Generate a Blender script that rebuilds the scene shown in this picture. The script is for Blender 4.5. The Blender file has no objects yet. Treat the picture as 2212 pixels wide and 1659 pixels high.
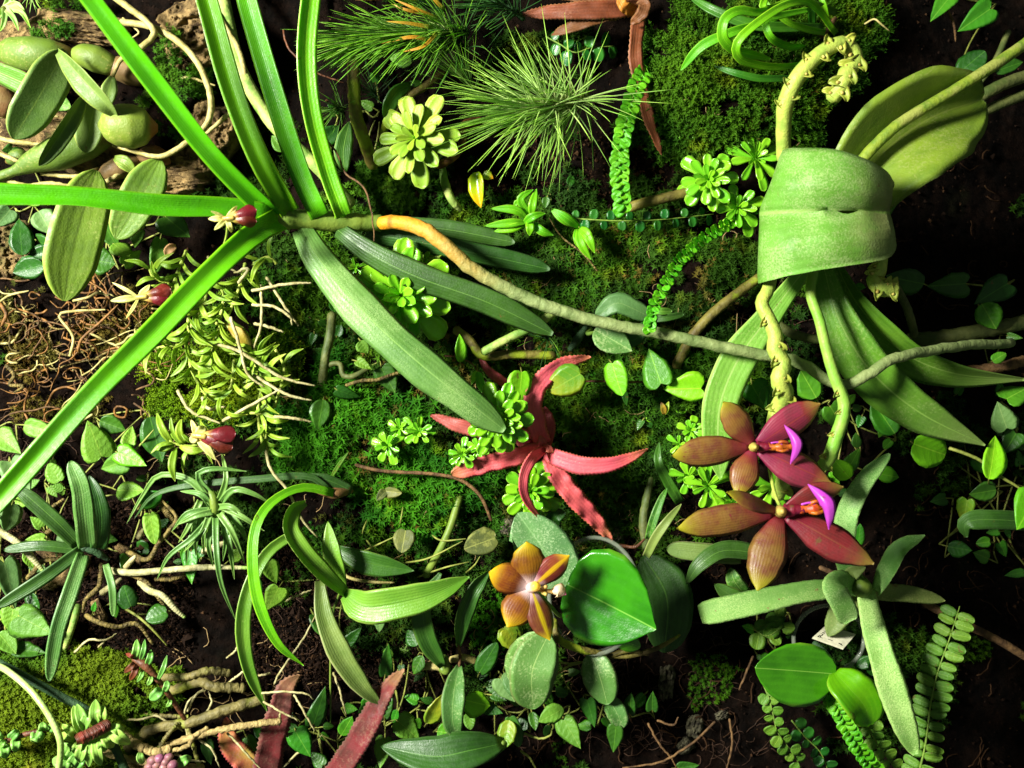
import bpy, math, random
import numpy as np
from mathutils import Vector, Matrix

# ------------------------------------------------------------------ camera, light, exposure
U = 0.00018            # metres per authoring unit (one unit = 1/2212 of the picture's width on the wall plane)
CX, CY, DIST = 1106.0, 829.5, 2000.0
scene = bpy.context.scene
random.seed(7); rng = np.random.default_rng(7)

cam_d = bpy.data.cameras.new("camera"); cam = bpy.data.objects.new("camera", cam_d)
scene.collection.objects.link(cam); scene.camera = cam
cam.location = (0, -DIST*U, 0); cam.rotation_euler = (math.radians(90), 0, 0)
cam_d.sensor_width = 36; cam_d.lens = 36*DIST/2212.0
cam_d.clip_start = 0.005; cam_d.clip_end = 20
cam_d.dof.use_dof = True; cam_d.dof.focus_distance = (DIST-120)*U; cam_d.dof.aperture_fstop = 14

world = bpy.data.worlds.new("World"); scene.world = world; world.use_nodes = True
world.node_tree.nodes["Background"].inputs[0].default_value = (0.72, 0.85, 0.70, 1)
world.node_tree.nodes["Background"].inputs[1].default_value = 0.11

def lamp(name, loc, target, size, power, col):
    l = bpy.data.lights.new(name, 'AREA'); l.shape = 'DISK'; l.size = size; l.energy = power; l.color = col
    o = bpy.data.objects.new(name, l); scene.collection.objects.link(o); o.location = loc
    o.rotation_euler = (Vector(target)-Vector(loc)).to_track_quat('-Z', 'Y').to_euler(); return o
lamp("grow_lamp", (-0.50, -0.50, 0.17), (0.0, 0, 0.0), 0.15, 17.0, (1.0, 0.985, 0.90))

scene.view_settings.view_transform = 'Standard'; scene.view_settings.look = 'None'
scene.view_settings.exposure = 0.3; scene.view_settings.gamma = 1.0
scene.view_settings.use_curve_mapping = False
scene.render.engine = 'CYCLES'
scene.cycles.max_bounces = 6; scene.cycles.transparent_max_bounces = 8
scene.cycles.use_denoising = True
COL = scene.collection

# ------------------------------------------------------------------ coordinates
def P(x, y, d):
    k = (DIST-d)/DIST
    return np.array(((x-CX)*k*U, -d*U, (CY-y)*k*U))
def PA(a):
    a = np.asarray(a, float); k = (DIST-a[:, 2])/DIST
    return np.stack([(a[:, 0]-CX)*k*U, -a[:, 2]*U, (CY-a[:, 1])*k*U], 1)
CAM = np.array((0, -DIST*U, 0.0))
TO = {0: 0.0, 1: 548.6, 2: 1097.2, 3: 1641.4}; TR = {0: 0.0, 1: 548.6, 2: 1088.4}; TK = 0.34393
def t(tile, *pts):                     # detail-view coordinates -> authoring units
    c, r = int(tile[0]), int(tile[1]); out = []
    for p in pts: out.append((TO[c]+p[0]*TK, TR[r]+p[1]*TK)+tuple(p[2:]))
    return out
def dirw(v): return np.array((v[0], -v[2], -v[1]), float)       # (right, down, toward viewer) -> world

# ------------------------------------------------------------------ value noise
_perm = rng.random((256, 256))
def vnoise(x, y):
    xi = np.floor(x).astype(int); yi = np.floor(y).astype(int); fx = x-xi; fy = y-yi
    fx = fx*fx*(3-2*fx); fy = fy*fy*(3-2*fy)
    g = lambda i, j: _perm[i & 255, j & 255]
    return (g(xi, yi)*(1-fx)+g(xi+1, yi)*fx)*(1-fy)+(g(xi, yi+1)*(1-fx)+g(xi+1, yi+1)*fx)*fy
def fbm(x, y, o=4):
    s = 0; a = .5
    for i in range(o): s = s+a*vnoise(x*2**i+17*i, y*2**i+31*i); a *= .5
    return s
def sstep(a, b, x):
    q = np.clip((x-a)/(b-a), 0, 1); return q*q*(3-2*q)
def blob(x, y, cx, cy, rx, ry, soft=.45):
    r = np.sqrt(((x-cx)/rx)**2+((y-cy)/ry)**2); return 1-sstep(1-soft, 1+soft, r)

def H(x, y):                            # height of the planted wall toward the viewer
    x = np.asarray(x, float); y = np.asarray(y, float)
    h = -15+46*(fbm(x/140, y/140, 4)-.5)+14*(fbm(x/28+9, y/28, 3)-.5)
    lump_ = sstep(480, 700, x)*(1-sstep(1650, 1850, x)); h = h+lump_*52*(fbm(x/62+2, y/62+5, 3)-.5)+.6*lump_*22*(fbm(x/24+8, y/24, 2)-.5)
    h = h+105*blob(x, y, 1600, 165, 190, 175, .5)
    h = h+80*blob(x, y, 120, 1570, 290, 150, .4)
    h = h+40*blob(x, y, 480, 850, 190, 110)
    h = h+35*blob(x, y, 140, 735, 240, 150, .35)
    h = h+25*blob(x, y, 870, 1000, 210, 160)
    h = h+25*blob(x, y, 1330, 590, 330, 90)
    h = h+40*blob(x, y, 240, 180, 260, 190, .35)
    h = h-130*blob(x, y, 560, 190, 110, 190, .5)
    h = h-190*sstep(1850, 2250, x)
    h = h-90*blob(x, y, 1420, 1240, 150, 170, .6)
    h = h-80*blob(x, y, 1600, 1560, 420, 180, .6)
    h = h-50*blob(x, y, 1330, 1050, 170, 120, .6)
    h = h-60*blob(x, y, 700, 700, 90, 110, .6)
    h = h-50*blob(x, y, 900, 1560, 200, 120, .6)
    return h
def Hs(x, y): return float(H(np.array([x]), np.array([y]))[0])

# ------------------------------------------------------------------ materials
def lin(c):
    f = lambda v: v/12.92 if v <= .04045 else ((v+.055)/1.055)**2.4
    return tuple(f(v/255) for v in c)+(1,)
class NT:
    def __init__(s, name):
        s.m = bpy.data.materials.new(name); s.m.use_nodes = True; s.t = s.m.node_tree; s.t.nodes.clear()
        s.out = s.n('ShaderNodeOutputMaterial')
    def n(s, ty, **kw):
        o = s.t.nodes.new(ty)
        for k, v in kw.items(): setattr(o, k, v)
        return o
    def l(s, a, b): s.t.links.new(a, b)
    def math(s, op, a, b=None, clamp=False):
        o = s.n('ShaderNodeMath', operation=op, use_clamp=clamp)
        for i, v in enumerate((a, b)):
            if v is None: continue
            if isinstance(v, (int, float)): o.inputs[i].default_value = v
            else: s.l(v, o.inputs[i])
        return o.outputs[0]
    def ramp(s, v, a, b, lo=0., hi=1.):
        o = s.n('ShaderNodeMapRange', interpolation_type='SMOOTHSTEP'); s.l(v, o.inputs[0])
        for i, q in enumerate((a, b, lo, hi)): o.inputs[i+1].default_value = q
        return o.outputs[0]
    def mix(s, f, a, b, bt='MIX'):
        o = s.n('ShaderNodeMix', data_type='RGBA', blend_type=bt)
        for sock, v in ((o.inputs[0], f), (o.inputs[6], a), (o.inputs[7], b)):
            if isinstance(v, (int, float)): sock.default_value = v
            elif isinstance(v, tuple): sock.default_value = v
            else: s.l(v, sock)
        return o.outputs[2]
    def noise(s, scale, detail=3., vec=None, rough=.55):
        o = s.n('ShaderNodeTexNoise'); o.inputs['Scale'].default_value = scale; o.inputs['Detail'].default_value = detail
        o.inputs['Roughness'].default_value = rough
        s.l(vec if vec is not None else s.pos(), o.inputs['Vector']); return o.outputs[0]
    def pos(s):
        if not hasattr(s, '_p'): s._p = s.n('ShaderNodeNewGeometry').outputs['Position']
        return s._p
    def uv(s):
        if not hasattr(s, '_uv'):
            o = s.n('ShaderNodeUVMap'); o.uv_map = 'UVMap'; q = s.n('ShaderNodeSeparateXYZ'); s.l(o.outputs[0], q.inputs[0])
            s._uv = (q.outputs[0], q.outputs[1], o.outputs[0])
        return s._uv

def warm(c):                            # foliage greens lean yellow, as in the photograph
    if c is None or not (c[1] > c[0] and c[1] > c[2]): return c
    return (c[0]+(.05*c[1] if c[0] < .6*c[1] else 0), c[1], c[2]*.82)
def leaf_mat(name, c1, c2=None, vein=None, mid=.04, midmode=True, par=0, pin=0, tip=None, tip0=.7, base=None, base1=.3, edge=None,
             trans=.3, rough=.42, mott=90, scurf=None, scurf_t=.58, scurf_s=900, spec=.45, bump=.25, speck=None, var=.12, coat=0., bumps=1500, blem=True):
    c1, c2, tip, base, edge, vein, scurf = [warm(q) for q in (c1, c2, tip, base, edge, vein, scurf)]
    b = NT(name); c1 = lin(c1); c2 = lin(c2) if c2 else tuple(v*.62 for v in c1[:3])+(1,)
    u, v, _ = b.uv(); av = b.math('ABSOLUTE', b.math('SUBTRACT', b.math('MULTIPLY', v, 2.), 1.))
    col = b.mix(b.ramp(b.noise(mott, 4), .35, .68), c1, c2)
    hgt = None
    if par:
        w = b.math('SINE', b.math('ADD', b.math('MULTIPLY', v, par*6.283), b.math('MULTIPLY', b.noise(60, 2), 6.)))
        col = b.mix(b.ramp(w, -.2, 1., 0., .22), col, tuple(min(1, q*1.25) for q in c1[:3])+(1,)); hgt = w
    if pin:
        w = b.math('SINE', b.math('ADD', b.math('MULTIPLY', b.noise(120, 2), 3.), b.math('MULTIPLY', b.math('SUBTRACT', u, b.math('MULTIPLY', b.math('POWER', av, 1.4), .3)), pin*.8*6.283)))
        col = b.mix(b.ramp(w, .86, 1., 0., .16), col, tuple(min(1, q*1.3) for q in c1[:3])+(1,)); hgt = w
    if base: col = b.mix(b.ramp(b.math('ADD', u, b.math('MULTIPLY', b.noise(250, 3), .12)), .06, base1+.06, 1., 0.), col, lin(base))
    if tip: col = b.mix(b.ramp(b.math('ADD', u, b.math('MULTIPLY', b.math('SUBTRACT', b.noise(220, 3), .5), .25)), tip0, 1.), col, lin(tip))
    if vein: col = b.mix(b.ramp(av, mid*.35, mid, .85, 0.), col, lin(vein))
    if edge: col = b.mix(b.ramp(av, .86, .98, 0., .8), col, lin(edge))
    if speck:
        n = b.noise(520, 2.); col = b.mix(b.ramp(n, .66, .72, 0., .85), col, lin(speck))
    if scurf:
        n = b.math('MULTIPLY', b.noise(scurf_s, 5, rough=.7), b.ramp(b.noise(55, 3), .3, .62, .72, 1.15))
        col = b.mix(b.ramp(n, scurf_t-.14, scurf_t+.1, 0., .85), col, lin(scurf))
    if blem: col = b.mix(b.ramp(b.math('ADD', b.noise(150, 4, rough=.7), b.math('MULTIPLY', b.noise(24, 2), .25)), .80, .86, 0., .75), col, lin((96, 74, 34)))
    oi = b.n('ShaderNodeObjectInfo'); hs = b.n('ShaderNodeHueSaturation'); b.l(col, hs.inputs['Color'])
    b.l(b.ramp(oi.outputs['Random'], 0, 1, .5-.016, .5+.006), hs.inputs['Hue']); b.l(b.ramp(oi.outputs['Random'], 0, 1, 1+var, 1-var), hs.inputs['Value'])
    col = hs.outputs[0]
    bm = b.n('ShaderNodeBump'); bm.inputs['Strength'].default_value = bump; bm.inputs['Distance'].default_value = .0006
    hn = b.noise(bumps, 3)
    if hgt is not None: hn = b.math('ADD', hn, b.math('MULTIPLY', hgt, .16 if pin else .16))
    b.l(hn, bm.inputs['Height'])
    p = b.n('ShaderNodeBsdfPrincipled'); b.l(col, p.inputs['Base Color']); b.l(bm.outputs[0], p.inputs['Normal'])
    b.l(b.ramp(b.noise(400, 3), .3, .7, rough*.85, min(1, rough*1.3)), p.inputs['Roughness'])
    p.inputs['Specular IOR Level'].default_value = spec; p.inputs['Coat Weight'].default_value = coat; p.inputs['Coat Roughness'].default_value = .12
    tr = b.n('ShaderNodeBsdfTranslucent'); b.l(b.mix(.6, col, col, 'ADD'), tr.inputs[0])
    mx = b.n('ShaderNodeMixShader'); mx.inputs[0].default_value = trans; b.l(p.outputs[0], mx.inputs[1]); b.l(tr.outputs[0], mx.inputs[2])
    b.l(mx.outputs[0], b.out.inputs[0]); return b.m

def stem_mat(name, c1, c2, scale=300, start=None, start1=.3, rings=0, rough=.6, bump=.5, moss=None, spec=.3, end=None, end0=.9):
    b = NT(name); u, v, _ = b.uv()
    col = b.mix(b.ramp(b.noise(scale, 5), .35, .65), lin(c1), lin(c2))
    if moss: col = b.mix(b.ramp(b.noise(70, 4), .5, .6, 0., .9), col, lin(moss))
    if start: col = b.mix(b.ramp(b.math('ADD', u, b.math('MULTIPLY', b.noise(200, 3), .1)), .04, start1, 1., 0.), col, lin(start))
    if end: col = b.mix(b.ramp(u, end0, 1.), col, lin(end))
    h = b.noise(scale*3, 5)
    if rings:
        w = b.math('SINE', b.math('ADD', b.math('MULTIPLY', u, rings*6.283), b.math('MULTIPLY', b.noise(150, 3), 16.)))
        h = b.math('ADD', h, b.math('MULTIPLY', w, .12)); col = b.mix(b.ramp(w, .7, 1., 0., .22), col, tuple(q*.55 for q in lin(c1)[:3])+(1,))
    bm = b.n('ShaderNodeBump'); bm.inputs['Strength'].default_value = bump; bm.inputs['Distance'].default_value = .0008; b.l(h, bm.inputs['Height'])
    p = b.n('ShaderNodeBsdfPrincipled'); b.l(col, p.inputs['Base Color']); b.l(bm.outputs[0], p.inputs['Normal'])
    p.inputs['Roughness'].default_value = rough; p.inputs['Specular IOR Level'].default_value = spec
    b.l(p.outputs[0], b.out.inputs[0]); return b.m

def moss_mat(name, c1, c2, c3=None, scale=28):
    b = NT(name); col = b.mix(b.ramp(b.noise(scale, 4), .36, .64), lin(c1), lin(c2))
    if c3: col = b.mix(b.ramp(b.noise(scale*2.3, 4), .56, .72), col, lin(c3))
    col = b.mix(b.ramp(b.noise(700, 2), .3, .7, .0, .45), col, tuple(q*.4 for q in lin(c2)[:3])+(1,))
    p = b.n('ShaderNodeBsdfPrincipled'); b.l(col, p.inputs['Base Color']); p.inputs['Roughness'].default_value = .75; p.inputs['Specular IOR Level'].default_value = .15
    tr = b.n('ShaderNodeBsdfTranslucent'); b.l(col, tr.inputs[0]); mx = b.n('ShaderNodeMixShader'); mx.inputs[0].default_value = .35
    b.l(p.outputs[0], mx.inputs[1]); b.l(tr.outputs[0], mx.inputs[2]); b.l(mx.outputs[0], b.out.inputs[0]); return b.m

def soil_mat():
    b = NT('soil'); n1 = b.noise(120, 8, rough=.7); n2 = b.noise(900, 6, rough=.75)
    col = b.mix(b.ramp(n1, .38, .66), lin((8, 5, 3)), lin((25, 15, 9)))
    col = b.mix(b.ramp(n2, .6, .74, 0., .6), col, lin((56, 37, 22)))
    col = b.mix(b.ramp(b.noise(35, 4), .6, .72, 0., .5), col, lin((20, 24, 8)))
    bm = b.n('ShaderNodeBump'); bm.inputs['Strength'].default_value = 1.; bm.inputs['Distance'].default_value = .003
    b.l(b.math('ADD', b.noise(260, 8, rough=.75), b.math('MULTIPLY', n2, .5)), bm.inputs['Height'])
    p = b.n('ShaderNodeBsdfPrincipled'); b.l(col, p.inputs['Base Color']); b.l(bm.outputs[0], p.inputs['Normal'])
    p.inputs['Roughness'].default_value = .9; p.inputs['Specular IOR Level'].default_value = .06
    b.l(p.outputs[0], b.out.inputs[0]); return b.m
def bark_mat():
    b = NT('cork'); st = b.n('ShaderNodeMapping'); b.l(b.pos(), st.inputs[0]); st.inputs['Scale'].default_value = (1., 1., .45); st.inputs['Rotation'].default_value = (0, .5, 0)
    n1 = b.noise(150, 8, st.outputs[0], .7); n2 = b.noise(600, 7, None, .75)
    col = b.mix(b.ramp(n1, .36, .62), lin((46, 32, 19)), lin((158, 132, 86)))
    col = b.mix(b.ramp(n2, .55, .72, 0., .8), col, lin((196, 172, 118)))
    col = b.mix(b.ramp(b.noise(45, 4), .56, .68, 0., .55), col, lin((70, 78, 26)))
    bm = b.n('ShaderNodeBump'); bm.inputs['Strength'].default_value = 1.; bm.inputs['Distance'].default_value = .003
    b.l(b.math('ADD', n1, b.math('MULTIPLY', n2, .5)), bm.inputs['Height'])
    p = b.n('ShaderNodeBsdfPrincipled'); b.l(col, p.inputs['Base Color']); b.l(bm.outputs[0], p.inputs['Normal']); p.inputs['Roughness'].default_value = .9
    p.inputs['Specular IOR Level'].default_value = .15; b.l(p.outputs[0], b.out.inputs[0]); return b.m
def plain_mat(name, c, rough=.5, trans=0., alpha=None, spec=.4):
    b = NT(name); col = b.mix(b.ramp(b.noise(500, 4), .3, .7), lin(c), tuple(q*.72 for q in lin(c)[:3])+(1,))
    p = b.n('ShaderNodeBsdfPrincipled'); b.l(col, p.inputs['Base Color']); p.inputs['Roughness'].default_value = rough; p.inputs['Specular IOR Level'].default_value = spec
    if alpha:
        p.inputs['Alpha'].default_value = alpha
    if trans:
        tr = b.n('ShaderNodeBsdfTranslucent'); b.l(col, tr.inputs[0]); mx = b.n('ShaderNodeMixShader'); mx.inputs[0].default_value = trans
        b.l(p.outputs[0], mx.inputs[1]); b.l(tr.outputs[0], mx.inputs[2]); b.l(mx.outputs[0], b.out.inputs[0])
    else: b.l(p.outputs[0], b.out.inputs[0])
    return b.m

M = {}
L = lambda k, *a, **kw: M.__setitem__(k, leaf_mat(k, *a, **kw))
L('strap_bright', (76, 166, 8), (50, 132, 8), par=13, trans=.3, rough=.4, edge=(126, 186, 28), var=.06, spec=.4, mott=26, scurf=(92, 168, 50), scurf_t=.68, scurf_s=1800)
L('strap_mid', (66, 128, 44), (44, 104, 34), vein=(120, 170, 84), mid=.05, par=10, trans=.18, rough=.5, edge=(120, 160, 70), var=.06, scurf=(122, 158, 104), scurf_t=.66)
L('strap_dark', (42, 88, 34), (30, 70, 24), vein=(76, 122, 56), mid=.04, par=8, trans=.15, rough=.45, edge=(70, 110, 60))
L('strap_cap', (76, 128, 70), (56, 110, 52), vein=(110, 156, 96), mid=.05, par=8, trans=.12, rough=.45, scurf=(132, 168, 122), scurf_t=.63, scurf_s=3200)
L('olive', (104, 136, 50), (84, 116, 40), vein=(84, 112, 40), mid=.06, par=6, trans=.18, rough=.5, edge=(150, 168, 84), scurf=(142, 160, 96), scurf_t=.7)
L('olive_dark', (92, 122, 62), (74, 106, 48), vein=(110, 138, 70), mid=.05, trans=.14, rough=.5, edge=(136, 158, 80), scurf=(106, 132, 82), scurf_t=.66)
L('bulb', (98, 122, 44), (80, 106, 36), par=5, trans=.1, rough=.55, mott=45, scurf=(150, 150, 80), scurf_t=.7, tip=(120, 84, 40), tip0=.8)
L('bulb_brown', (112, 96, 52), (110, 70, 36), par=5, trans=.05, rough=.6, mott=40)
L('lime', (138, 172, 56), (118, 160, 46), vein=(112, 140, 36), mid=.08, trans=.3, rough=.45, tip=(150, 168, 70))
L('lime_old', (170, 140, 40), (128, 130, 44), trans=.2, rough=.5, tip=(70, 44, 16), tip0=.6)
L('grass', (96, 182, 24), (74, 164, 18), vein=(150, 215, 60), mid=.05, par=6, trans=.38, rough=.4, edge=(170, 220, 70), var=.1)
L('grass_dark', (58, 128, 30), (40, 104, 24), par=6, trans=.3, rough=.42, vein=(90, 150, 50))
L('den', (112, 160, 62), (92, 146, 48), vein=(78, 122, 40), mid=.035, par=11, trans=.3, rough=.36, edge=(160, 190, 100), scurf=(140, 172, 96), scurf_t=.72)
L('den_dark', (58, 108, 40), (42, 88, 32), vein=(88, 130, 60), mid=.035, par=9, trans=.22, rough=.4, edge=(100, 130, 60))
L('den_grey', (112, 136, 78), (90, 118, 60), vein=(84, 106, 50), mid=.03, par=9, trans=.2, rough=.5, edge=(150, 150, 100))
L('fig', (108, 160, 56), (84, 142, 44), vein=(132, 172, 74), mid=.04, pin=6, trans=.28, rough=.5, var=.22, bump=.4)
L('fig_bright', (118, 196, 32), (92, 178, 24), vein=(150, 210, 60), mid=.05, pin=6, trans=.36, rough=.42)
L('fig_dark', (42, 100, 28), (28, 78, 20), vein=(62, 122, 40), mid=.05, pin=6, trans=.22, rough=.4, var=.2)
L('fig_grey', (92, 132, 84), (72, 114, 66), vein=(112, 146, 98), mid=.05, pin=6, trans=.2, rough=.55, var=.15)
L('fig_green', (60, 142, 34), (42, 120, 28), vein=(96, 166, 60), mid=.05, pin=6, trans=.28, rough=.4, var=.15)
L('fig_yellow', (142, 152, 40), (70, 136, 34), vein=(120, 160, 60), mid=.05, pin=6, trans=.3, rough=.4, mott=60)
L('glossy', (54, 140, 20), (40, 118, 14), vein=(128, 186, 84), mid=.02, par=9, trans=.22, rough=.22, edge=(120, 180, 50), spec=.6, bump=.12, coat=.7)
L('glossy_lime', (104, 178, 22), (80, 160, 16), vein=(130, 190, 60), mid=.02, par=8, trans=.35, rough=.3, edge=(150, 190, 60), bump=.1)
L('phal_grey', (86, 132, 76), (66, 118, 56), vein=(132, 166, 112), mid=.035, trans=.12, rough=.5, scurf=(150, 176, 138), scurf_t=.6, scurf_s=1100, edge=(96, 110, 70))
L('phal_notch', (78, 134, 92), (60, 112, 76), vein=(110, 156, 118), mid=.03, trans=.14, rough=.42, scurf=(140, 172, 150), scurf_t=.62, scurf_s=1500)
L('drum', (92, 150, 56), (74, 134, 40), vein=(132, 172, 92), mid=.06, par=14, trans=.16, rough=.62, scurf=(142, 172, 122), scurf_t=.57, scurf_s=1700, bump=.3, tip=(124, 136, 92), tip0=.72)
L('phal_big', (112, 142, 48), (90, 124, 40), vein=(130, 156, 70), mid=.03, par=7, trans=.22, rough=.55, scurf=(132, 150, 90), scurf_t=.66)
L('phal_low', (84, 142, 44), (66, 124, 34), vein=(130, 170, 90), mid=.05, par=8, trans=.24, rough=.5, scurf=(132, 164, 100), scurf_t=.68, tip=(112, 138, 80), tip0=.45)
L('phal_pale', (122, 176, 84), (102, 160, 64), vein=(170, 204, 140), mid=.07, par=8, trans=.26, rough=.45, edge=(160, 190, 110), scurf=(150, 190, 116), scurf_t=.7)
L('brom', (112, 164, 98), (88, 148, 74), trans=.14, rough=.55, scurf=(158, 196, 140), scurf_t=.56, scurf_s=2200, edge=(140, 176, 110), bump=.4)
L('brom_speck', (98, 146, 84), (78, 128, 64), trans=.1, rough=.6, scurf=(134, 168, 116), scurf_t=.62, scurf_s=2200, speck=(108, 64, 44))
L('brom_dim', (104, 128, 72), (84, 106, 56), trans=.1, rough=.6, scurf=(134, 146, 100), scurf_t=.62, scurf_s=1800)
L('pink', (196, 92, 84), (176, 68, 66), par=5, trans=.2, rough=.55, edge=(176, 110, 62), scurf=(226, 132, 116), scurf_t=.68, tip=(168, 112, 66), tip0=.7)
L('pink_dark', (172, 78, 70), (140, 62, 54), par=5, trans=.2, rough=.55, edge=(150, 96, 60))
L('crypt_brown', (124, 74, 36), (98, 58, 28), par=5, trans=.2, rough=.6, edge=(150, 110, 60), scurf=(134, 92, 56), scurf_t=.7)
L('crypt_orange', (206, 140, 48), (170, 96, 40), par=5, trans=.3, rough=.55)
L('crypt_red', (110, 32, 38), (84, 44, 36), par=3, mott=120, trans=.12, rough=.75, edge=(112, 78, 62), scurf=(128, 86, 70), scurf_t=.62, tip=(150, 110, 72), tip0=.75)
L('crypt_redgreen', (158, 150, 54), (170, 60, 58), trans=.15, rough=.7, edge=(170, 60, 66), mott=50, scurf=(180, 120, 100), scurf_t=.64)
L('ping', (142, 176, 58), (122, 158, 46), trans=.24, rough=.4, edge=(168, 188, 100), bump=.25, scurf=(188, 212, 120), scurf_t=.74, scurf_s=2600, base=(140, 196, 40), base1=.5, var=.06, bumps=2600)
L('ping_green', (122, 196, 44), (96, 178, 34), trans=.3, rough=.26, edge=(170, 220, 90), bump=.2, var=.08, coat=.2)
L('till', (92, 140, 58), (70, 118, 46), trans=.3, rough=.55, tip=(120, 190, 42), tip0=.3, base=(92, 104, 70), base1=.25, var=.2)
L('till_silver', (172, 202, 144), (134, 176, 104), trans=.3, rough=.5, tip=(158, 212, 90), tip0=.35, base=(186, 196, 160), base1=.3, var=.2)
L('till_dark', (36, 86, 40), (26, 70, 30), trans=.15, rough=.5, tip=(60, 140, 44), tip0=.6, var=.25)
L('till_yellow', (180, 142, 28), (150, 110, 20), trans=.25, rough=.5, tip=(190, 150, 40), tip0=.5, base=(110, 140, 40), base1=.3)
L('fern', (92, 188, 32), (68, 168, 24), vein=(130, 206, 70), mid=.08, trans=.34, rough=.42, bump=.4, var=.12)
L('fern_dark', (30, 112, 40), (22, 90, 32), trans=.25, rough=.3, var=.15)
L('fern_pale', (94, 144, 46), (74, 124, 36), vein=(140, 180, 80), trans=.28, rough=.5, bump=.5, speck=(104, 96, 40), var=.12)
L('succ', (112, 168, 92), (92, 150, 72), vein=(82, 132, 58), mid=.05, trans=.2, rough=.45, par=3, edge=(150, 190, 120))
L('bract_green', (140, 184, 96), (116, 164, 76), vein=(96, 140, 60), mid=.06, par=4, trans=.25, rough=.5, edge=(170, 200, 130))
L('bract_brown', (118, 56, 28), (84, 40, 20), trans=.15, rough=.55, var=.25)
L('petal_olive', (128, 94, 40), (110, 62, 40), par=12, mott=260, tip=(164, 160, 30), tip0=.6, base=(120, 26, 40), base1=.4, trans=.22, rough=.45, speck=(118, 42, 44), bump=.2)
L('petal_maroon', (126, 40, 46), (98, 34, 34), par=12, mott=200, tip=(128, 108, 40), tip0=.58, base=(112, 18, 44), base1=.3, trans=.16, rough=.45, bump=.2, vein=(132, 66, 48), mid=.05)
L('petal_gold', (142, 90, 16), (112, 58, 22), par=12, mott=240, tip=(216, 184, 12), tip0=.5, base=(212, 190, 190), base1=.28, trans=.25, rough=.45, bump=.2)
L('petal_goldred', (104, 46, 40), (124, 70, 20), par=12, mott=200, tip=(206, 178, 14), tip0=.6, base=(212, 180, 186), base1=.26, vein=(204, 176, 16), mid=.28, trans=.22, rough=.45, bump=.2)
L('magenta', (176, 66, 172), (158, 46, 152), trans=.15, rough=.4, bump=.1, edge=(210, 90, 214))
L('lip_orange', (190, 104, 18), (150, 56, 30), trans=.2, rough=.4, mott=500, speck=(158, 16, 90))
L('lip_red', (116, 18, 44), (110, 22, 66), trans=.2, rough=.4)
L('lip_white', (232, 218, 178), (222, 206, 170), tip=(196, 84, 128), tip0=.72, trans=.3, rough=.35, var=.02)
L('column_yellow', (190, 174, 84), (168, 132, 70), trans=.2, rough=.35, var=.03)
L('column_white', (226, 214, 204), (214, 198, 190), tip=(226, 206, 60), tip0=.55, trans=.3, rough=.35, var=.02)
L('porpax', (98, 26, 12), (78, 22, 12), base=(188, 178, 74), base1=.34, trans=.1, rough=.42, coat=.0, scurf=(140, 60, 48), scurf_t=.72)
L('sepal_cream', (204, 204, 126), (186, 186, 96), trans=.3, rough=.5)
L('pinkbud', (142, 84, 108), (150, 116, 92), trans=.25, rough=.4, mott=200)
L('begonia', (96, 104, 46), (64, 76, 38), vein=(140, 146, 84), mid=.05, trans=.2, rough=.6, edge=(140, 140, 80), scurf=(138, 142, 82), scurf_t=.64, scurf_s=330)
L('scrap_yellow', (142, 196, 32), (196, 186, 20), tip=(206, 160, 20), tip0=.5, edge=(150, 74, 24), trans=.3, rough=.2, coat=.3)
L('dry', (196, 164, 110), (160, 120, 70), trans=.2, rough=.7)
S = lambda k, *a, **kw: M.__setitem__(k, stem_mat(k, *a, **kw))
S('aroot', (126, 140, 86), (98, 116, 64), 160, start=(196, 128, 16), start1=.3, rings=42, bump=.7)
S('aroot_pale', (160, 172, 92), (120, 146, 66), 200, rings=9, moss=(84, 124, 42))
S('aroot_right', (122, 140, 40), (88, 116, 34), 260, moss=(140, 146, 70))
S('aroot_dim', (92, 98, 50), (70, 78, 38), 200, moss=(60, 76, 30))
S('cream_root', (176, 164, 104), (134, 124, 68), 260, rough=.6)
S('white_root', (180, 172, 124), (138, 130, 82), 320, rough=.6)
S('white_root_tip', (172, 168, 124), (132, 130, 84), 320, rings=26, end=(130, 186, 60), end0=.88)
S('rough_root', (124, 108, 54), (66, 56, 24), 420, rings=22, bump=1.)
S('tan_root', (128, 88, 36), (74, 48, 18), 300)
S('brown_twig', (110, 82, 48), (66, 46, 26), 260, rough=.75, bump=.8)
S('mossy_twig', (112, 104, 44), (70, 60, 28), 140, moss=(132, 150, 30), bump=.8)
S('stem_green', (104, 124, 44), (76, 104, 36), 120, rough=.5)
S('stem_dark', (44, 74, 40), (34, 58, 34), 300, rough=.7, bump=.9)
S('stem_lime', (166, 178, 76), (136, 158, 58), 200, rough=.5)
S('spike', (168, 182, 78), (140, 164, 66), 240, rough=.48)
S('spike_green', (112, 166, 52), (140, 170, 70), 120, rough=.5)
S('rachis', (112, 140, 50), (92, 120, 44), 300)
S('red_stem', (100, 60, 36), (70, 42, 26), 260, rough=.5, rings=20)
S('cane', (166, 146, 92), (122, 104, 60), 420, rings=9, bump=.9)
S('cane_grey', (122, 112, 64), (80, 74, 40), 160, rings=12, bump=1., moss=(120, 128, 40))
S('pale_tube', (176, 198, 122), (150, 182, 92), 150, rough=.3, spec=.6)
S('vine_stem', (134, 140, 62), (104, 112, 46), 260)
M['soil'] = soil_mat(); M['crumb'] = plain_mat('crumb', (30, 19, 12), .9, spec=.08); M['crumb_light'] = plain_mat('crumb_light', (60, 41, 25), .9, spec=.08); M['cork'] = bark_mat()
M['moss_mid'] = moss_mat('moss_mid', (80, 124, 12), (46, 94, 10), (116, 142, 18))
M['moss_bright'] = moss_mat('moss_bright', (132, 156, 10), (92, 134, 8), (160, 162, 20))
M['moss_olive'] = moss_mat('moss_olive', (108, 130, 16), (68, 106, 12), (148, 150, 34))
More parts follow.
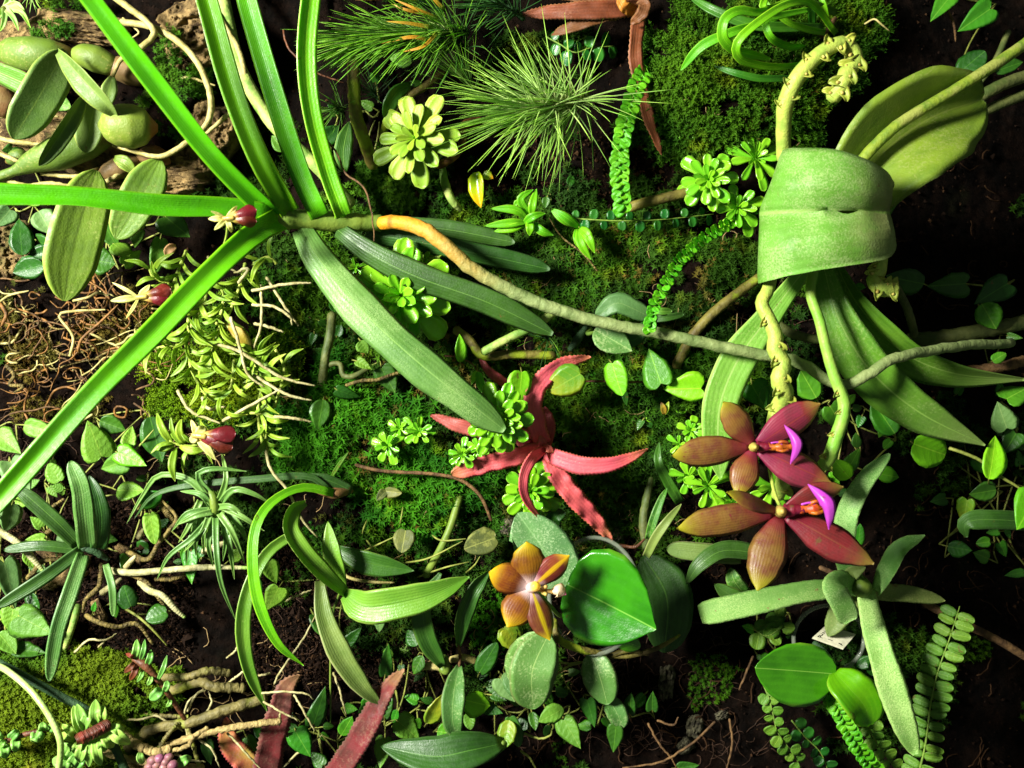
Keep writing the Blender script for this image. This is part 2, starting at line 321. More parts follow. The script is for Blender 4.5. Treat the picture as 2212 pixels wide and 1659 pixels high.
M['moss_star'] = moss_mat('moss_star', (70, 140, 14), (34, 94, 10), (124, 166, 18))
M['moss_dark'] = moss_mat('moss_dark', (54, 92, 12), (30, 62, 8), (88, 106, 16))
M['moss_dry'] = moss_mat('moss_dry', (112, 96, 34), (70, 78, 22), (150, 112, 48))
M['tag_white'] = plain_mat('tag_white', (232, 228, 196), .45); M['ink'] = plain_mat('ink', (24, 28, 20), .6)
M['clear_plastic'] = plain_mat('clear_plastic', (150, 160, 140), .15, alpha=.42, spec=.7)
M['lichen'] = stem_mat('lichen', (104, 100, 76), (30, 26, 18), 420, rough=.9, bump=1.); M['fibre'] = plain_mat('fibre', (66, 42, 24), .8); M['fibre_pale'] = plain_mat('fibre_pale', (150, 124, 80), .8)

# ------------------------------------------------------------------ geometry helpers
def spl(pts, n, ease=1.0, m=160):
    a = np.array(pts, float)
    if len(a) == 1: return np.repeat(a, n+1, 0)
    ch = np.r_[0, np.cumsum(np.maximum(np.linalg.norm(np.diff(a[:, :3], axis=0), axis=1), 1e-9))]
    tg = np.zeros_like(a)
    tg[0] = (a[1]-a[0])/(ch[1]-ch[0]); tg[-1] = (a[-1]-a[-2])/(ch[-1]-ch[-2])
    for i in range(1, len(a)-1): tg[i] = (a[i+1]-a[i-1])/(ch[i+1]-ch[i-1])
    s = np.linspace(0, ch[-1], m); k = np.clip(np.searchsorted(ch, s, 'right')-1, 0, len(a)-2)
    h = (ch[k+1]-ch[k])[:, None]; q = ((s-ch[k])/(ch[k+1]-ch[k]))[:, None]
    o = (2*q**3-3*q**2+1)*a[k]+(q**3-2*q**2+q)*h*tg[k]+(-2*q**3+3*q**2)*a[k+1]+(q**3-q**2)*h*tg[k+1]
    al = np.r_[0, np.cumsum(np.linalg.norm(np.diff(o[:, :3], axis=0), axis=1))]; al /= al[-1]
    tt = np.linspace(0, 1, n+1); tt = 1-(1-tt)**ease
    return np.stack([np.interp(tt, al, o[:, j]) for j in range(a.shape[1])], 1)

def mesh(name, v, f, uv=None, smooth=True, mat=None):
    me = bpy.data.meshes.new(name); me.from_pydata([tuple(p) for p in v], [], f)
    if uv is not None:
        lay = me.uv_layers.new(name='UVMap'); idx = np.empty(len(me.loops), int); me.loops.foreach_get('vertex_index', idx)
        lay.data.foreach_set('uv', np.asarray(uv, np.float32)[idx].ravel())
    if smooth: me.polygons.foreach_set('use_smooth', np.ones(len(me.polygons), bool))
    if mat: me.materials.append(M[mat])
    me.update(); return me

PROF = {
 'strap': [(0, .8), (.1, .95), (.4, 1), (.8, .93), (.92, .72), (.98, .4), (1, .12)],
 'strapt': [(0, .85), (.2, 1), (.55, .95), (.8, .7), (.93, .38), (1, .03)],
 'lance': [(0, .3), (.15, .66), (.4, 1), (.65, .86), (.85, .5), (.95, .22), (1, .02)],
 'taper': [(0, 1), (.25, .95), (.5, .8), (.75, .55), (.92, .25), (1, .03)],
 'oval': [(0, .12), (.04, .38), (.12, .66), (.28, .92), (.5, 1), (.72, .92), (.88, .66), (.96, .38), (1, .06)],
 'spat': [(0, .34), (.25, .42), (.5, .68), (.72, .98), (.85, 1), (.94, .78), (.985, .42), (1, .1)],
 'petal': [(0, .3), (.12, .5), (.35, .9), (.55, 1), (.75, .84), (.9, .46), (.97, .14), (1, .05)],
 'blade': [(0, 1), (.1, .62), (.3, .5), (.7, .32), (1, .02)],
 'flat': [(0, 1), (1, 1)],
 'blunt': [(0, .7), (.15, .9), (.4, 1), (.8, 1), (.95, .96), (1, .55)],
 'pinna': [(0, .3), (.12, .8), (.35, 1), (.65, .98), (.85, .84), (.95, .55), (1, .15)],
}
def prof(p, tt):
    p = np.array(PROF[p] if isinstance(p, str) else p, float); x = np.linspace(0, 1, 101); y = np.interp(x, p[:, 0], p[:, 1])
    ys = np.convolve(np.pad(y, 2, 'edge'), np.ones(5)/5, 'valid'); ys[-1] = y[-1]; ys[0] = y[0]
    return np.interp(tt, x, ys)

def ribbon_core(C, hw, ref, roll, fold=0., cup=0., wave=(0, 0), serr=(0, 0), m=6, thick=.0003, curl=0.):
    n = len(C)-1; T = np.gradient(C, axis=0); T /= np.linalg.norm(T, axis=1)[:, None]+1e-12
    N = ref-(ref*T).sum(1)[:, None]*T; N /= np.linalg.norm(N, axis=1)[:, None]+1e-12
    B = np.cross(T, N); r = np.radians(roll)[:, None]
    N2 = N*np.cos(r)+B*np.sin(r); B2 = B*np.cos(r)-N*np.sin(r)
    tt = np.linspace(0, 1, n+1); s = np.linspace(-1, 1, m+1)
    V = []; UV = []; ph = random.random()*6
    jt = 1+.05*np.interp(tt*7, np.arange(9), rng.normal(0, .6, 9)); hwv = hw*jt
    top = np.zeros((n+1, m+1, 3)); bot = np.zeros((n+1, m+1, 3))
    for j, sj in enumerate(s):
        off = sj*hwv
        if serr[0] and abs(sj) > .99: off = off+np.sign(sj)*serr[0]*hwv.max()*(np.arange(n+1) % 2)
        z = hwv*(fold*(math.sqrt(sj*sj+.015)-.12)+cup*sj*sj)
        if wave[0]: z = z+np.sin(tt*wave[1]*6.283+ph+(2.1 if sj > 0 else 0))*wave[0]*hwv.max()*abs(sj)**1.5
        top[:, j] = C+B2*off[:, None]+N2*z[:, None]
        bot[:, j] = top[:, j]-N2*(thick*(1-.75*abs(sj)))
    idx = np.arange((n+1)*(m+1)).reshape(n+1, m+1); V = list(top.reshape(-1, 3)); UV = [(a, (q+1)/2) for a in tt for q in s]
    F = []
    b0 = len(V); V += list(bot[:, 1:-1].reshape(-1, 3)); UV += [(a, (q+1)/2) for a in tt for q in s[1:-1]]
    bi = np.zeros((n+1, m+1), int); bi[:, 0] = idx[:, 0]; bi[:, -1] = idx[:, -1]; bi[:, 1:-1] = b0+np.arange((n+1)*(m-1)).reshape(n+1, m-1)
    idx = idx.tolist(); bi = bi.tolist()
    for i in range(n):
        for j in range(m):
            F.append((idx[i][j], idx[i+1][j], idx[i+1][j+1], idx[i][j+1])); F.append((bi[i][j], bi[i][j+1], bi[i+1][j+1], bi[i+1][j]))
    for i in (0, n):
        for j in range(m):
            q = [idx[i][j], idx[i][j+1], bi[i][j+1], bi[i][j]]; q = list(dict.fromkeys(q))
            if len(q) >= 3: F.append(tuple(q))
    return V, F, UV

def tube_core(C, R, seg=8, knob=0., seed=0):
    n = len(C)-1; T = np.gradient(C, axis=0); T /= np.linalg.norm(T, axis=1)[:, None]+1e-12
    up = np.array((.31, .9, .21)); V = []; UV = []; F = []; rs = np.random.default_rng(seed)
    a = np.cross(T[0], up); a /= np.linalg.norm(a)
    ang = np.arange(seg)*2*np.pi/seg
    for i in range(n+1):
        a = a-(a@T[i])*T[i]; a /= np.linalg.norm(a)+1e-12; b = np.cross(T[i], a)
        rr = R[i]*(1+(knob*(rs.random(seg)-.5) if knob else 0)*np.ones(seg))
        V += list(C[i]+np.outer(np.cos(ang)*rr, a)+np.outer(np.sin(ang)*rr, b)); UV += [(i/n, k/seg) for k in range(seg)]
    for i in range(n):
        for k in range(seg):
            k2 = (k+1) % seg; F.append((i*seg+k, i*seg+k2, (i+1)*seg+k2, (i+1)*seg+k))
    F.append(tuple(range(seg-1, -1, -1))); F.append(tuple(range(n*seg, n*seg+seg)))
    return V, F, UV

class Thing:
    def __init__(s, name, label, cat, base, group=None, single=None):
        s.o = np.asarray(P(*base)); s.e = bpy.data.objects.new(name, None); s.e.empty_display_size = .005
        s.e.location = s.o; COL.objects.link(s.e); s.e['label'] = label; s.e['category'] = cat
        if group: s.e['group'] = group
    def add(s, name, v, f, uv, mat, parent=None, label=None, smooth=True, kind=None):
        me = mesh(name, np.asarray(v)-s.o, f, uv, smooth, mat); ob = bpy.data.objects.new(name, me); COL.objects.link(ob)
        ob.parent = parent or s.e
        if label: ob['label'] = label
        if kind: ob['kind'] = kind
        return ob
    def inst(s, name, me, mw, parent=None):
        ob = bpy.data.objects.new(name, me); COL.objects.link(ob); ob.parent = parent or s.e
        ob.matrix_local = Matrix.Translation(Vector(-s.o)) @ mw; return ob
    # leaf along a path of (x, y, depth[, roll]); w = full width in authoring units
    def leaf(s, pts, w, mat, p='strap', fold=.25, cup=0., roll=0., nrm=None, n=18, m=6, wave=(0, 0), serr=(0, 0), thick=2.2, name='leaf', parent=None, ease=1.25, label=None):
        q = [tuple(a)+(0,)*(4-len(a)) for a in pts]; C4 = spl(q, n, ease); C = PA(C4)
        k = (DIST-C4[:, 2])/DIST*U; tt = 1-(1-np.linspace(0, 1, n+1))**ease
        hw = prof(p, tt)*w/2*k
        ref = np.repeat(dirw(nrm)[None], n+1, 0) if nrm is not None else CAM-C
        V, F, UV = ribbon_core(C, hw, ref, C4[:, 3]+roll, fold, cup, wave, serr, m, thick*U)
        return s.add(name, V, F, UV, mat, parent, label)
    def tube(s, pts, w, mat, name='stem', n=None, seg=8, taper=None, knob=0., nodes=0, parent=None, wob=0., cap=True, label=None):
        n = n or max(6, min(60, int(3*len(pts)+4))); C4 = spl(pts, n); C = PA(C4); k = (DIST-C4[:, 2])/DIST*U; tt = np.linspace(0, 1, n+1)
        R = w/2*k*(np.interp(tt, [a for a, _ in taper], [b for _, b in taper]) if taper else 1)
        if taper is None and name in ('root', 'stem', 'rootlet_section'): R = R*np.interp(tt, [0, .7, 1], [1, .9, .5])
        if nodes: R = R*(1+.16*np.maximum(0, np.cos(tt*nodes*6.283))**6)
        if wob:
            rs = np.random.default_rng(int(abs(pts[0][0]*7+pts[0][1]*3))); C = C+np.cumsum(rs.normal(0, 1, C.shape), 0)*0+rs.normal(0, 1, C.shape)*wob*U
        if cap:
            R = R.copy(); T0 = C[0]-C[1]; T1 = C[-1]-C[-2]
            C = np.vstack([C[0]+T0/np.linalg.norm(T0)*R[0]*.55, C, C[-1]+T1/np.linalg.norm(T1)*R[-1]*.55]); R = np.r_[R[0]*.45, R, R[-1]*.45]
        V, F, UV = tube_core(C, R, seg, knob, int(abs(pts[0][0])))
        return s.add(name, V, F, UV, mat, parent, label)
    # broad leaf given by its outline: base point, tip point, full width
    def broad(s, base, tip, w, mat, shape='cordate', fold=.25, bend=.15, roll=0., nrm=None, m=3, name='leaf', parent=None, ripple=.02, thick=2., notch=None):
        b, e = P(*base), P(*tip); A = e-b; Ln = np.linalg.norm(A); A = A/Ln
        ref = dirw(nrm) if nrm is not None else CAM-(b+e)/2
        N = ref-(ref@A)*A; N /= np.linalg.norm(N); B = np.cross(A, N); r = math.radians(roll)
        N, B = N*math.cos(r)+B*math.sin(r), B*math.cos(r)-N*math.sin(r)
        k = (DIST-(base[2]+tip[2])/2)/DIST*U; W = w*k
        ol = OUT[shape]; nn = len(ol); rs = np.random.default_rng(int(abs(base[0]*13+base[1]*7)))
        V = []; UV = []; F = []; jl = [1+rs.normal(0, .035, nn), 1+rs.normal(0, .035, nn)]; asy = rs.normal(0, .07); fa = rs.normal(0, .12)
        def pt(a, bb):
            bb = bb*(1+asy*np.sign(bb)); z = (fold+fa*np.sign(bb))*abs(bb)*W-bend*(max(a, 0)**2)*Ln+ripple*W*math.sin(a*17+bb*9+base[0])*(abs(bb)*2)
            return b+A*a*Ln+B*bb*W+N*z
        mid = []
        for (a, bb) in ol:
            mid.append(len(V)); am = min(max(a, 0), 1); V.append(pt(am, 0)); UV.append((am, .5))
        th = N*thick*U; midb = []
        for i, (a, bb) in enumerate(ol):
            midb.append(len(V)); V.append(V[mid[i]]-th); UV.append(UV[mid[i]])
        for sg in (-1, 1):
            g = [[mid[i]] for i in range(nn)]; gb = [[midb[i]] for i in range(nn)]
            for i, (a, bb) in enumerate(ol):
                am = min(max(a, 0), 1)
                for j in range(1, m+1):
                    f = j/m; aa = am+(a-am)*f; b2 = sg*bb*f*(jl[(sg+1)//2][i] if m < 5 else 1)
                    if notch and sg == notch[0] and notch[1] < a < notch[2] and j == m: b2 *= .55
                    g[i].append(len(V)); V.append(pt(aa, b2)); UV.append((aa, .5+b2*.98))
                    if j < m: gb[i].append(len(V)); V.append(V[-1]-th*(1-.6*f)); UV.append(UV[-1])
                    else: gb[i].append(g[i][-1])
            for i in range(nn-1):
                for j in range(m):
                    q = (g[i][j], g[i+1][j], g[i+1][j+1], g[i][j+1]); F.append(q if sg < 0 else q[::-1])
                    q = (gb[i][j], gb[i][j+1], gb[i+1][j+1], gb[i+1][j]); F.append(q if sg < 0 else q[::-1])
        return s.add(name, V, F, UV, mat, parent)
OUT = {
 'cordate': [(0, .0), (-.07, .10), (-.12, .24), (-.08, .39), (.05, .48), (.2, .5), (.36, .46), (.52, .385), (.68, .28), (.82, .165), (.93, .065), (1, .0)],
 'ovate': [(0, .0), (.02, .17), (.08, .31), (.2, .44), (.36, .5), (.52, .475), (.67, .39), (.81, .26), (.92, .12), (1, .0)],
 'ellip': [(0, .0), (.02, .15), (.08, .28), (.2, .42), (.36, .49), (.52, .5), (.68, .45), (.82, .34), (.93, .19), (.985, .08), (1, .0)],
 'round': [(0, .0), (-.06, .12), (-.05, .27), (.06, .41), (.22, .49), (.4, .5), (.58, .46), (.76, .36), (.9, .22), (.98, .09), (1, .0)],
 'phal': [(0, .0), (.0, .1), (.03, .26), (.12, .41), (.28, .49), (.45, .5), (.62, .43), (.77, .31), (.88, .17), (.95, .065), (.985, .03), (1, .0)],
}
def Q(x, y, d): return Vector(P(x, y, d))

def frame(zdir, spin=0.):
    z = Vector(dirw(zdir)).normalized(); q = z.to_track_quat('Z', 'Y').to_matrix().to_4x4(); return q @ Matrix.Rotation(spin, 4, 'Z')

UNIT = {}
def unit_leaf(key, p, w, fold, cup, lift, droop, mat, n=8, m=4, thick=.03):
    if key in UNIT: return UNIT[key]
    x = np.linspace(0, 1, n+1); x = 1-(1-x)**1.3; C = np.stack([x, 0*x, lift*x-droop*x*x], 1)
    V, F, UV = ribbon_core(C, prof(p, x)*w/2, np.repeat([[0, 0, 1.]], n+1, 0), np.zeros(n+1), fold, cup, (0, 0), (0, 0), m, thick)
    UV = [(x[min(n, int(round(u*n)))], v) for u, v in UV]
    UNIT[key] = mesh('leaf', V, F, UV, True, mat); return UNIT[key]

def rosette(label, c, R, n, mat='ping', nd=(-.25, -.1, 1), w=.36, spin=0., group='spoon-leaved rosettes on the wall', flat=1., cat='plant'):
    th = Thing('spoon_leaf_rosette', label, cat, c, group); fr = frame(nd, spin); k = (DIST-c[2])/DIST*U
    rs = random.Random(int(c[0]*31+c[1])); ls = [unit_leaf((mat, w, q), 'spat', w*(1+.1*q), .12, .42-.1*q, .05, .14+.1*q, mat) for q in range(3)]
    for i in range(n):
        f = (i+.6)/n; ang = i*2.39996+rs.uniform(-.15, .15); el = math.radians((68*(1-f)**1.25+4)*flat+rs.uniform(-5, 5))
        ln = R*k*(.30+.72*f**.75)*rs.uniform(.9, 1.08)
        mt = Matrix.Translation(Q(*c)) @ fr @ Matrix.Translation((0, 0, (1-f)*.16*R*k)) @ Matrix.Rotation(ang, 4, 'Z') @ Matrix.Rotation(-el, 4, 'Y') @ Matrix.Rotation(rs.uniform(-.2, .2), 4, 'X') @ Matrix.Diagonal((ln, ln*rs.uniform(.92, 1.08), ln, 1))
        th.inst('leaf', ls[rs.randrange(3)], mt)
    th.tube([(c[0], c[1], c[2]+3), (c[0]+4, c[1]+2, Hs(c[0], c[1])-6)], R*.16, 'stem_green', seg=6)
    return th

def blade_core(C, w, seg=3):
    n = len(C)-1; x = np.linspace(0, 1, n+1); return tube_core(C, prof('blade', x)*w/2, seg)

def airplant(label, path, nb, ln, w, mats, spread=(20, 75), sweep=(0, 0, 0), curl=.25, group='spiky air plants on the wall', stem='stem_dark', sw=10, seed=1, tipfan=.35, start=0.):
    """stem path with thin tapering blades leaving it on all sides, leaning toward the growing tip"""
    th = Thing('air_plant', label, 'air plant', path[0], group); rs = random.Random(seed)
    st = spl(path, 40); W = PA(st); T = np.gradient(W, axis=0); T /= np.linalg.norm(T, axis=1)[:, None]
    th.tube(path, sw, stem, 'stem', seg=7); sv = dirw(sweep)
    for i in range(nb):
        f = rs.random()**(1-tipfan); f = start+f*(1-start); j = min(40, int(f*40)); tdir = T[j]
        a = rs.uniform(0, 6.283); u = np.cross(tdir, (.2, .7, .4)); u /= np.linalg.norm(u); v = np.cross(tdir, u)
        rad = u*math.cos(a)+v*math.sin(a)
        if rad[1] > .55: rad[1] *= -.6; rad /= np.linalg.norm(rad)
        sp = math.radians(rs.uniform(*spread)*(1-.55*f**3)); d0 = tdir*math.cos(sp)+rad*math.sin(sp)
        le = ln*rs.uniform(.7, 1.12)*U*(DIST-st[j, 2])/DIST; cu = rs.uniform(-.3, 1.)*curl
        b0 = W[j]; s5 = np.linspace(0, 1, 8)[:, None]; bend = -rad*cu+sv+np.array([rs.uniform(-.12, .12), rs.uniform(-.12, .12), rs.uniform(-.12, .12)])
        C = b0+d0*s5*le+bend*s5**2*le*.5
        V, F, UV = blade_core(C, w*U*rs.uniform(.8, 1.2)); mt = mats[0] if rs.random() > .18 or len(mats) < 2 else mats[1]
        th.add('leaf', V, F, UV, mt)
    return th

def frond(label, path, pairs, pl, pw, mat, rmat='rachis', rw=4, ang=70, fold=0., group='small fern fronds', alt=True, side=(-1, 1), taper=True, nrm=None, jit=.1, name='fern_frond', tilt=20, start=.06, rnd=False):
    th = Thing(name, label, 'fern', path[0], group); n = 60; st = spl(path, n); W = PA(st); T = np.gradient(W, axis=0); T /= np.linalg.norm(T, axis=1)[:, None]
    th.tube(path, rw, rmat, 'rachis', seg=6, taper=[(0, 1), (1, .45)]); rs = random.Random(int(path[0][0]))
    me = [unit_leaf((mat, 'pin', pw/pl, q), 'pinna' if not rnd else 'oval', pw/pl, .1, .15+.1*q, .05, .1+.08*q, mat, 7, 4, .04) for q in range(2)]
    for i in range(pairs):
        for sg in side:
            f = start+(1-start)*(i+(.5 if (alt and sg > 0) else 0)+.3)/pairs
            if f > 1: continue
            j = min(n, int(f*n)); tv = T[j]; ref = dirw(nrm) if nrm else CAM-W[j]; N = ref-(ref@tv)*tv; N /= np.linalg.norm(N); B = np.cross(tv, N)
            a = math.radians(ang+rs.uniform(-8, 8)); dx = tv*math.cos(a)+B*sg*math.sin(a); dx = dx+N*math.sin(math.radians(fold))*1.0; dx /= np.linalg.norm(dx)
            nz = N-(N@dx)*dx; nz /= np.linalg.norm(nz); ny = np.cross(nz, dx)
            sc = pl*U*(DIST-st[j, 2])/DIST*(1 if not taper else (.55+.45*math.sin(math.pi*min(1, (f*.8+.2))))*(1-.35*max(0, f-.75)*4*.8))*rs.uniform(1-jit, 1+jit)
            mt = Matrix(((dx[0], ny[0], nz[0], W[j][0]), (dx[1], ny[1], nz[1], W[j][1]), (dx[2], ny[2], nz[2], W[j][2]), (0, 0, 0, 1)))
            mt = mt @ Matrix.Rotation(math.radians(rs.uniform(-tilt, tilt)), 4, 'X') @ Matrix.Diagonal((sc, sc, sc, 1))
            th.inst('leaflet', me[rs.randrange(2)], mt)
    return th

# ------------------------------------------------------------------ planted wall
def build_wall():
    xs = np.r_[np.linspace(-1700, -110, 50), np.linspace(-100, 2310, 520), np.linspace(2320, 3900, 50)]; ys = np.r_[np.linspace(-1400, -110, 45), np.linspace(-100, 1760, 400), np.linspace(1770, 3060, 45)]; nx, ny = len(xs), len(ys); X, Y = np.meshgrid(xs, ys)
    d = H(X, Y)+16*(fbm(X/16+5, Y/16, 3)-.5)+9*(fbm(X/7, Y/7+8, 2)-.5); V = PA(np.stack([X.ravel(), Y.ravel(), d.ravel()], 1)); idx = np.arange(nx*ny).reshape(ny, nx)
    F = np.stack([idx[:-1, :-1], idx[1:, :-1], idx[1:, 1:], idx[:-1, 1:]], -1).reshape(-1, 4).tolist()
    ob = bpy.data.objects.new('planted_wall', mesh('planted_wall', V, F, None, True, 'soil')); COL.objects.link(ob); ob['kind'] = 'structure'; ob['label'] = 'dark brown soil wall behind the plants'
build_wall()

def lump(th, name, c, rx, ry, h, rot, mat, amp=.35, fr=6, n=56, seed=0, tilt=0.):
    """rough slab of bark: closed outline, cracked relief"""
    u = np.linspace(-1, 1, n); A, Bv = np.meshgrid(u, u); sq = np.maximum(np.abs(A), np.abs(Bv))+1e-9; rr = np.sqrt(A*A+Bv*Bv)+1e-9
    A2, B2 = A*sq/rr*(.55+.45*rr/sq), Bv*sq/rr*(.55+.45*rr/sq); e = np.maximum(np.abs(A), np.abs(Bv))
    ol = 1+.22*(fbm(A2*2.3+seed*3.1+5, B2*2.3+seed, 3)-.5)*2
    A2, B2 = A2*ol, B2*ol
    r1 = 1-np.abs(2*fbm(A2*fr*.5+seed, B2*fr+seed*2, 5)-1); z = h*(1-e**5)+h*amp*((r1-.7)*1.8+(fbm(A2*fr*2.5+seed, B2*fr*3, 4)-.5)*.8)*(1-e**8)
    z = z-h*1.4*e**7; ca, sa = math.cos(math.radians(rot)), math.sin(math.radians(rot))
    X = c[0]+(A2*rx)*ca-(B2*ry)*sa; Y = c[1]+(A2*rx)*sa+(B2*ry)*ca
    V = PA(np.stack([X.ravel(), Y.ravel(), (c[2]+z+tilt*A2*h).ravel()], 1)); idx = np.arange(n*n).reshape(n, n)
    F = np.stack([idx[:-1, :-1], idx[1:, :-1], idx[1:, 1:], idx[:-1, 1:]], -1).reshape(-1, 4).tolist()
    return th.add(name, V, F, None, mat)

# ------------------------------------------------------------------ moss (uncountable: stuff)
def sprig_template(levels, per, star, rs):
    V = []; F = []
    for l in range(levels):
        h = .15+.8*l/max(1, levels-1); ln = star*(1-.45*l/levels)
        for k in range(per):
            a = k*6.283/per+l*.9+rs.uniform(-.2, .2); w = .09; dx, dy = math.cos(a), math.sin(a); i = len(V)
            V += [(-dy*w, dx*w, h), (dy*w, -dx*w, h), (dx*ln, dy*ln, h+ln*rs.uniform(.15, .6))]; F.append((i, i+1, i+2))
    i = len(V); V += [(-.07, 0, 0), (.07, 0, 0), (0, 0, 1.15)]; F.append((i, i+1, i+2))
    return np.array(V), np.array(F)
def moss(name, label, ells, spacing, size, mat, star=.6, lift=0., lean=(-.3, -.1), levels=3, per=4, thr=.42, ns=60, seed=3, tall=1.):
    rs = np.random.default_rng(seed); pr = random.Random(seed); xs = []; ys = []
    for (cx, cy, rx, ry) in ells:
        nn = int(4*rx*ry/(spacing*spacing)); x = rs.uniform(cx-rx, cx+rx, nn); y = rs.uniform(cy-ry, cy+ry, nn)
        r = ((x-cx)/rx)**2+((y-cy)/ry)**2; nz = fbm(x/ns+seed, y/ns, 4)
        keep = (nz-thr) > (.35*(r-.45)*(r > .3)); keep &= r < 1.25; xs.append(x[keep]); ys.append(y[keep])
    x = np.concatenate(xs); y = np.concatenate(ys); N = len(x)
    if not N: return
    d = H(x, y)+lift+12*(fbm(x/22+3, y/22, 3)-.5)*1.6; base = PA(np.stack([x, y, d], 1))
    e = 4.; gx = (H(x+e, y)-H(x-e, y))/(2*e); gy = (H(x, y+e)-H(x, y-e))/(2*e)
    nrm = np.stack([-gx+lean[0]+rs.normal(0, .38, N), -(np.ones(N)), gy-lean[1]+rs.normal(0, .38, N)], 1); nrm /= np.linalg.norm(nrm, axis=1)[:, None]
    a = np.cross(nrm, rs.normal(0, 1, (N, 3))); a /= np.linalg.norm(a, axis=1)[:, None]; b = np.cross(nrm, a)
    sc = size*U*rs.uniform(.6, 1.35, N); VV = []; FF = []; off = 0
    for kx in range(4):
        tv, tf = sprig_template(levels, per, star, pr); sel = np.arange(kx, N, 4)
        v = base[sel][:, None]+sc[sel][:, None, None]*(tv[None, :, 0:1]*a[sel][:, None]+tv[None, :, 1:2]*b[sel][:, None]+tall*tv[None, :, 2:3]*nrm[sel][:, None])
        VV.append(v.reshape(-1, 3)); FF.append((tf[None]+np.arange(len(sel))[:, None, None]*len(tv)+off).reshape(-1, 3)); off += len(sel)*len(tv)
    V = np.concatenate(VV); F = np.concatenate(FF)
    me = bpy.data.meshes.new(name); me.vertices.add(len(V)); me.vertices.foreach_set('co', V.astype(np.float32).ravel())
    me.loops.add(F.size); me.loops.foreach_set('vertex_index', F.astype(np.int32).ravel()); me.polygons.add(len(F))
    me.polygons.foreach_set('loop_start', np.arange(0, F.size, 3, dtype=np.int32)); me.update(calc_edges=True); me.materials.append(M[mat])
    ob = bpy.data.objects.new(name, me); COL.objects.link(ob); ob['kind'] = 'stuff'; ob['label'] = label; ob['category'] = 'moss'; return ob

def fibres(name, label, ells, nper, ln, w, mat, seed=5, lift=4, seg=3, curl=1.):
    rs = np.random.default_rng(seed); V = []; F = []
    for (cx, cy, rx, ry) in ells:
        for _ in range(nper):
            x, y = rs.uniform(cx-rx, cx+rx), rs.uniform(cy-ry, cy+ry); a = rs.uniform(0, 6.283); le = ln*rs.uniform(.4, 1.3); n = 6; pts = []
            c = rs.normal(0, .35)*curl
            for i in range(n+1):
                pts.append((x, y)); x += math.cos(a)*le/n; y += math.sin(a)*le/n; a += c+rs.normal(0, .3)*curl
            pts = np.array(pts); d = H(pts[:, 0], pts[:, 1])+lift*rs.uniform(.2, 1.5)+rs.normal(0, 1.5, n+1); C = PA(np.c_[pts, d])
            v, f, _ = tube_core(C, np.full(n+1, w*U/2*rs.uniform(.6, 1.3)), seg); o = len(V); V += v; F += [tuple(q+o for q in k) for k in f]
    ob = bpy.data.objects.new(name, mesh(name, V, F, None, True, mat)); COL.objects.link(ob); ob['kind'] = 'stuff'; ob['label'] = label; ob['category'] = 'roots'; return ob

def crumbs(name, label, ells, nper, size, mat, seed):
    rs = np.random.default_rng(seed); xs = np.concatenate([rs.uniform(c-a, c+a, nper) for c, _, a, _ in ells]); ys = np.concatenate([rs.uniform(c-a, c+a, nper) for _, c, _, a in ells]); N = len(xs)
    base = PA(np.stack([xs, ys, H(xs, ys)+rs.uniform(0, 8, N)], 1)); oc = np.array([(1, 0, 0), (-1, 0, 0), (0, 1, 0), (0, -1, 0), (0, 0, 1), (0, 0, -1)], float); of = np.array([(0, 2, 4), (2, 1, 4), (1, 3, 4), (3, 0, 4), (2, 0, 5), (1, 2, 5), (3, 1, 5), (0, 3, 5)])
    sc = size*U*np.exp(rs.normal(0, .5, N)); v = base[:, None]+sc[:, None, None]*oc[None]*rs.uniform(.4, 1.3, (N, 6, 1))+sc[:, None, None]*rs.normal(0, .25, (N, 6, 3))
    F = (of[None]+np.arange(N)[:, None, None]*6).reshape(-1, 3); ob = bpy.data.objects.new(name, mesh(name, v.reshape(-1, 3), F.tolist(), None, False, mat)); COL.objects.link(ob); ob['kind'] = 'stuff'; ob['label'] = label; ob['category'] = 'soil'

# ------------------------------------------------------------------ moss, bark and root tangle on the wall
moss('moss_mound', 'deep green moss mound behind the curling spike at the top right', [(1620, 170, 235, 195), (1480, 250, 90, 110), (1840, 60, 70, 60)], 4.6, 15, 'moss_mid', star=.45, levels=5, per=3, thr=.3, seed=3, tall=1.9, lift=4)
moss('moss_bed', 'dark moss bed beneath the long grey aerial root', [(1300, 590, 290, 105), (1520, 610, 150, 110), (1180, 560, 130, 70)], 5., 13, 'moss_dark', thr=.36, seed=4, star=.75)
moss('star_moss', 'bright star moss in the middle, left of the pink bromeliad', [(800, 960, 180, 150), (920, 1060, 170, 110), (720, 860, 90, 110), (640, 940, 70, 90)], 6.2, 23, 'moss_star', thr=.36, seed=5, star=.72, levels=3, per=5)
moss('moss_cushion', 'bright yellow-green moss cushion under the lime coloured small orchid', [(455, 830, 150, 80), (560, 790, 90, 70)], 4.0, 12, 'moss_bright', star=.35, levels=4, per=3, thr=.25, seed=6, tall=1.9, lift=6)
moss('moss_mound', 'yellow-green moss mound in the bottom left corner', [(130, 1540, 230, 140), (30, 1490, 110, 80), (240, 1490, 110, 70), (330, 1480, 70, 55)], 4.6, 15, 'moss_olive', star=.45, levels=4, per=4, thr=.27, seed=7, tall=1.5, lift=4)
moss('star_moss', 'green star moss below the pale round rosette', [(850, 400, 85, 75), (790, 430, 70, 50)], 5.2, 14, 'moss_mid', star=.7, per=6, thr=.36, seed=8)
moss('moss_patch', 'thin moss growing over the cork bark at the top left', [(385, 190, 70, 130), (120, 65, 80, 22), (330, 250, 50, 60), (150, 10, 70, 20)], 5.5, 12, 'moss_mid', star=.6, thr=.4, seed=9, lift=44)
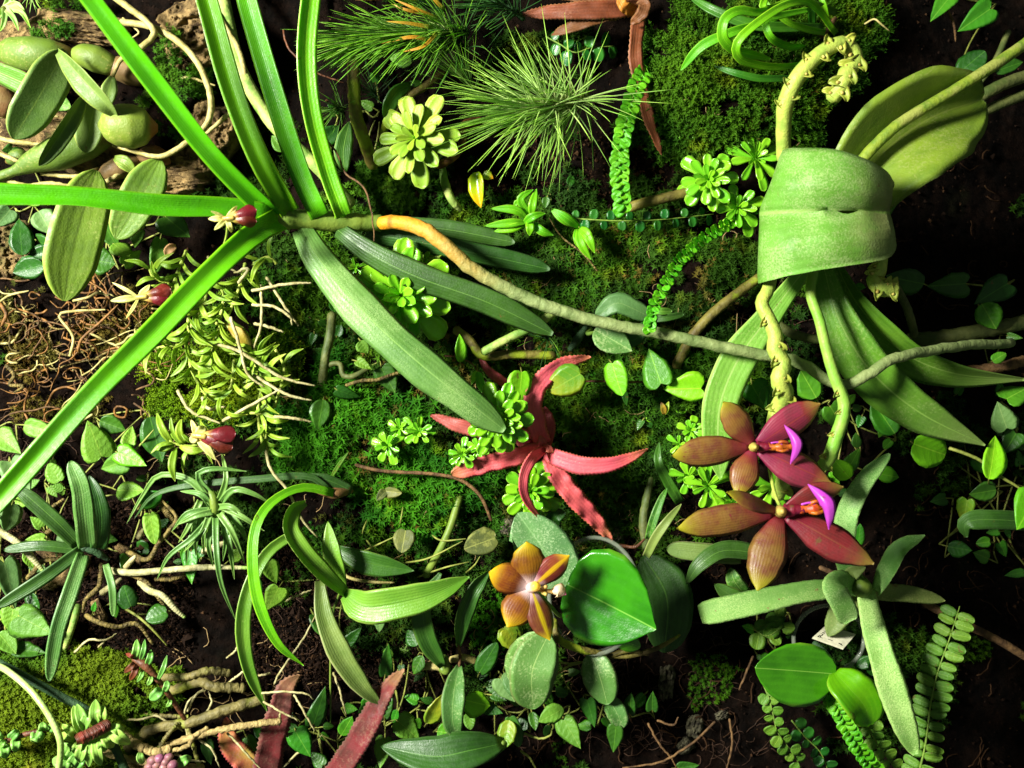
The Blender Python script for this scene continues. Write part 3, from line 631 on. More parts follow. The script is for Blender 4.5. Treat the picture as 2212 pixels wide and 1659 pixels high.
moss('moss_patch', 'moss under the stem of the strap leaved orchid', [(640, 560, 100, 60), (700, 440, 70, 25), (590, 610, 70, 60), (690, 650, 60, 110)], 5.5, 12, 'moss_dark', thr=.38, seed=10)
moss('moss_patch', 'sparse moss right of the pink bromeliad', [(1390, 930, 120, 110), (1310, 900, 80, 60), (1260, 820, 60, 70), (1190, 760, 50, 30)], 6, 11, 'moss_star', thr=.46, seed=11)
moss('moss_patch', 'yellowish moss around the bronze round leaves', [(970, 1160, 110, 80), (900, 1120, 80, 60), (1060, 1330, 50, 90), (690, 1170, 60, 50)], 6, 12, 'moss_star', thr=.44, seed=12)
moss('moss_patch', 'dry brownish moss over the root tangle on the left', [(140, 620, 160, 60), (140, 880, 150, 35), (60, 750, 70, 110), (260, 700, 90, 110)], 6.5, 12, 'moss_dry', thr=.42, seed=13)
moss('moss_patch', 'dim moss scattered on the dark lower right wall', [(1540, 1470, 60, 70), (1420, 1200, 50, 90), (1700, 640, 110, 60), (1250, 1620, 80, 40), (1680, 1190, 60, 40), (2060, 1400, 80, 40)], 7, 11, 'moss_mid', thr=.45, seed=14)
moss('moss_patch', 'dark moss strands between the two bright fern fronds', [(1470, 480, 90, 40), (1420, 300, 60, 80), (1530, 470, 60, 40)], 6, 14, 'moss_dark', thr=.42, seed=15, tall=1.6)

crumbs('soil_crumbs', 'dark crumbs of soil scattered over the wall', [(1106, 830, 1150, 850), (750, 1330, 230, 160), (200, 1250, 220, 170), (1250, 1000, 350, 250)], 6000, 2.3, 'crumb', 31)
crumbs('soil_crumbs', 'lighter brown crumbs of bark and soil on the bare patches', [(1106, 830, 1150, 850), (750, 1330, 230, 160), (200, 1250, 220, 170), (1300, 400, 250, 120)], 1600, 2.0, 'crumb_light', 32)
moss('moss_patch', 'dark low moss covering the soil between the central plants', [(1250, 430, 330, 90), (1000, 700, 160, 120), (1380, 1090, 170, 150), (560, 1130, 130, 90), (1120, 1420, 150, 120), (760, 760, 110, 130), (1650, 800, 160, 140), (860, 1330, 130, 110), (1900, 1480, 180, 160), (2050, 980, 130, 130), (600, 330, 90, 120), (430, 430, 120, 40), (1180, 120, 130, 60), (1000, 860, 650, 560)], 7.6, 18, 'moss_dark', thr=.43, seed=16)
moss('moss_fringe', 'dark moss on the wall beyond the plants at the borders', [(-170, 700, 190, 900), (2330, 800, 170, 900), (1100, -160, 1300, 170), (1100, 1810, 1300, 170)], 12, 20, 'moss_dark', thr=.46, ns=110, seed=18)
moss('moss_carpet', 'thin green moss carpet over the soil in the middle of the wall', [(1060, 830, 640, 560), (1350, 700, 330, 420), (640, 700, 200, 260)], 8.5, 19, 'moss_mid', thr=.5, ns=90, seed=17, star=.7, per=5)
moss('moss_patch', 'brown dying moss tufts among the green moss of the centre', [(900, 900, 330, 330), (1350, 640, 300, 180), (1620, 170, 190, 160), (1200, 1150, 260, 180), (600, 800, 140, 120)], 11, 17, 'moss_dry', thr=.55, ns=40, seed=19, lift=4)
fibres('fallen_fibres', 'tan plant fibres lying on the moss in the middle', [(850, 930, 240, 200), (1300, 620, 300, 120), (1600, 180, 170, 150), (1350, 980, 160, 160), (1050, 1330, 200, 150)], 32, 46, 1.8, 'fibre_pale', 8, lift=18)
fibres('dead_leaf_scraps', 'dark twigs and leaf scraps littering the lower right soil', [(1650, 1350, 250, 250), (2050, 1400, 160, 260), (2000, 450, 180, 220), (2080, 1050, 130, 160), (1300, 1560, 220, 90)], 40, 55, 3.2, 'crumb_light', 9, lift=8)
bk = Thing('cork_bark', 'rough tan cork bark slab at the top left', 'bark', (240, 190, 0))
lump(bk, 'bark_piece', (180, 62, 22), 120, 44, 34, 8, 'cork', .55, 5, seed=1)
lump(bk, 'bark_piece', (415, 80, -5), 95, 95, 40, -20, 'cork', .6, 6, seed=2)
lump(bk, 'bark_piece', (30, 150, 15), 90, 120, 28, 10, 'cork', .5, 6, seed=3)
lump(bk, 'bark_piece', (150, 300, 8), 190, 80, 28, 15, 'cork', .55, 7, seed=4)
lump(bk, 'bark_piece', (440, 300, -5), 75, 90, 34, 30, 'cork', .6, 6, seed=5)
lump(bk, 'bark_piece', (330, 370, 5), 140, 55, 26, 0, 'cork', .6, 7, seed=6)
lump(bk, 'bark_piece', (20, 540, -2), 60, 70, 26, 0, 'cork', .6, 6, seed=7)

rm = Thing('root_tangle', 'tangle of golden brown wiry roots on the left edge', 'roots', (140, 740, 20)); rr = random.Random(4)
for i in range(150):
    x, y = rr.uniform(-20, 330), rr.gauss(735, 75); a = rr.uniform(0, 6.28); pts = []; le = rr.uniform(50, 150); c = rr.gauss(0, .5); z0 = rr.uniform(4, 34)
    for k in range(6):
        pts.append((x, y, Hs(x, y)+z0+rr.uniform(-7, 7))); x += math.cos(a)*le/5; y += math.sin(a)*le/5*.8; a += c+rr.gauss(0, .45)
    rm.tube(pts, rr.uniform(2.5, 6), rr.choice(['tan_root', 'tan_root', 'rough_root', 'brown_twig', 'tan_root', 'cream_root']), 'root', seg=5, n=14)
for a in ([(0, 905), (40, 880), (110, 1005), (200, 1180)], ):
    pass
rm.tube([p+(70,) for p in t('01', (0, 300), (60, 260), (180, 232))], 6, 'cream_root', 'root', seg=6)
rm.tube([p+(72,) for p in t('01', (440, 640), (460, 520), (370, 385), (440, 362), (660, 350))], 7, 'cream_root', 'root', seg=6)
rm.tube([p+(72,) for p in t('01', (490, 610), (510, 540), (640, 420), (740, 320))], 7, 'tan_root', 'root', seg=6)
rm.tube([p+(74,) for p in t('01', (460, 295), (560, 270), (610, 245), (680, 262))], 6, 'cream_root', 'root', seg=6)
rm.tube([p+(66,) for p in t('01', (0, 310), (40, 380), (10, 450))], 9, 'tan_root', 'root', seg=6)
rm.tube([p+(66,) for p in t('01', (40, 700), (90, 760), (60, 820), (150, 830), (90, 870))], 9, 'rough_root', 'root', seg=6)
fibres('root_fibres', 'fine brown root hairs on the bare soil', [(750, 1330, 210, 150), (150, 1200, 220, 150), (1250, 1500, 180, 120), (60, 940, 90, 80), (1500, 1480, 180, 160), (1300, 1080, 160, 160), (1600, 700, 120, 90)], 120, 60, 1.6, 'fibre', 5)
fibres('root_fibres', 'pale thin rootlets near the fallen canes', [(520, 1470, 150, 80), (430, 960, 60, 40), (720, 700, 70, 80)], 30, 70, 2.2, 'fibre_pale', 6)

# ------------------------------------------------------------------ strap leaved orchid (upper left, nearest the viewer)
v = Thing('strap_leaf_orchid', 'strap leaved orchid with long glossy arching leaves crossing the upper left', 'orchid', (815, 482, 120))
v.tube([(822, 482, 120), (740, 480, 140), (650, 474, 165), (570, 468, 195)], 44, 'stem_green', 'stem', n=24, seg=12, nodes=5, taper=[(0, .75), (.3, .95), (.8, 1), (1, .7)])
BL = 'strap_bright'
v.leaf([(592, 466, 200, 8), (466, 335, 305, -6), (330, 165, 390, 4), (207, 0, 455, -8), (150, -75, 480), (50, -220, 490)], 50, BL, [(0, .95), (.3, 1), (.74, 1), (.88, .75), (.96, .4), (1, .05)], fold=.75, roll=-24, n=26, m=8)
v.leaf([(600, 470, 205, -6), (500, 455, 250, 6), (345, 448, 315, -4), (170, 431, 368, 8), (0, 424, 410, -4), (-90, 420, 425), (-260, 425, 430)], 50, BL, [(0, .95), (.3, 1), (.74, 1), (.88, .75), (.96, .4), (1, .05)], fold=.6, roll=26, n=24, m=8)
v.leaf([(600, 478, 215, 6), (545, 508, 270, -4), (450, 597, 345, 8), (330, 720, 400, -4), (200, 852, 450, 6), (60, 1008, 488, -6), (-50, 1135, 510), (-170, 1290, 515)], 52, BL, [(0, .95), (.3, 1), (.74, 1), (.88, .75), (.96, .4), (1, .05)], fold=.45, roll=6, n=28, m=8)
v.leaf([(628, 458, 190), (563, 345, 225), (505, 200, 255), (448, 0, 280), (425, -80, 285), (385, -200, 280)], 47, BL, [(0, .95), (.3, 1), (.74, 1), (.88, .75), (.96, .4), (1, .05)], fold=.75, roll=-5, n=24, m=8)
v.leaf([(694, 466, 175), (655, 385, 190), (600, 220, 225), (541, 20, 250), (522, -60, 260), (490, -190, 255)], 46, BL, [(0, .95), (.3, 1), (.74, 1), (.88, .75), (.96, .4), (1, .05)], fold=.45, roll=-18, n=24, m=8)
v.leaf([(742, 466, 165), (708, 375, 180), (672, 240, 215), (661, 120, 235), (670, 0, 245), (685, -70, 245), (730, -180, 225)], 42, 'grass', [(0, .95), (.3, 1), (.74, 1), (.88, .75), (.96, .4), (1, .05)], fold=.5, roll=10, n=24, m=8)
v.leaf([(736, 470, 160), (725, 420, 170), (712, 370, 172), (702, 330, 168)], 26, 'grass', 'taper', fold=.4, n=12)
v.leaf([(652, 492, 170), (690, 560, 200), (800, 688, 225), (920, 797, 230), (1020, 875, 215), (1090, 930, 190)], 86, 'strap_cap', [(0, .55), (.12, .8), (.35, 1), (.7, .97), (.9, .78), (.97, .5), (1, .15)], fold=-.22, roll=-6, n=28, m=10)
v.leaf([(728, 496, 150), (800, 548, 172), (900, 598, 178), (1050, 652, 170), (1194, 722, 140)], 63, 'strap_dark', [(0, .55), (.15, .85), (.4, 1), (.8, .9), (.94, .6), (1, .15)], fold=-.3, roll=12, n=26, m=10)
v.leaf([(790, 505, 95), (900, 522, 98), (1050, 552, 95), (1188, 582, 78)], 48, 'strap_dark', 'strap', fold=-.25, roll=8, n=20, m=8)
v.leaf([(850, 484, 72), (980, 498, 72), (1112, 524, 60)], 42, 'strap_dark', 'strap', fold=-.25, roll=5, n=16, m=8)
v.tube([(823, 480, 135), (880, 482, 160), (925, 502, 180), (975, 541, 185), (1010, 573, 182), (1100, 626, 175), (1180, 660, 172), (1290, 694, 172), (1400, 715, 176), (1540, 745, 180), (1640, 765, 180), (1700, 774, 182), (1745, 793, 186), (1790, 822, 190), (1832, 830, 198), (1875, 808, 205), (1930, 776, 200), (2000, 759, 165), (2100, 745, 100), (2185, 741, 30)], 25, 'aroot', 'aerial_root', n=120, seg=12, taper=[(0, 1.15), (.06, 1.35), (.2, 1.15), (.4, 1.02), (.8, .95), (1, .8)], knob=.1, wob=.8, label='thick aerial root, yellow at its start and grey-green beyond')
v.tube([(462, -70, 30), (482, 0, 40), (512, 130, 55), (548, 205, 70), (600, 280, 80), (680, 355, 85), (757, 440, 60)], 29, 'aroot_pale', 'aerial_root', n=40, seg=10, knob=.06)
v.tube([(1195, 676, 105), (1150, 706, 110), (1090, 735, 108), (1045, 760, 95)], 19, 'aroot_pale', 'aerial_root', n=24, seg=9, knob=.1)
st = Thing('green_root', 'mottled green root bending under the tips of the strap leaves', 'root', (990, 717, 60))
st.tube([(985, 712, 55), (1015, 735, 62), (1042, 768, 66), (1110, 765, 66), (1195, 768, 50)], 20, 'mossy_twig', 'root_section', n=22, seg=9, knob=.1)

# ------------------------------------------------------------------ pseudobulb orchid (top left)
o = Thing('pseudobulb_orchid', 'orchid with fat olive pseudobulbs and thick oval leaves at the top left', 'orchid', (200, 300, 60))
def bulb(pts, w, mat, tp, lab=None): o.tube(pts, w, mat, 'pseudobulb', n=22, seg=16, taper=tp, label=lab)
EG = [(0, .22), (.1, .35), (.3, .85), (.55, 1), (.8, .8), (.95, .45), (1, .3)]
bulb([(-25, 112, 80), (20, 113, 95), (85, 118, 110), (152, 112, 95)], 76, 'bulb', EG)
bulb([(138, 120, 85), (190, 122, 88), (262, 152, 70)], 58, 'bulb', EG); bulb([(215, 145, 62), (265, 150, 66), (330, 172, 48)], 60, 'bulb_brown', EG, 'brown dried pseudobulb')
bulb([(226, 272, 130), (262, 272, 135), (300, 274, 130), (330, 276, 120)], 92, 'bulb', [(0, .45), (.1, .75), (.3, 1), (.6, 1.02), (.85, .8), (1, .4)], 'round olive pseudobulb')
bulb([(-20, 388, 85), (35, 368, 92), (70, 350, 98), (130, 330, 105), (245, 296, 85)], 74, 'bulb', [(0, .3), (.2, .28), (.3, .55), (.55, 1), (.8, .85), (1, .35)])
bulb([(-40, 205, 60), (0, 220, 70), (40, 240, 60)], 70, 'bulb_brown', EG); bulb([(205, 388, 60), (240, 370, 65), (300, 345, 55)], 48, 'bulb_brown', EG); bulb([(290, 345, 50), (330, 335, 55), (365, 350, 45)], 44, 'bulb_brown', EG)
bulb([(60, 330, 40), (45, 335, 45), (15, 350, 40)], 34, 'bulb', EG)
o.leaf([(140, 108, 150), (90, 200, 175), (28, 300, 165)], 92, 'olive_dark', 'oval', fold=.18, roll=-14, n=20, m=8, thick=6)
o.leaf([(126, 112, 185), (180, 172, 205), (225, 220, 200), (256, 258, 165)], 58, 'olive_dark', 'lance', fold=.55, roll=34, n=20, m=8, thick=6)
o.leaf([(182, 206, 150), (140, 275, 175), (84, 358, 165)], 40, 'olive_dark', 'oval', fold=.8, roll=-24, n=18, m=8, thick=5)
o.leaf([(212, 198, 130), (196, 265, 140), (184, 330, 130)], 62, 'olive_dark', 'oval', fold=.2, roll=10, n=18, m=8, thick=5)
o.leaf([(208, 368, 110), (178, 460, 140), (152, 560, 140), (139, 650, 120)], 116, 'olive', 'oval', fold=.16, roll=-8, n=22, m=8, thick=6)
o.leaf([(346, 343, 105), (300, 430, 130), (250, 516, 120)], 84, 'olive', 'oval', fold=.2, roll=6, n=20, m=8, thick=6)
o.leaf([(247, 341, 95), (270, 352, 100), (293, 376, 90)], 30, 'olive', 'lance', fold=.4, n=12, thick=4)
o.leaf([(-20, 148, 95), (60, 184, 92), (152, 232, 80)], 52, 'strap_mid', 'strap', fold=.2, roll=20, n=14, thick=5)
o.leaf([(243, 165, 95), (235, 200, 100), (232, 235, 95)], 34, 'olive_dark', 'lance', fold=.3, n=12, thick=4)
for q, w in (([(245, -8, 95), (285, 22, 100), (318, 48, 105), (333, 73, 112), (305, 103, 118), (262, 128, 115), (244, 165, 105)], 15), ([(262, 48, 70), (320, 56, 85), (371, 80, 98), (413, 117, 105), (440, 162, 108), (456, 220, 105), (447, 268, 112), (410, 303, 118), (352, 337, 118), (303, 331, 112), (244, 314, 95)], 15),
             ([(470, 30, 60), (497, 75, 66), (518, 115, 70), (528, 165, 70), (510, 225, 72), (465, 272, 80), (428, 302, 85)], 13), ([(-15, 297, 70), (45, 308, 75), (90, 313, 72)], 12), ([(5, 386, 75), (60, 402, 82), (105, 396, 82), (160, 403, 75)], 11),
             ([(90, 374, 80), (170, 381, 85), (210, 363, 70)], 11), ([(218, 397, 75), (245, 385, 80), (268, 368, 66)], 12), ([(-10, 252, 70), (50, 246, 76), (125, 252, 66)], 10), ([(-10, 328, 60), (20, 340, 66), (45, 352, 60)], 11),
             ([(372, 170, 60), (410, 168, 64), (465, 185, 50)], 7), ([(265, 40, 60), (300, 70, 66), (285, 82, 60)], 5)):
    o.tube(q, w, 'cream_root', 'root', n=5*len(q), seg=7, knob=.1, wob=.4)
tl = Thing('tufted_plant', 'tuft of thick narrow leaves in the extreme top left corner', 'plant', (10, 30, 40))
for a in ([(12, 18, 60), (30, 40, 75), (40, 66, 70)], [(12, 18, 60), (45, 25, 75), (66, 60, 60)], [(12, 18, 60), (8, 50, 80), (0, 68, 70)], [(12, 18, 60), (20, -10, 70), (10, -40, 60)], [(12, 18, 60), (36, 8, 70), (60, 42, 66)], [(12, 18, 60), (-8, 40, 75), (-15, 60, 66)]):
    tl.leaf(a, 14, 'till_silver', 'taper', fold=.6, n=10, thick=4)
airplant('tiny air plant with hair thin leaves above the cork bark', [(60, -20, 40), (75, -10, 60)], 26, 75, 3, ['till_silver'], (20, 80), seed=41, sw=6)

# ------------------------------------------------------------------ lime small leaved orchid with three maroon pouch flowers
e = Thing('small_cane_orchid', 'lime green small caned orchid with three maroon pouch flowers and white roots', 'orchid', (540, 740, 40)); re_ = random.Random(9)
def cane(pts, nl, ll=60, lw=11.5, w=7, mat='lime', both=True):
    pts = [tuple(p) for p in pts]; st = spl(pts, 30); e.tube(pts, w, 'stem_lime', 'cane', seg=7, nodes=3, n=16)
    nl = int(nl*1.9)
    for i in range(nl):
        f = (i+.5)/nl; j = int(f*30); p = st[j]; tg = st[min(30, j+2)]-st[max(0, j-2)]; a = math.atan2(tg[1], tg[0]); sd = 1 if i % 2 else -1
        a2 = a+sd*math.radians(re_.uniform(30, 62)); l2 = ll*re_.uniform(.75, 1.15); up = re_.uniform(8, 34)
        q = [(p[0], p[1], p[2]+2), (p[0]+math.cos(a2)*l2*.5, p[1]+math.sin(a2)*l2*.5, p[2]+up), (p[0]+math.cos(a2+sd*.25)*l2, p[1]+math.sin(a2+sd*.25)*l2, p[2]+up*re_.uniform(.2, 1.1))]
        e.leaf(q, lw*re_.uniform(.85, 1.15), mat, 'lance', fold=re_.uniform(.2, .6), roll=re_.uniform(-40, 40), n=9, m=4, thick=2.5)
for q, nl in (([(1210, 430, 110), (1165, 555, 115), (1040, 580, 118), (930, 605, 120)], 7), ([(1165, 556, 112), (1205, 730, 118), (1295, 885, 112), (1365, 935, 105), (1410, 1010, 100)], 6), ([(1260, 290, 110), (1185, 400, 125), (1195, 540, 118)], 5),
              ([(1060, 185, 125), (965, 145, 135), (935, 80, 140)], 3), ([(1390, 430, 100), (1350, 560, 112), (1310, 700, 115)], 4), ([(1480, 560, 92), (1590, 670, 98), (1640, 800, 95)], 4), ([(1470, 670, 95), (1445, 850, 105), (1370, 890, 100)], 3),
              ([(1640, 850, 88), (1620, 1000, 90), (1650, 1200, 88)], 4), ([(1420, 1100, 95), (1210, 1205, 112), (1090, 1190, 125), (1060, 1170, 128)], 4), ([(1390, 180, 100), (1400, 330, 110), (1360, 440, 108)], 4), ([(1170, -20, 95), (1110, 130, 108), (1080, 230, 112)], 5),
              ([(1540, 60, 95), (1500, 220, 100), (1420, 420, 98)], 4), ([(1300, 120, 96), (1290, 280, 112), (1220, 420, 118)], 4)):
    cane(t('01', *q), nl)
for q, nl in (([(100, 800, 90), (40, 690, 95), (0, 600, 92)], 4), ([(130, 960, 92), (190, 720, 98), (130, 590, 100)], 3), ([(-20, 1000, 90), (60, 1010, 95), (75, 1150, 98), (90, 1235, 98)], 4), ([(140, 60, 105), (90, 20, 110), (0, 60, 112)], 3)): cane(t('11', *q), nl)
e.leaf(t('01', (1410, 430, 105), (1500, 500, 118), (1590, 600, 108)), 28, 'lime_old', 'lance', fold=.2, n=14)
e.leaf(t('01', (1310, 605, 118), (1290, 720, 126), (1280, 815, 120)), 30, 'lime', 'oval', fold=.35, n=14, thick=4)
e.leaf(t('11', (20, 600, 95), (70, 730, 105), (100, 830, 100)), 24, 'lime', 'oval', fold=.3, n=12, thick=4); e.leaf(t('11', (0, 640, 92), (30, 760, 100), (110, 880, 95)), 24, 'lime', 'oval', fold=.3, n=12, thick=4)
for q in ([(985, 995, 120), (1020, 1100, 140), (1085, 1195, 125)], [(1140, 1035, 130), (1125, 1110, 138), (1160, 1190, 125)], [(970, 1225, 130), (1040, 1215, 138), (1095, 1195, 125)], [(1100, 1430, 130), (1080, 1330, 142), (1105, 1215, 125)], [(1290, 1230, 120), (1210, 1235, 132), (1130, 1210, 122)]):
    e.leaf(t('01', *reversed(q)), 19, 'lime', 'lance', fold=.35, n=10, m=4)
for q in ([(1450, 400, 140), (1510, 600, 135), (1560, 760, 130), (1660, 835, 120)], [(1340, 560, 128), (1500, 612, 134), (1600, 670, 132), (1760, 770, 124), (1980, 830, 110)], [(1120, 860, 118), (1190, 980, 128), (1380, 1062, 122)], [(1400, 1050, 122), (1560, 960, 128), (1760, 850, 118)], [(1500, 180, 122), (1560, 90, 130), (1470, 120, 118)],
          [(1380, 60, 118), (1300, 20, 128), (1480, 110, 120)], [(1270, 900, 118), (1310, 970, 124), (1420, 960, 118)]):
    e.tube(t('01', *q), 8, 'white_root', 'root', seg=6, n=18, wob=.5)
for q in ([(-10, 230, 118), (200, 190, 122), (360, 182, 110)], [(-10, 320, 115), (120, 330, 122), (230, 400, 118), (240, 445, 105)], [(45, 200, 112), (45, 440, 120), (0, 590, 110)], [(80, 150, 108), (200, 340, 115), (280, 450, 96)], [(0, 440, 110), (70, 450, 118), (185, 490, 108)], [(130, 1022, 112), (230, 1030, 118), (360, 1052, 105)], [(0, 760, 116), (200, 880, 120), (360, 920, 105)],
          [(75, 1235, 110), (100, 1340, 118), (220, 1500, 122), (290, 1650, 118), (400, 1780, 100)]):
    e.tube(t('11', *q), 7.5, 'white_root', 'root', seg=6, n=20, wob=.4)
def porpax(c, sc, ang, deps, sep):
    fl = e.tube([(c[0]-6*sc, c[1], deps-8), (c[0], c[1], deps)], 9*sc, 'sepal_cream', 'flower', seg=8, n=6)
    ca, sa = math.cos(ang), math.sin(ang); q = lambda a, b, d=0: (c[0]+(a*ca-b*sa)*sc, c[1]+(a*sa+b*ca)*sc, deps+d)
    e.tube([q(-4, 0, 0), q(18, 1, 4), q(54, 3, 0)], 36*sc, 'porpax', 'pouch', n=16, seg=14, taper=[(0, .3), (.2, .5), (.45, .9), (.7, 1.05), (.9, .85), (1, .5)], parent=fl)
    e.leaf([q(2, -1, 14), q(34, -8, 24), q(70, -10, 14)], 38*sc, 'porpax', 'spat', fold=-.25, cup=-.25, roll=-14, n=14, m=8, thick=3, name='pouch_fold', parent=fl); e.leaf([q(2, 2, 13), q(34, 12, 21), q(66, 18, 10)], 36*sc, 'porpax', 'spat', fold=-.25, cup=-.25, roll=18, n=14, m=8, thick=3, name='pouch_fold', parent=fl)
    e.tube([q(-10, -1, 14), q(4, -1, 18), q(14, 0, 18)], 11*sc, 'column_yellow', 'column', seg=8, n=8, parent=fl)
    for s in sep: e.leaf([q(-4, 0, 4), q(s[0]*.5, s[1]*.5, 12), q(s[0], s[1], s[2])], s[3]*sc, 'sepal_cream', 'lance', fold=.35, n=10, m=4, name='sepal', parent=fl)
porpax((492, 472), .92, -.15, 330, [(-38, -24, 20, 10), (-46, -6, 10, 16), (-36, 22, 12, 14), (4, 34, 0, 14), (26, -26, 0, 14)])
porpax((304, 642), .95, -.12, 170, [(-70, 0, 8, 18), (-40, 45, 6, 9), (-62, -42, 8, 9), (24, -26, 12, 18)])
porpax((428, 942), 1.15, .08, 165, [(-16, -30, 8, 12), (36, 42, 6, 18), (10, -20, -6, 20), (-14, 12, 0, 16)])
e.tube([(492, 482, 322), (488, 515, 260), (470, 560, 190), (440, 600, 130)], 5, 'stem_lime', 'flower_stalk', seg=6)
e.leaf(t('00', (1105, 1545, 118), (1060, 1570, 128), (1045, 1610, 120)), 22, 'dry', 'lance', fold=.4, n=10)

# ------------------------------------------------------------------ air plants
airplant('air plant with a long dark stem and yellow leaves at the top', [(1010, 70, 70), (960, 70, 110), (890, 75, 140), (800, 82, 160), (770, 88, 168)], 280, 118, 7, ['till', 'till_silver'], (22, 66), sweep=(-.25, .25, .1), seed=21, sw=16, tipfan=.1)
yl = airplant('air plant with yellowing leaves touching the top edge of the picture', [(960, 20, 90), (900, 0, 130), (850, -20, 150)], 60, 95, 6.5, ['till', 'till_yellow'], (20, 60), sweep=(-.3, .1, .15), seed=22, sw=14)
for q in ([(935, 60, 150), (880, 50, 175), (832, 46, 180)], [(945, 40, 150), (900, 20, 180), (850, -2, 185)], [(930, 88, 155), (890, 80, 178), (822, 94, 176)], [(960, 20, 150), (935, -5, 170), (915, -30, 170)], [(945, 70, 160), (915, 100, 185), (870, 112, 182)], [(925, 30, 150), (880, 22, 178), (845, 8, 176)]):
    yl.leaf(q, 9, 'till_yellow', 'taper', fold=.3, n=10, m=4)
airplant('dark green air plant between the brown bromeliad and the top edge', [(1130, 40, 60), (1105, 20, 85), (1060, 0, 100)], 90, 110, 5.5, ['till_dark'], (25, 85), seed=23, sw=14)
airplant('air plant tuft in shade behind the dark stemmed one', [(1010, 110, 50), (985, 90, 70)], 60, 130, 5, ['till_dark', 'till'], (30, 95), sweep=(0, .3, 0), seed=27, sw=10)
airplant('large silvery green air plant with long hair-like leaves right of the pale rosette', [(1268, 212, 95), (1240, 220, 130), (1190, 230, 160), (1130, 238, 180)], 300, 190, 6.2, ['till_silver', 'till_silver'], (12, 112), sweep=(-.05, .12, .1), curl=.35, seed=24, sw=24, tipfan=.12, stem='stem_green')
airplant('small air plant left of the mossy upright twig', [(745, 235, 45), (725, 232, 70)], 55, 66, 3.6, ['till'], (20, 90), seed=25, sw=7)
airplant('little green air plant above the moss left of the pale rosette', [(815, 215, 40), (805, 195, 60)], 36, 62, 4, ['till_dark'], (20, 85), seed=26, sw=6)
airplant('thin leaved air plant between the pale rosette and the silvery one', [(1040, 215, 40), (1020, 190, 60), (1000, 165, 75)], 60, 125, 3.6, ['till', 'till_silver'], (15, 65), seed=28, sw=7)
airplant('tiny air plant tuft under the tip of the second strap leaf', [(1185, 735, 60), (1180, 715, 80)], 30, 80, 3.2, ['till_dark', 'till'], (25, 95), sweep=(0, .4, 0), seed=29, sw=6)

# ------------------------------------------------------------------ twigs and roots in the upper middle
tw = Thing('mossy_twig', 'upright mossy brown twig left of the pale rosette', 'twig', (800, 340, 10))
tw.tube(t('10', (625, 300, 60), (628, 520, 70), (640, 720, 66), (700, 900, 50), (750, 1040, 10)), 28, 'mossy_twig', 'twig_section', n=26, seg=10, knob=.18)
tw = Thing('mossy_twig', 'slanting yellow mossy twig behind the pale rosette', 'twig', (850, 250, 10))
tw.tube(t('10', (1240, 400, 40), (1080, 540, 55), (950, 620, 60), (850, 745, 40), (800, 860, 5)), 17, 'mossy_twig', 'twig_section', n=24, seg=8, knob=.2)
tw = Thing('curled_root', 'curled tan root on the right side of the pale rosette', 'root', (980, 330, 30))
tw.tube(t('10', (1420, 760, 20), (1320, 790, 45), (1300, 930, 60), (1180, 1030, 50), (1100, 1010, 20)), 19, 'tan_root', 'root_section', n=26, seg=8, knob=.15)
tw.tube(t('10', (1180, 1030, 35), (1200, 1150, 48), (1240, 1250, 48), (1300, 1320, 30)), 17, 'aroot_pale', 'root_tip', n=20, seg=9, knob=.1, taper=[(0, .8), (.4, 1.15), (.85, 1), (1, .6)])
tw = Thing('dead_rootlet', 'thin black rootlet looping over the orchid stem', 'rootlet', (700, 300, 100))
tw.tube(t('10', (440, 850, 120), (530, 980, 150), (570, 1080, 170), (690, 1180, 185), (740, 1330, 190), (755, 1530, 165)), 5, 'brown_twig', 'rootlet_section', n=26, seg=5, wob=.7)
tw = Thing('thin_rootlet', 'thin reddish rootlet in the dark gap between the strap leaves', 'rootlet', (620, 100, 0))
tw.tube(t('10', (185, 190, 20), (210, 290, 26), (270, 360, 30), (380, 450, 30), (560, 520, 20)), 5, 'red_stem', 'rootlet_section', n=20, seg=5, wob=.5)

# ------------------------------------------------------------------ leaves in the upper middle
hb = Thing('broad_leaf_plant', 'dark glossy folded leaves above the pale rosette', 'plant', (830, 200, 20))
hb.leaf(t('10', (985, 530, 70), (900, 580, 85), (840, 680, 85), (825, 755, 70)), 40, 'fig_dark', 'lance', fold=.3, roll=-25, n=14)
hb.leaf(t('10', (1060, 520, 60), (1000, 525, 66), (960, 540, 60)), 16, 'fig_dark', 'lance', n=10); hb.broad(*t('10', (990, 390, 50), (850, 360, 60)), 34, 'fig', 'ovate', roll=10)
hb.broad(*t('10', (430, 900, 30), (530, 790, 40)), 42, 'fig_dark', 'ovate'); hb.broad(*t('10', (190, 950, 10), (110, 850, 20)), 34, 'fig', 'ovate'); hb.leaf(t('10', (570, 1080, 40), (560, 950, 50), (600, 760, 45)), 40, 'strap_mid', 'lance', n=12)
rosette('large pale yellow-green rosette in the upper middle', (903, 302, 95), 104, 28, 'ping', (-.3, .05, 1), .35, flat=.85)
sc = Thing('fallen_leaf', 'yellow and green folded leaf scrap on dark soil below the silvery air plant', 'leaf', (1045, 410, 20))
sc.broad(*t('10', (1400, 1080, 40), (1415, 1300, 44)), 40, 'scrap_yellow', 'ovate', fold=.7, roll=20, name='blade'); sc.broad(*t('10', (1440, 1090, 30), (1500, 1120, 36)), 22, 'scrap_yellow', 'ovate', fold=.2, name='torn_end')

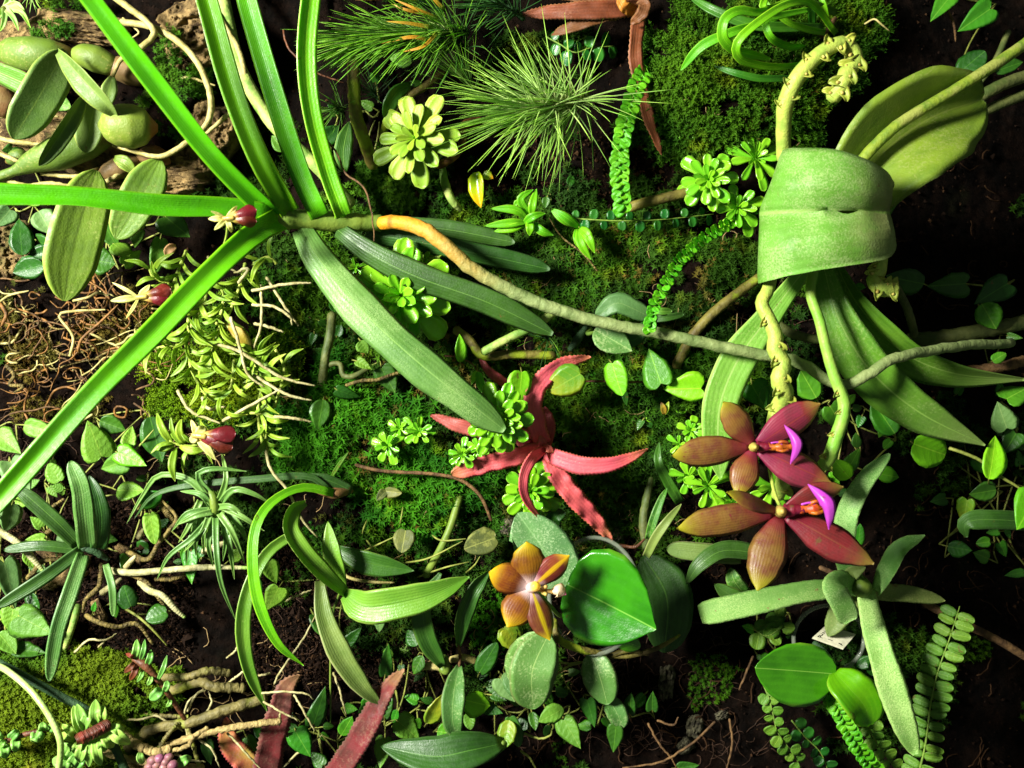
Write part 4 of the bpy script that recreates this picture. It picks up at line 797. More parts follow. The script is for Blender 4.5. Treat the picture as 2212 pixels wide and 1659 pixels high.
# small seedlings
s1 = Thing('orchid_seedling', 'small lime seedling with a fan of narrow leaves under the silvery air plant', 'orchid', (1145, 480, 30))
for q in ([(130, 1380, 60), (50, 1320, 80), (-110, 1310, 75)], [(130, 1400, 60), (40, 1400, 75), (-150, 1420, 70)], [(120, 1400, 60), (40, 1430, 72), (-90, 1455, 66)], [(140, 1350, 65), (80, 1250, 85), (160, 1190, 80)], [(110, 1330, 65), (60, 1270, 80), (40, 1300, 78)], [(100, 1400, 65), (160, 1360, 85), (235, 1340, 78)], [(130, 1380, 65), (140, 1430, 78), (135, 1480, 66)], [(160, 1400, 62), (210, 1450, 72), (285, 1478, 62)], [(150, 1360, 65), (155, 1290, 82), (180, 1185, 74)]):
    s1.leaf(t('20', *q), 20, 'grass', 'lance', fold=.35, n=10, m=4)
s1.tube(t('20', (150, 1420, 10), (140, 1380, 60)), 9, 'stem_lime')
s2 = Thing('orchid_seedling', 'small green seedling with drooping leaves beside the thin fern frond', 'orchid', (1245, 490, 30))
for q in ([(440, 1420, 60), (340, 1370, 80), (270, 1320, 72)], [(450, 1430, 60), (370, 1370, 88), (280, 1310, 84)], [(440, 1440, 62), (460, 1530, 80), (520, 1630, 70)], [(460, 1430, 62), (510, 1500, 84), (545, 1590, 74)], [(450, 1430, 62), (500, 1470, 82), (535, 1530, 78)], [(430, 1440, 60), (440, 1500, 70), (450, 1560, 60)]):
    s2.leaf(t('20', *q), 21, 'grass', 'lance', fold=.35, n=10, m=4)
s2.tube(t('20', (560, 1700, 30), (480, 1600, 40), (330, 1480, 40), (260, 1370, 30)), 5, 'rough_root', 'root', seg=5); s2.tube(t('20', (470, 1460, 10), (445, 1425, 62)), 9, 'stem_lime')

# ------------------------------------------------------------------ fern fronds
frond('upright bright green fern frond with overlapping round leaflets right of the silvery air plant', t('20', (925, 400, 20), (860, 450, 70), (800, 570, 110), (760, 700, 130), (718, 860, 140), (702, 1000, 138), (706, 1150, 130), (726, 1325, 110)), 25, 21, 27, 'fern', ang=56, jit=.08, taper=False, tilt=14, fold=10, start=0)
frond('bright fern frond slanting down across the long grey root', t('20', (1600, 1290, 20), (1400, 1400, 70), (1230, 1500, 110), (1090, 1625, 140))+t('21', (1050, 85, 165), (970, 225, 190), (910, 360, 205), (884, 490, 205)), 36, 18, 20, 'fern', ang=42, fold=38, jit=.08, taper=False, tilt=20, start=0)
frond('thin horizontal fern frond with spaced dark leaflets', t('20', (350, 1368, 55), (500, 1378, 70), (700, 1387, 75), (950, 1380, 68), (1290, 1345, 30)), 8, 21, 21, 'fern_dark', ang=86, rw=4, taper=False, tilt=25, jit=.15, rnd=True)
frond('fern frond with paired pale leaflets in the bottom right', t('32', (990, 1720, 60), (1030, 1560, 66), (1052, 1430, 68), (1075, 1240, 66), (1120, 1050, 62), (1190, 850, 55), (1255, 645, 40)), 17, 36, 22, 'fern_pale', ang=84, rw=5, alt=False, taper=False, jit=.1, tilt=14, start=0)
frond('button fern strand below the glossy twin leaves', t('32', (400, 1150, 40), (470, 1260, 70), (540, 1380, 80), (620, 1530, 82), (740, 1690, 70)), 17, 20, 23, 'fern', ang=62, taper=False, tilt=20, fold=10)
frond('trailing strand of round pale leaflets below the left one of the twin glossy leaves', t('32', (20, 1130, 20), (60, 1230, 40), (85, 1330, 44), (110, 1430, 40), (180, 1530, 34), (250, 1640, 20)), 8, 24, 26, 'fern_pale', ang=66, taper=False, tilt=22, jit=.18, rnd=True)
frond('trailing round leaflets between the twin leaves and the fern frond', t('32', (670, 1340, 20), (700, 1440, 30), (760, 1540, 32), (860, 1680, 20)), 5, 27, 24, 'fern_pale', ang=70, taper=False, tilt=22, jit=.2, rnd=True)
frond('dim round leaflets low on the dark soil at the bottom right', t('32', (200, 1360, -20), (280, 1460, -12), (380, 1560, -14), (430, 1680, -20)), 5, 22, 22, 'fern_dark', ang=70, taper=False, tilt=25, jit=.2, rnd=True)
frond('trailing round leaflets by the spotted bromeliad leaf', t('32', (-60, 760, 10), (40, 830, 30), (140, 760, 30), (100, 690, 22)), 4, 32, 34, 'fern_pale', ang=60, taper=False, tilt=25, jit=.2, rnd=True)
frond('small fern with round dull leaflets above the silvery air plant', t('20', (240, 230, 20), (330, 280, 35), (420, 330, 40), (520, 300, 35), (660, 290, 20)), 5, 26, 26, 'fern_dark', ang=70, taper=False, tilt=30, jit=.25, rnd=True)

# ------------------------------------------------------------------ spoon leaved rosettes
for lab, c, R, n, nd, mt, w in (
 ('spoon rosette half hidden behind the two overlapping strap leaves', (868, 640, 120), 118, 34, (0, 0, 1), 'ping_green', .36),
 ('spoon rosette behind the start of the yellow aerial root', (912, 572, 70), 66, 18, (.1, -.2, 1), 'ping', .36),
 ('tiny rosette peeping between the strap leaves', (768, 578, 40), 28, 9, (0, .2, 1), 'ping_green', .34),
 ('bright rosette left of the curled green leaf', (1530, 390, 80), 70, 26, (-.2, .1, 1), 'ping_green', .36),
 ('rosette tucked behind the upper corner of the curled leaf', (1628, 345, 70), 66, 18, (.1, -.1, 1), 'ping_green', .3),
 ('rosette under the slanting fern by the curled leaf', (1592, 450, 60), 62, 18, (-.1, .1, 1), 'ping_green', .36),
 ('small single rosette on the moss mound', (1484, 285, 70), 30, 10, (-.1, .2, 1), 'ping_green', .3),
 ('rosette at the tip of the longest strap leaf over the pink bromeliad', (1076, 908, 150), 82, 40, (.1, .1, 1), 'ping_green', .34),
 ('small rosette at the lower left of the pink bromeliad', (1000, 980, 125), 38, 14, (-.1, .1, 1), 'ping_green', .42),
 ('little rosette lying on the pink bromeliad leaf', (1036, 968, 130), 30, 11, (0, .1, 1), 'ping_green', .42),
 ('rosette below the pink bromeliad', (1146, 1058, 75), 72, 28, (.05, .2, 1), 'ping_green', .38),
 ('lowest rosette of the trio on the star moss', (838, 962, 50), 42, 12, (0, 0, 1), 'ping_green', .42),
 ('middle rosette of the trio on the star moss', (864, 926, 46), 30, 10, (0, 0, 1), 'ping_green', .42),
 ('right rosette of the trio on the star moss', (905, 932, 50), 42, 13, (.1, 0, 1), 'ping_green', .42),
 ('topmost rosette left of the upper maroon flower', (1492, 930, 60), 34, 13, (-.1, -.1, 1), 'ping_green', .46),
 ('small rosette beside the left petal of the upper maroon flower', (1466, 960, 55), 30, 9, (-.1, .1, 1), 'ping_green', .4),
 ('rosette under the left petal of the upper maroon flower', (1486, 1028, 55), 44, 12, (-.1, .1, 1), 'ping_green', .42),
 ('rosette with long leaves between the two maroon flowers', (1528, 1048, 70), 62, 13, (-.05, .1, 1), 'ping_green', .3),
 ('rosette behind the upper petals of the lower maroon flower', (1580, 1085, 65), 56, 13, (0, 0, 1), 'ping_green', .38),
 ('glossy rosette behind the right petals of the two maroon flowers', (1668, 1050, 60), 62, 13, (0, .1, 1), 'ping_green', .36),
): rosette(lab, c, R, n, mt, nd, w, spin=c[0] % 6)

# ------------------------------------------------------------------ bromeliads with toothed wavy leaves
p = Thing('pink_bromeliad', 'pink star shaped bromeliad with toothed wavy leaves in the centre', 'bromeliad', (1175, 968, 40))
def cr(th, pts, w, mat, pf='strapt', fold=.2, roll=0, wv=.14, wn=5, n=64, m=6, se=.11): th.leaf(pts, w*.8, mat, pf, fold=fold, roll=roll, n=n, m=m, wave=(wv, wn), serr=(se, 1), thick=3, ease=1.0)
cr(p, t('21', (215, 1190, 75), (170, 1040, 105), (155, 920, 112), (210, 800, 100), (330, 700, 85), (520, 645, 60)), 52, 'pink', 'strapt', roll=14)
cr(p, t('11', (1790, 1180, 70), (1560, 1110, 92), (1330, 1090, 98), (1105, 1010, 85)), 46, 'pink_dark')
cr(p, t('11', (1790, 1230, 80), (1620, 1280, 105), (1450, 1320, 108), (1240, 1385, 100)), 50, 'pink', 'strap', roll=-12)
cr(p, t('21', (235, 1245, 80), (330, 1290, 112), (480, 1330, 125), (650, 1320, 128), (780, 1275, 122), (880, 1225, 110)), 48, 'pink', [(0, .75), (.15, 1), (.5, .95), (.75, .7), (.92, .3), (1, .04)], fold=.15, roll=10, wv=.09, wn=4)
cr(p, t('21', (235, 1225, 85), (150, 1285, 140), (98, 1400, 160), (110, 1530, 150), (215, 1680, 120)), 32, 'pink', [(0, .7), (.2, 1), (.6, .9), (.85, .55), (1, .06)], fold=.2, roll=-25, wv=.05)
cr(p, t('21', (260, 1270, 70), (320, 1400, 95), (410, 1520, 98), (540, 1660, 80))+t('22', (655, 235, 60)), 54, 'pink', 'strapt', roll=-10, wv=.2, wn=6)
cr(p, t('21', (215, 1220, 55), (250, 1080, 60), (230, 960, 40)), 42, 'pink_dark', 'strapt'); cr(p, t('21', (200, 1210, 65), (120, 1200, 90), (40, 1150, 90)), 36, 'pink_dark', 'strapt')  # first leaf, at the back: its shadow is painted in as darker pink
p.leaf(t('21', (225, 1230, 85), (215, 1180, 100), (205, 1140, 96)), 22, 'pink', 'lance', fold=.6, n=10); p.leaf(t('21', (225, 1230, 85), (250, 1220, 104), (285, 1245, 100)), 20, 'pink', 'lance', fold=.6, n=10)
pr = Thing('pink_bromeliad_leaf', 'single pink leaf tip between the green root and the heart leaves', 'leaf', (1045, 775, 40)); cr(pr, t('11', (1640, 850, 40), (1560, 800, 60), (1470, 730, 66), (1415, 640, 60)), 26, 'pink_dark', 'strapt')
b2 = Thing('brown_bromeliad', 'coppery brown wavy bromeliad at the top edge', 'bromeliad', (1385, 20, 10))
cr(b2, t('20', (860, 40, 50), (650, 60, 85), (400, 70, 92), (90, 90, 70)), 48, 'crypt_brown', 'strapt', roll=10, wv=.12); cr(b2, t('20', (840, 20, 50), (700, -20, 70), (500, -30, 70), (300, -20, 60)), 44, 'crypt_brown', 'strapt')
cr(b2, t('20', (830, 60, 50), (810, 200, 75), (800, 360, 78), (840, 560, 70), (890, 760, 55), (968, 975, 30)), 40, 'crypt_brown', 'strapt', roll=-20, wv=.15); cr(b2, t('20', (780, 60, 60), (560, 110, 80), (400, 170, 78), (270, 220, 60)), 40, 'crypt_brown', 'strapt', roll=25)
cr(b2, t('20', (800, 70, 80), (730, 40, 110), (690, -30, 110)), 32, 'crypt_orange', 'strapt'); cr(b2, t('20', (820, 60, 80), (860, 30, 100), (840, 90, 108), (770, 150, 90)), 34, 'crypt_brown', 'strapt')
b3 = Thing('red_bromeliad', 'dull red scaly bromeliad leaves at the bottom left of the centre', 'bromeliad', (640, 1720, 20))
cr(b3, t('12', (60, 1780, 40), (110, 1500, 75), (170, 1270, 85), (205, 1150, 82), (290, 1075, 70)), 76, 'crypt_red', 'strapt', roll=10, wv=.1); cr(b3, t('12', (440, 1800, 50), (600, 1580, 95), (720, 1380, 105), (820, 1190, 95), (945, 1035, 75)), 68, 'crypt_red', 'strapt', roll=-12, wv=.14)
cr(b3, t('02', (1640, 1800, 45), (1540, 1620, 70), (1440, 1500, 72), (1420, 1340, 55)), 62, 'crypt_redgreen', 'strapt', wv=.1)

# ------------------------------------------------------------------ green bromeliad (lower right)
g = Thing('green_bromeliad', 'frosted green bromeliad with spiny strap leaves at the lower right', 'bromeliad', (1865, 1270, 0))
def gl(pts, w, mat='brom', pf='blunt', **k):
    k.setdefault('fold', .2); g.leaf(pts, w*.87, mat, pf, n=30, m=8, serr=(.03, 1), thick=4, ease=1.0, **k)
gl([(1850, 1268, 60), (1825, 1195, 120), (1832, 1110, 150), (1868, 1040, 150), (1922, 980, 120)], 56, 'brom', [(0, .85), (.3, .95), (.6, 1), (.85, .7), (.96, .4), (1, .1)], roll=-14)
gl([(1895, 1278, 70), (1925, 1225, 130), (1950, 1185, 150), (1998, 1156, 140)], 52, 'brom', [(0, .5), (.3, .9), (.6, 1), (.85, .6), (1, .05)], fold=.6, roll=-30)
gl([(1890, 1278, 40), (1960, 1282, 55), (2042, 1298, 40)], 44, 'brom_dim', 'strapt', roll=12)
gl([(1870, 1268, 60), (1745, 1278, 105), (1640, 1300, 125), (1512, 1328, 120)], 62, 'brom_speck', [(0, .6), (.3, .85), (.7, 1), (.9, 1), (.97, .9), (1, .7)], roll=14)
gl([(1868, 1270, 60), (1888, 1360, 120), (1915, 1450, 150), (1948, 1550, 150), (1978, 1630, 130)], 70, 'brom', [(0, .6), (.25, .8), (.6, 1), (.85, .85), (.95, .55), (1, .2)], roll=-8)
gl([(1850, 1270, 80), (1815, 1255, 150), (1803, 1272, 195), (1822, 1310, 205), (1838, 1342, 190)], 58, 'brom', 'blunt', fold=.1, nrm=(-.5, -.4, 1), roll=-10)
gl([(1860, 1280, 40), (1820, 1320, 66), (1788, 1375, 60)], 62, 'brom_dim', 'strapt'); gl([(1845, 1262, 60), (1840, 1240, 120), (1870, 1225, 130)], 40, 'brom_dim', 'strapt', fold=.4)
g.tube([(1855, 1262, 40), (1862, 1270, 100)], 44, 'stem_green', 'rosette_core', seg=10)
sl = Thing('strap_leaf_seedling', 'dim green strap leaves below the left petal of the lower maroon flower', 'bromeliad', (1640, 1190, 20))
sl.leaf([(1640, 1195, 60), (1560, 1190, 80), (1510, 1222, 85), (1482, 1262, 60)], 40, 'strap_dark', 'strapt', fold=.3, roll=20); sl.leaf([(1600, 1200, 40), (1530, 1195, 60), (1440, 1185, 50)], 44, 'den_grey', 'strap', fold=.15); sl.leaf(t('22', (1480, 560, 30), (1420, 480, 50), (1400, 400, 40)), 36, 'strap_mid', 'strapt')
sl.leaf(t('22', (1560, 620, 30), (1430, 590, 50), (1295, 505, 45)), 40, 'den_dark', 'strapt')

# ------------------------------------------------------------------ large moth orchid (right)
h = Thing('moth_orchid', 'large moth orchid with a curled broad leaf and two maroon flowers on the right', 'orchid', (1790, 520, 60))
def drum():
    R = [[(1800, 400, 120), (1790, 500, 100), (1790, 590, 120)], [(1735, 350, 150), (1700, 475, 140), (1690, 590, 150)], [(1700, 328, 200), (1657, 468, 185), (1648, 606, 190)], [(1693, 324, 250), (1645, 466, 238), (1640, 611, 238)],
         [(1720, 320, 300), (1682, 462, 290), (1672, 603, 290)], [(1800, 322, 340), (1770, 461, 325), (1765, 585, 335)], [(1870, 345, 335), (1860, 458, 322), (1862, 571, 335)], [(1915, 372, 300), (1905, 456, 300), (1920, 556, 308)], [(1930, 395, 275), (1921, 456, 288), (1936, 538, 285)]]
    nu, nv = 44, 20; rows = []
    for r in R:
        a, b, c = [np.array(q, float) for q in r]; pts = [a, a*.5+b*.5+np.array((0, 0, 22)), b+np.array((0, -12, 4)), b+np.array((0, 0, -7)), b+np.array((0, 12, 4)), b*.5+c*.5+np.array((0, 0, 18)), c]
        rows.append(spl(pts, nv))
    rows = np.array(rows); G = np.stack([spl(rows[:, j], nu) for j in range(nv+1)], 1)
    jm = nv//2; wob = 5*(fbm(np.arange(nu+1)/6., np.zeros(nu+1)+3, 3)-.5); G[:, -1, 1] += wob*1.6; G[:, 0, 1] += wob[::-1]; G[-1, :, 0] += 8*(fbm(np.arange(nv+1)/3., np.zeros(nv+1)+7, 3)-.5)
    for i in range(30, 42):              # the split along the midrib: a lens shaped gap
        f = (i-33.5)/4.5; gap = 1.2+9*math.sin(math.pi*min(1, max(0, f)))*(1 if 0 < f < 1 else 0); wt = min(1, (i-29)/3, (42-i)/3)
        G[i, jm+1, 1] = G[i, jm+1, 1]*(1-wt)+wt*(G[i, jm, 1]+gap); G[i, jm+1:, 2] += 5*wt*np.linspace(1, 0, nv-jm)
    W = PA(G.reshape(-1, 3)).reshape(nu+1, nv+1, 3); du = np.gradient(W, axis=0); dv = np.gradient(W, axis=1); N = np.cross(du, dv); N /= np.linalg.norm(N, axis=2)[..., None]
    th = 3.2*U; s = np.linspace(-1, 1, nv+1); B = W-N*th*np.where(np.abs(s) > .99, .3, 1)[None, :, None]
    V = list(W.reshape(-1, 3))+list(B.reshape(-1, 3)); UV = [(i/nu, j/nv) for i in range(nu+1) for j in range(nv+1)]*2; F = []; o2 = (nu+1)*(nv+1); ix = lambda i, j: i*(nv+1)+j
    for i in range(nu):
        for j in range(nv):
            if 34 <= i <= 37 and j == nv//2: continue      # the split along the midrib
            F.append((ix(i, j), ix(i, j+1), ix(i+1, j+1), ix(i+1, j))); F.append((o2+ix(i, j), o2+ix(i+1, j), o2+ix(i+1, j+1), o2+ix(i, j+1)))
        for j in (0, nv): F.append((ix(i, j), ix(i+1, j), o2+ix(i+1, j), o2+ix(i, j)))
    for j in range(nv): F.append((ix(nu, j), ix(nu, j+1), o2+ix(nu, j+1), o2+ix(nu, j)))
    h.add('leaf', V, F, UV, 'drum', label='broad leaf curled over like a drum with a split along its midrib')
drum()
h.leaf([(1800, 470, 110), (1850, 400, 150), (1920, 318, 165), (2010, 255, 150), (2122, 214, 110)], 215, 'phal_big', [(0, .45), (.2, .75), (.45, 1), (.7, .92), (.86, .62), (.95, .36), (1, .1)], fold=.95, roll=6, n=30, m=10, thick=6)
h.leaf([(1830, 490, 80), (1920, 420, 90), (2010, 350, 70)], 60, 'phal_big', 'strapt', fold=.3, n=14, thick=5); h.leaf([(1900, 470, 150), (1930, 430, 170), (1968, 396, 150)], 30, 'phal_low', 'strapt', fold=.3, n=12, thick=5)
h.leaf([(1755, 560, 130), (1660, 685, 140), (1590, 785, 135), (1553, 890, 125), (1556, 1036, 100)], 80, 'phal_pale', [(0, .35), (.2, .55), (.45, .95), (.7, 1), (.85, .85), (.94, .5), (1, .04)], fold=.12, roll=-10, n=26, m=8, thick=5)
h.leaf([(1775, 560, 130), (1812, 690, 140), (1880, 800, 135), (1985, 890, 115), (2128, 962, 80)], 108, 'phal_low', [(0, .35), (.15, .6), (.35, .95), (.55, 1), (.75, .75), (.9, .35), (1, .03)], fold=.3, roll=14, n=28, m=8, thick=5)
h.leaf([(1800, 560, 120), (1855, 660, 130), (1950, 760, 105), (2060, 806, 75), (2215, 820, 35)], 100, 'phal_low', [(0, .3), (.15, .55), (.35, 1), (.6, .85), (.8, .45), (1, .06)], fold=.4, roll=34, n=26, m=8, thick=5)
h.tube([(1850, 360, 190), (1890, 315, 200), (1945, 266, 205), (2054, 200, 200), (2140, 146, 190), (2215, 94, 175), (2290, 40, 150)], 25, 'aroot_right', 'aerial_root', n=40, seg=10, knob=.1)
h.tube([(2090, 235, 60), (2125, 205, 70), (2172, 180, 66), (2260, 150, 40)], 26, 'aroot_dim', 'aerial_root', n=20, seg=8, knob=.12); h.tube([(2080, 260, 40), (2150, 230, 45), (2260, 185, 30)], 22, 'aroot_dim', 'aerial_root', n=18, seg=8, knob=.12)
h.tube(t('31', (850, 200, 20), (920, 330, 40), (950, 420, 40), (970, 510, 20)), 18, 'aroot_dim', 'aerial_root', n=18, seg=8, knob=.15); h.tube(t('31', (100, 430, 60), (200, 500, 62), (370, 540, 50)), 20, 'aroot_dim', 'aerial_root', n=18, seg=8, knob=.15)
h.tube([(1640, 600, 30), (1560, 660, 30), (1500, 720, 20), (1460, 790, 0)], 22, 'mossy_twig', 'aerial_root', n=20, seg=8, knob=.15)
h.tube(t('20', (1130, 1210, 60), (960, 1250, 66), (800, 1290, 60), (720, 1330, 40)), 22, 'mossy_twig', 'aerial_root', n=20, seg=8, knob=.15)
def spike(pts, w, mat, tp, bracts, name='flower_spike'):
    w = w*1.12; sp = h.tube(pts, w, mat, name, n=46, seg=10, taper=tp, knob=.05); st = spl(pts, 60)
    for i, (f, sd, sz) in enumerate(bracts):
        j = int(f*60); c = st[j]; tg = st[min(60, j+2)]-st[max(0, j-2)]; a = math.atan2(tg[1], tg[0])+sd*1.35; r = w*.42; q = lambda x, dd=0, b=0: (c[0]+math.cos(a+b)*x, c[1]+math.sin(a+b)*x, c[2]+dd)
        sz = sz*1.12; h.leaf([q(r*.2, r*.3, .5*sd), q(r+sz*.45, r*.7), q(r+sz, r*.4, -.18*sd)], sz*1.5, 'stem_bract', 'taper', fold=.9, n=7, m=4, name='bract', parent=sp, thick=3, nrm=(-math.cos(a)*.4, -math.sin(a)*.4, 1))
        h.tube([q(r*.5, r*.75), q(r*.85, r*.9)], sz*.45, 'brom_stub', 'flower_scar', parent=sp, n=6, seg=7)
    return sp
L('stem_bract', (166, 178, 82), (142, 162, 68), trans=.25, rough=.5, edge=(150, 140, 70)); S('brom_stub', (190, 176, 90), (150, 130, 60), 300)
spike(t('30', (150, 1000, 190), (148, 800, 225), (165, 640, 250), (235, 490, 268), (345, 365, 275), (465, 285, 275), (535, 275, 270), (600, 345, 262), (590, 410, 262), (545, 450, 268), (525, 510, 268), (495, 565, 262), (455, 612, 255)), 29, 'spike', [(0, .95), (.2, 1), (.3, 1.15), (.6, 1), (.72, .95), (1, 1.1)],
      [(.27, -1, 12), (.33, 1, 12), (.38, -1, 13), (.45, 1, 12), (.5, -1, 13), (.57, 1, 13), (.62, -1, 14), (.67, 1, 14), (.71, -1, 14), (.76, 1, 15), (.8, -1, 15), (.84, 1, 15), (.88, -1, 16), (.92, 1, 16), (.96, -1, 16), (.99, 1, 14)])
spike(t('31', (75, 120, 215), (50, 230, 225), (12, 310, 232), (62, 420, 240), (98, 520, 246), (92, 600, 250), (148, 690, 252), (118, 790, 254), (158, 870, 240), (110, 1000, 205), (100, 1200, 190), (150, 1400, 180), (110, 1520, 150)), 30, 'spike', [(0, .8), (.2, .9), (.5, 1.15), (.7, 1.2), (1, .9)],
      [(.2, 1, 11), (.33, -1, 13), (.38, 1, 13), (.45, -1, 13), (.5, 1, 14), (.56, -1, 14), (.62, 1, 14), (.66, -1, 13), (.95, -1, 14)])
spike(t('31', (340, 90, 190), (318, 240, 205), (375, 420, 215), (418, 600, 220), (468, 770, 224), (528, 930, 226), (520, 1030, 226), (480, 1150, 222), (440, 1270, 215), (400, 1330, 205)), 21, 'spike_green', [(0, .9), (.5, 1), (.75, 1.2), (1, 1.3)], [(.62, 1, 9), (.72, 1, 9), (.84, 1, 10), (.95, 1, 11), (.99, -1, 10)])
spike(t('31', (760, 20, 200), (745, 110, 215), (720, 170, 222), (760, 215, 225), (840, 220, 218)), 30, 'spike', [(0, .9), (1, 1.05)], [(.2, 1, 11), (.4, 1, 12), (.55, -1, 13), (.7, 1, 14), (.85, -1, 14), (.97, 1, 14), (.99, -1, 12)])

def moth(th, c, d, petals, lipdir, lw, parts, stalk):
    fl = th.tube(stalk, 8, 'spike', 'flower', seg=7, n=14)
    for (x, y, w, mat, dd, ro) in petals:
        mx, my = (c[0]+x)/2, (c[1]+y)/2; b0 = (c[0]+(x-c[0])*.06, c[1]+(y-c[1])*.06, d)
        th.leaf([b0, (mx, my, d+dd*.6+6), (x, y, d+dd)], w*1.02, mat, 'petal', fold=-.06, cup=-.22, roll=ro, n=22, m=8, thick=5, name='petal', parent=fl)
    parts(fl)
    return fl
def partsA(c, d, sc, lx, ly, flap):
    def f(fl):
        ux, uy = lx, ly; q = lambda a, b, dd: (c[0]+(ux*a-uy*b)*sc, c[1]+(uy*a+ux*b)*sc, d+dd)
        h.tube([q(-2, 0, 0), q(0, 0, 16), q(2, 0, 32)], 16*sc, 'column_yellow', 'column', parent=fl, seg=10, n=10, knob=.12, taper=[(0, 1.4), (.4, 1), (.6, 1.1), (.75, .8), (1, .55)])
        h.tube([q(8, 0, 8), q(26, 0, 14), q(40, 0, 16)], 18*sc, 'lip_red', 'lip_claw', parent=fl, seg=8, n=10, knob=.3, taper=[(0, 1.5), (.3, 1.2), (1, .8)])
        lo = h.tube([q(30, 0, 14), q(52, 1, 20), q(82, 0, 18)], 19*sc, 'lip_orange', 'lip', parent=fl, seg=9, n=16, knob=.35, taper=[(0, .9), (.3, .75), (.5, 1.2), (.7, .8), (1, 1.1)])
        for b in (-10, 10): h.tube([q(48, b*.7, 22), q(60, b, 30), q(72, b*.8, 26)], 7*sc, 'lip_orange', 'lip_lobe', parent=fl, seg=6, n=8)
        h.tube([q(36, -8, 24), q(52, -9, 27), q(60, -4, 26)], 4*sc, 'magenta', 'lip_thread', parent=fl, seg=5, n=8)
        h.leaf(flap[0], flap[1], 'magenta', [(0, .05), (.2, .55), (.5, 1), (.8, .55), (1, .05)], fold=-.5, cup=-.3, roll=flap[2], n=18, m=8, thick=4, name='lip_flap', parent=fl)
    return f
cA = (1630, 966); dA = 250
moth(h, cA, dA, [(1563, 868, 64, 'petal_olive', 28, 10), (1452, 985, 68, 'petal_olive', 22, -12), (1594, 1070, 64, 'petal_olive', 26, -10), (1772, 872, 74, 'petal_maroon', 10, 22), (1795, 1043, 80, 'petal_maroon', 14, -22)], 0, 0,
     partsA(cA, dA, 1.0, 1, -.03, ([(1694, 918, dA+20), (1718, 960, dA+40), (1707, 1003, dA+22)], 28, 20)), [(1680, 862, 225), (1668, 900, 215), (1650, 945, 225), (1632, 966, 246)])
cB = (1688, 1105); dB = 330
moth(h, cB, dB, [(1572, 1062, 46, 'petal_olive', 60, 40), (1463, 1142, 70, 'petal_olive', 26, -12), (1636, 1276, 82, 'petal_olive', 34, -8), (1822, 1052, 64, 'petal_maroon', 4, 35), (1888, 1218, 82, 'petal_maroon', 20, -16)], 0, 0,
     partsA(cB, dB, 1.25, 1, -.12, ([(1745, 1046, dB+24), (1784, 1092, dB+52), (1790, 1144, dB+26)], 37, 20)), [(1676, 893, 245), (1660, 980, 210), (1672, 1060, 260), (1690, 1105, 325)])

# ------------------------------------------------------------------ yellow flowered moth orchid in a clear pot
y = Thing('moth_orchid', 'moth orchid with one golden brown flower and a round glossy leaf', 'orchid', (1230, 1270, 40)); h2 = h
cY = (1148, 1270); dY = 250
yf = y.tube([(1235, 1330, 60), (1210, 1330, 130), (1180, 1300, 200), (1150, 1272, 246)], 9, 'stem_green', 'flower', seg=7, n=16)
for (px, py, w, mat, dd, ro) in ((1138, 1170, 74, 'petal_gold', 20, 6), (1056, 1236, 70, 'petal_gold', 22, -8), (1096, 1355, 74, 'petal_gold', 20, -8), (1230, 1200, 58, 'petal_goldred', 6, 24), (1188, 1383, 58, 'petal_goldred', 10, -20)):
    y.leaf([(cY[0]+(px-cY[0])*.05, cY[1]+(py-cY[1])*.05, dY), ((cY[0]+px)/2, (cY[1]+py)/2, dY+dd*.6+5), (px, py, dY+dd)], w, mat, [(0, .3), (.15, .6), (.4, .98), (.6, 1), (.78, .8), (.9, .42), (.97, .12), (1, .04)], fold=-.06, cup=-.22, roll=ro, n=22, m=8, thick=5, name='petal', parent=yf)
y.tube([(1146, 1270, dY), (1150, 1268, dY+18), (1158, 1266, dY+34)], 22, 'column_white', 'column', parent=yf, seg=10, n=8)
y.tube([(1160, 1272, dY+8), (1176, 1276, dY+16), (1196, 1279, dY+16)], 10, 'column_yellow', 'lip_claw', parent=yf, seg=8, n=8, knob=.2)
for b in (-8, 9): y.tube([(1172, 1275+b*.5, dY+18), (1180, 1275+b, dY+30)], 9, 'column_yellow', 'lip_lobe', parent=yf, seg=7, n=6)
y.leaf([(1190, 1279, dY+18), (1206, 1276, dY+28), (1223, 1284, dY+18)], 36, 'lip_white', [(0, .3), (.3, .7), (.65, 1), (.85, .8), (1, .1)], fold=-.5, cup=-.2, n=12, m=6, thick=4, name='lip', parent=yf)
y.broad((1224, 1262, 150), (1420, 1356, 205), 214, 'glossy', 'phal', fold=.14, bend=-.09, roll=4, nrm=(-.06, -.02, 1), m=7, ripple=.006, thick=6)
y.broad((1232, 1262, 110), (1118, 1112, 135), 132, 'phal_notch', 'ellip', fold=.2, bend=.05, roll=-14, m=6, thick=5, notch=(-1, .45, .75))
y.broad((1118, 1490, 70), (1185, 1372, 130), 116, 'phal_grey', 'ellip', fold=.12, bend=.08, roll=8, m=6, thick=5); y.leaf([(1185, 1370, 128), (1150, 1450, 150), (1152, 1532, 120)], 104, 'phal_grey', 'oval', fold=.15, roll=-6, n=18, m=8, thick=5)
y.leaf([(1275, 1408, 50), (1295, 1460, 66), (1312, 1522, 55)], 76, 'phal_grey', 'oval', fold=.1, roll=12, n=18, m=8, thick=5); y.leaf([(1310, 1505, 30), (1335, 1545, 36), (1342, 1575, 28)], 46, 'phal_grey', 'oval', n=14, thick=4)
y.leaf([(1390, 1200, -40), (1440, 1290, -20), (1435, 1410, -30)], 112, 'strap_dark', 'oval', fold=.15, n=18, m=8, thick=5); y.broad((1330, 1380, 60), (1385, 1398, 64), 40, 'glossy', 'ellip')  # leaf behind the round one: its shade is put into the dark colour
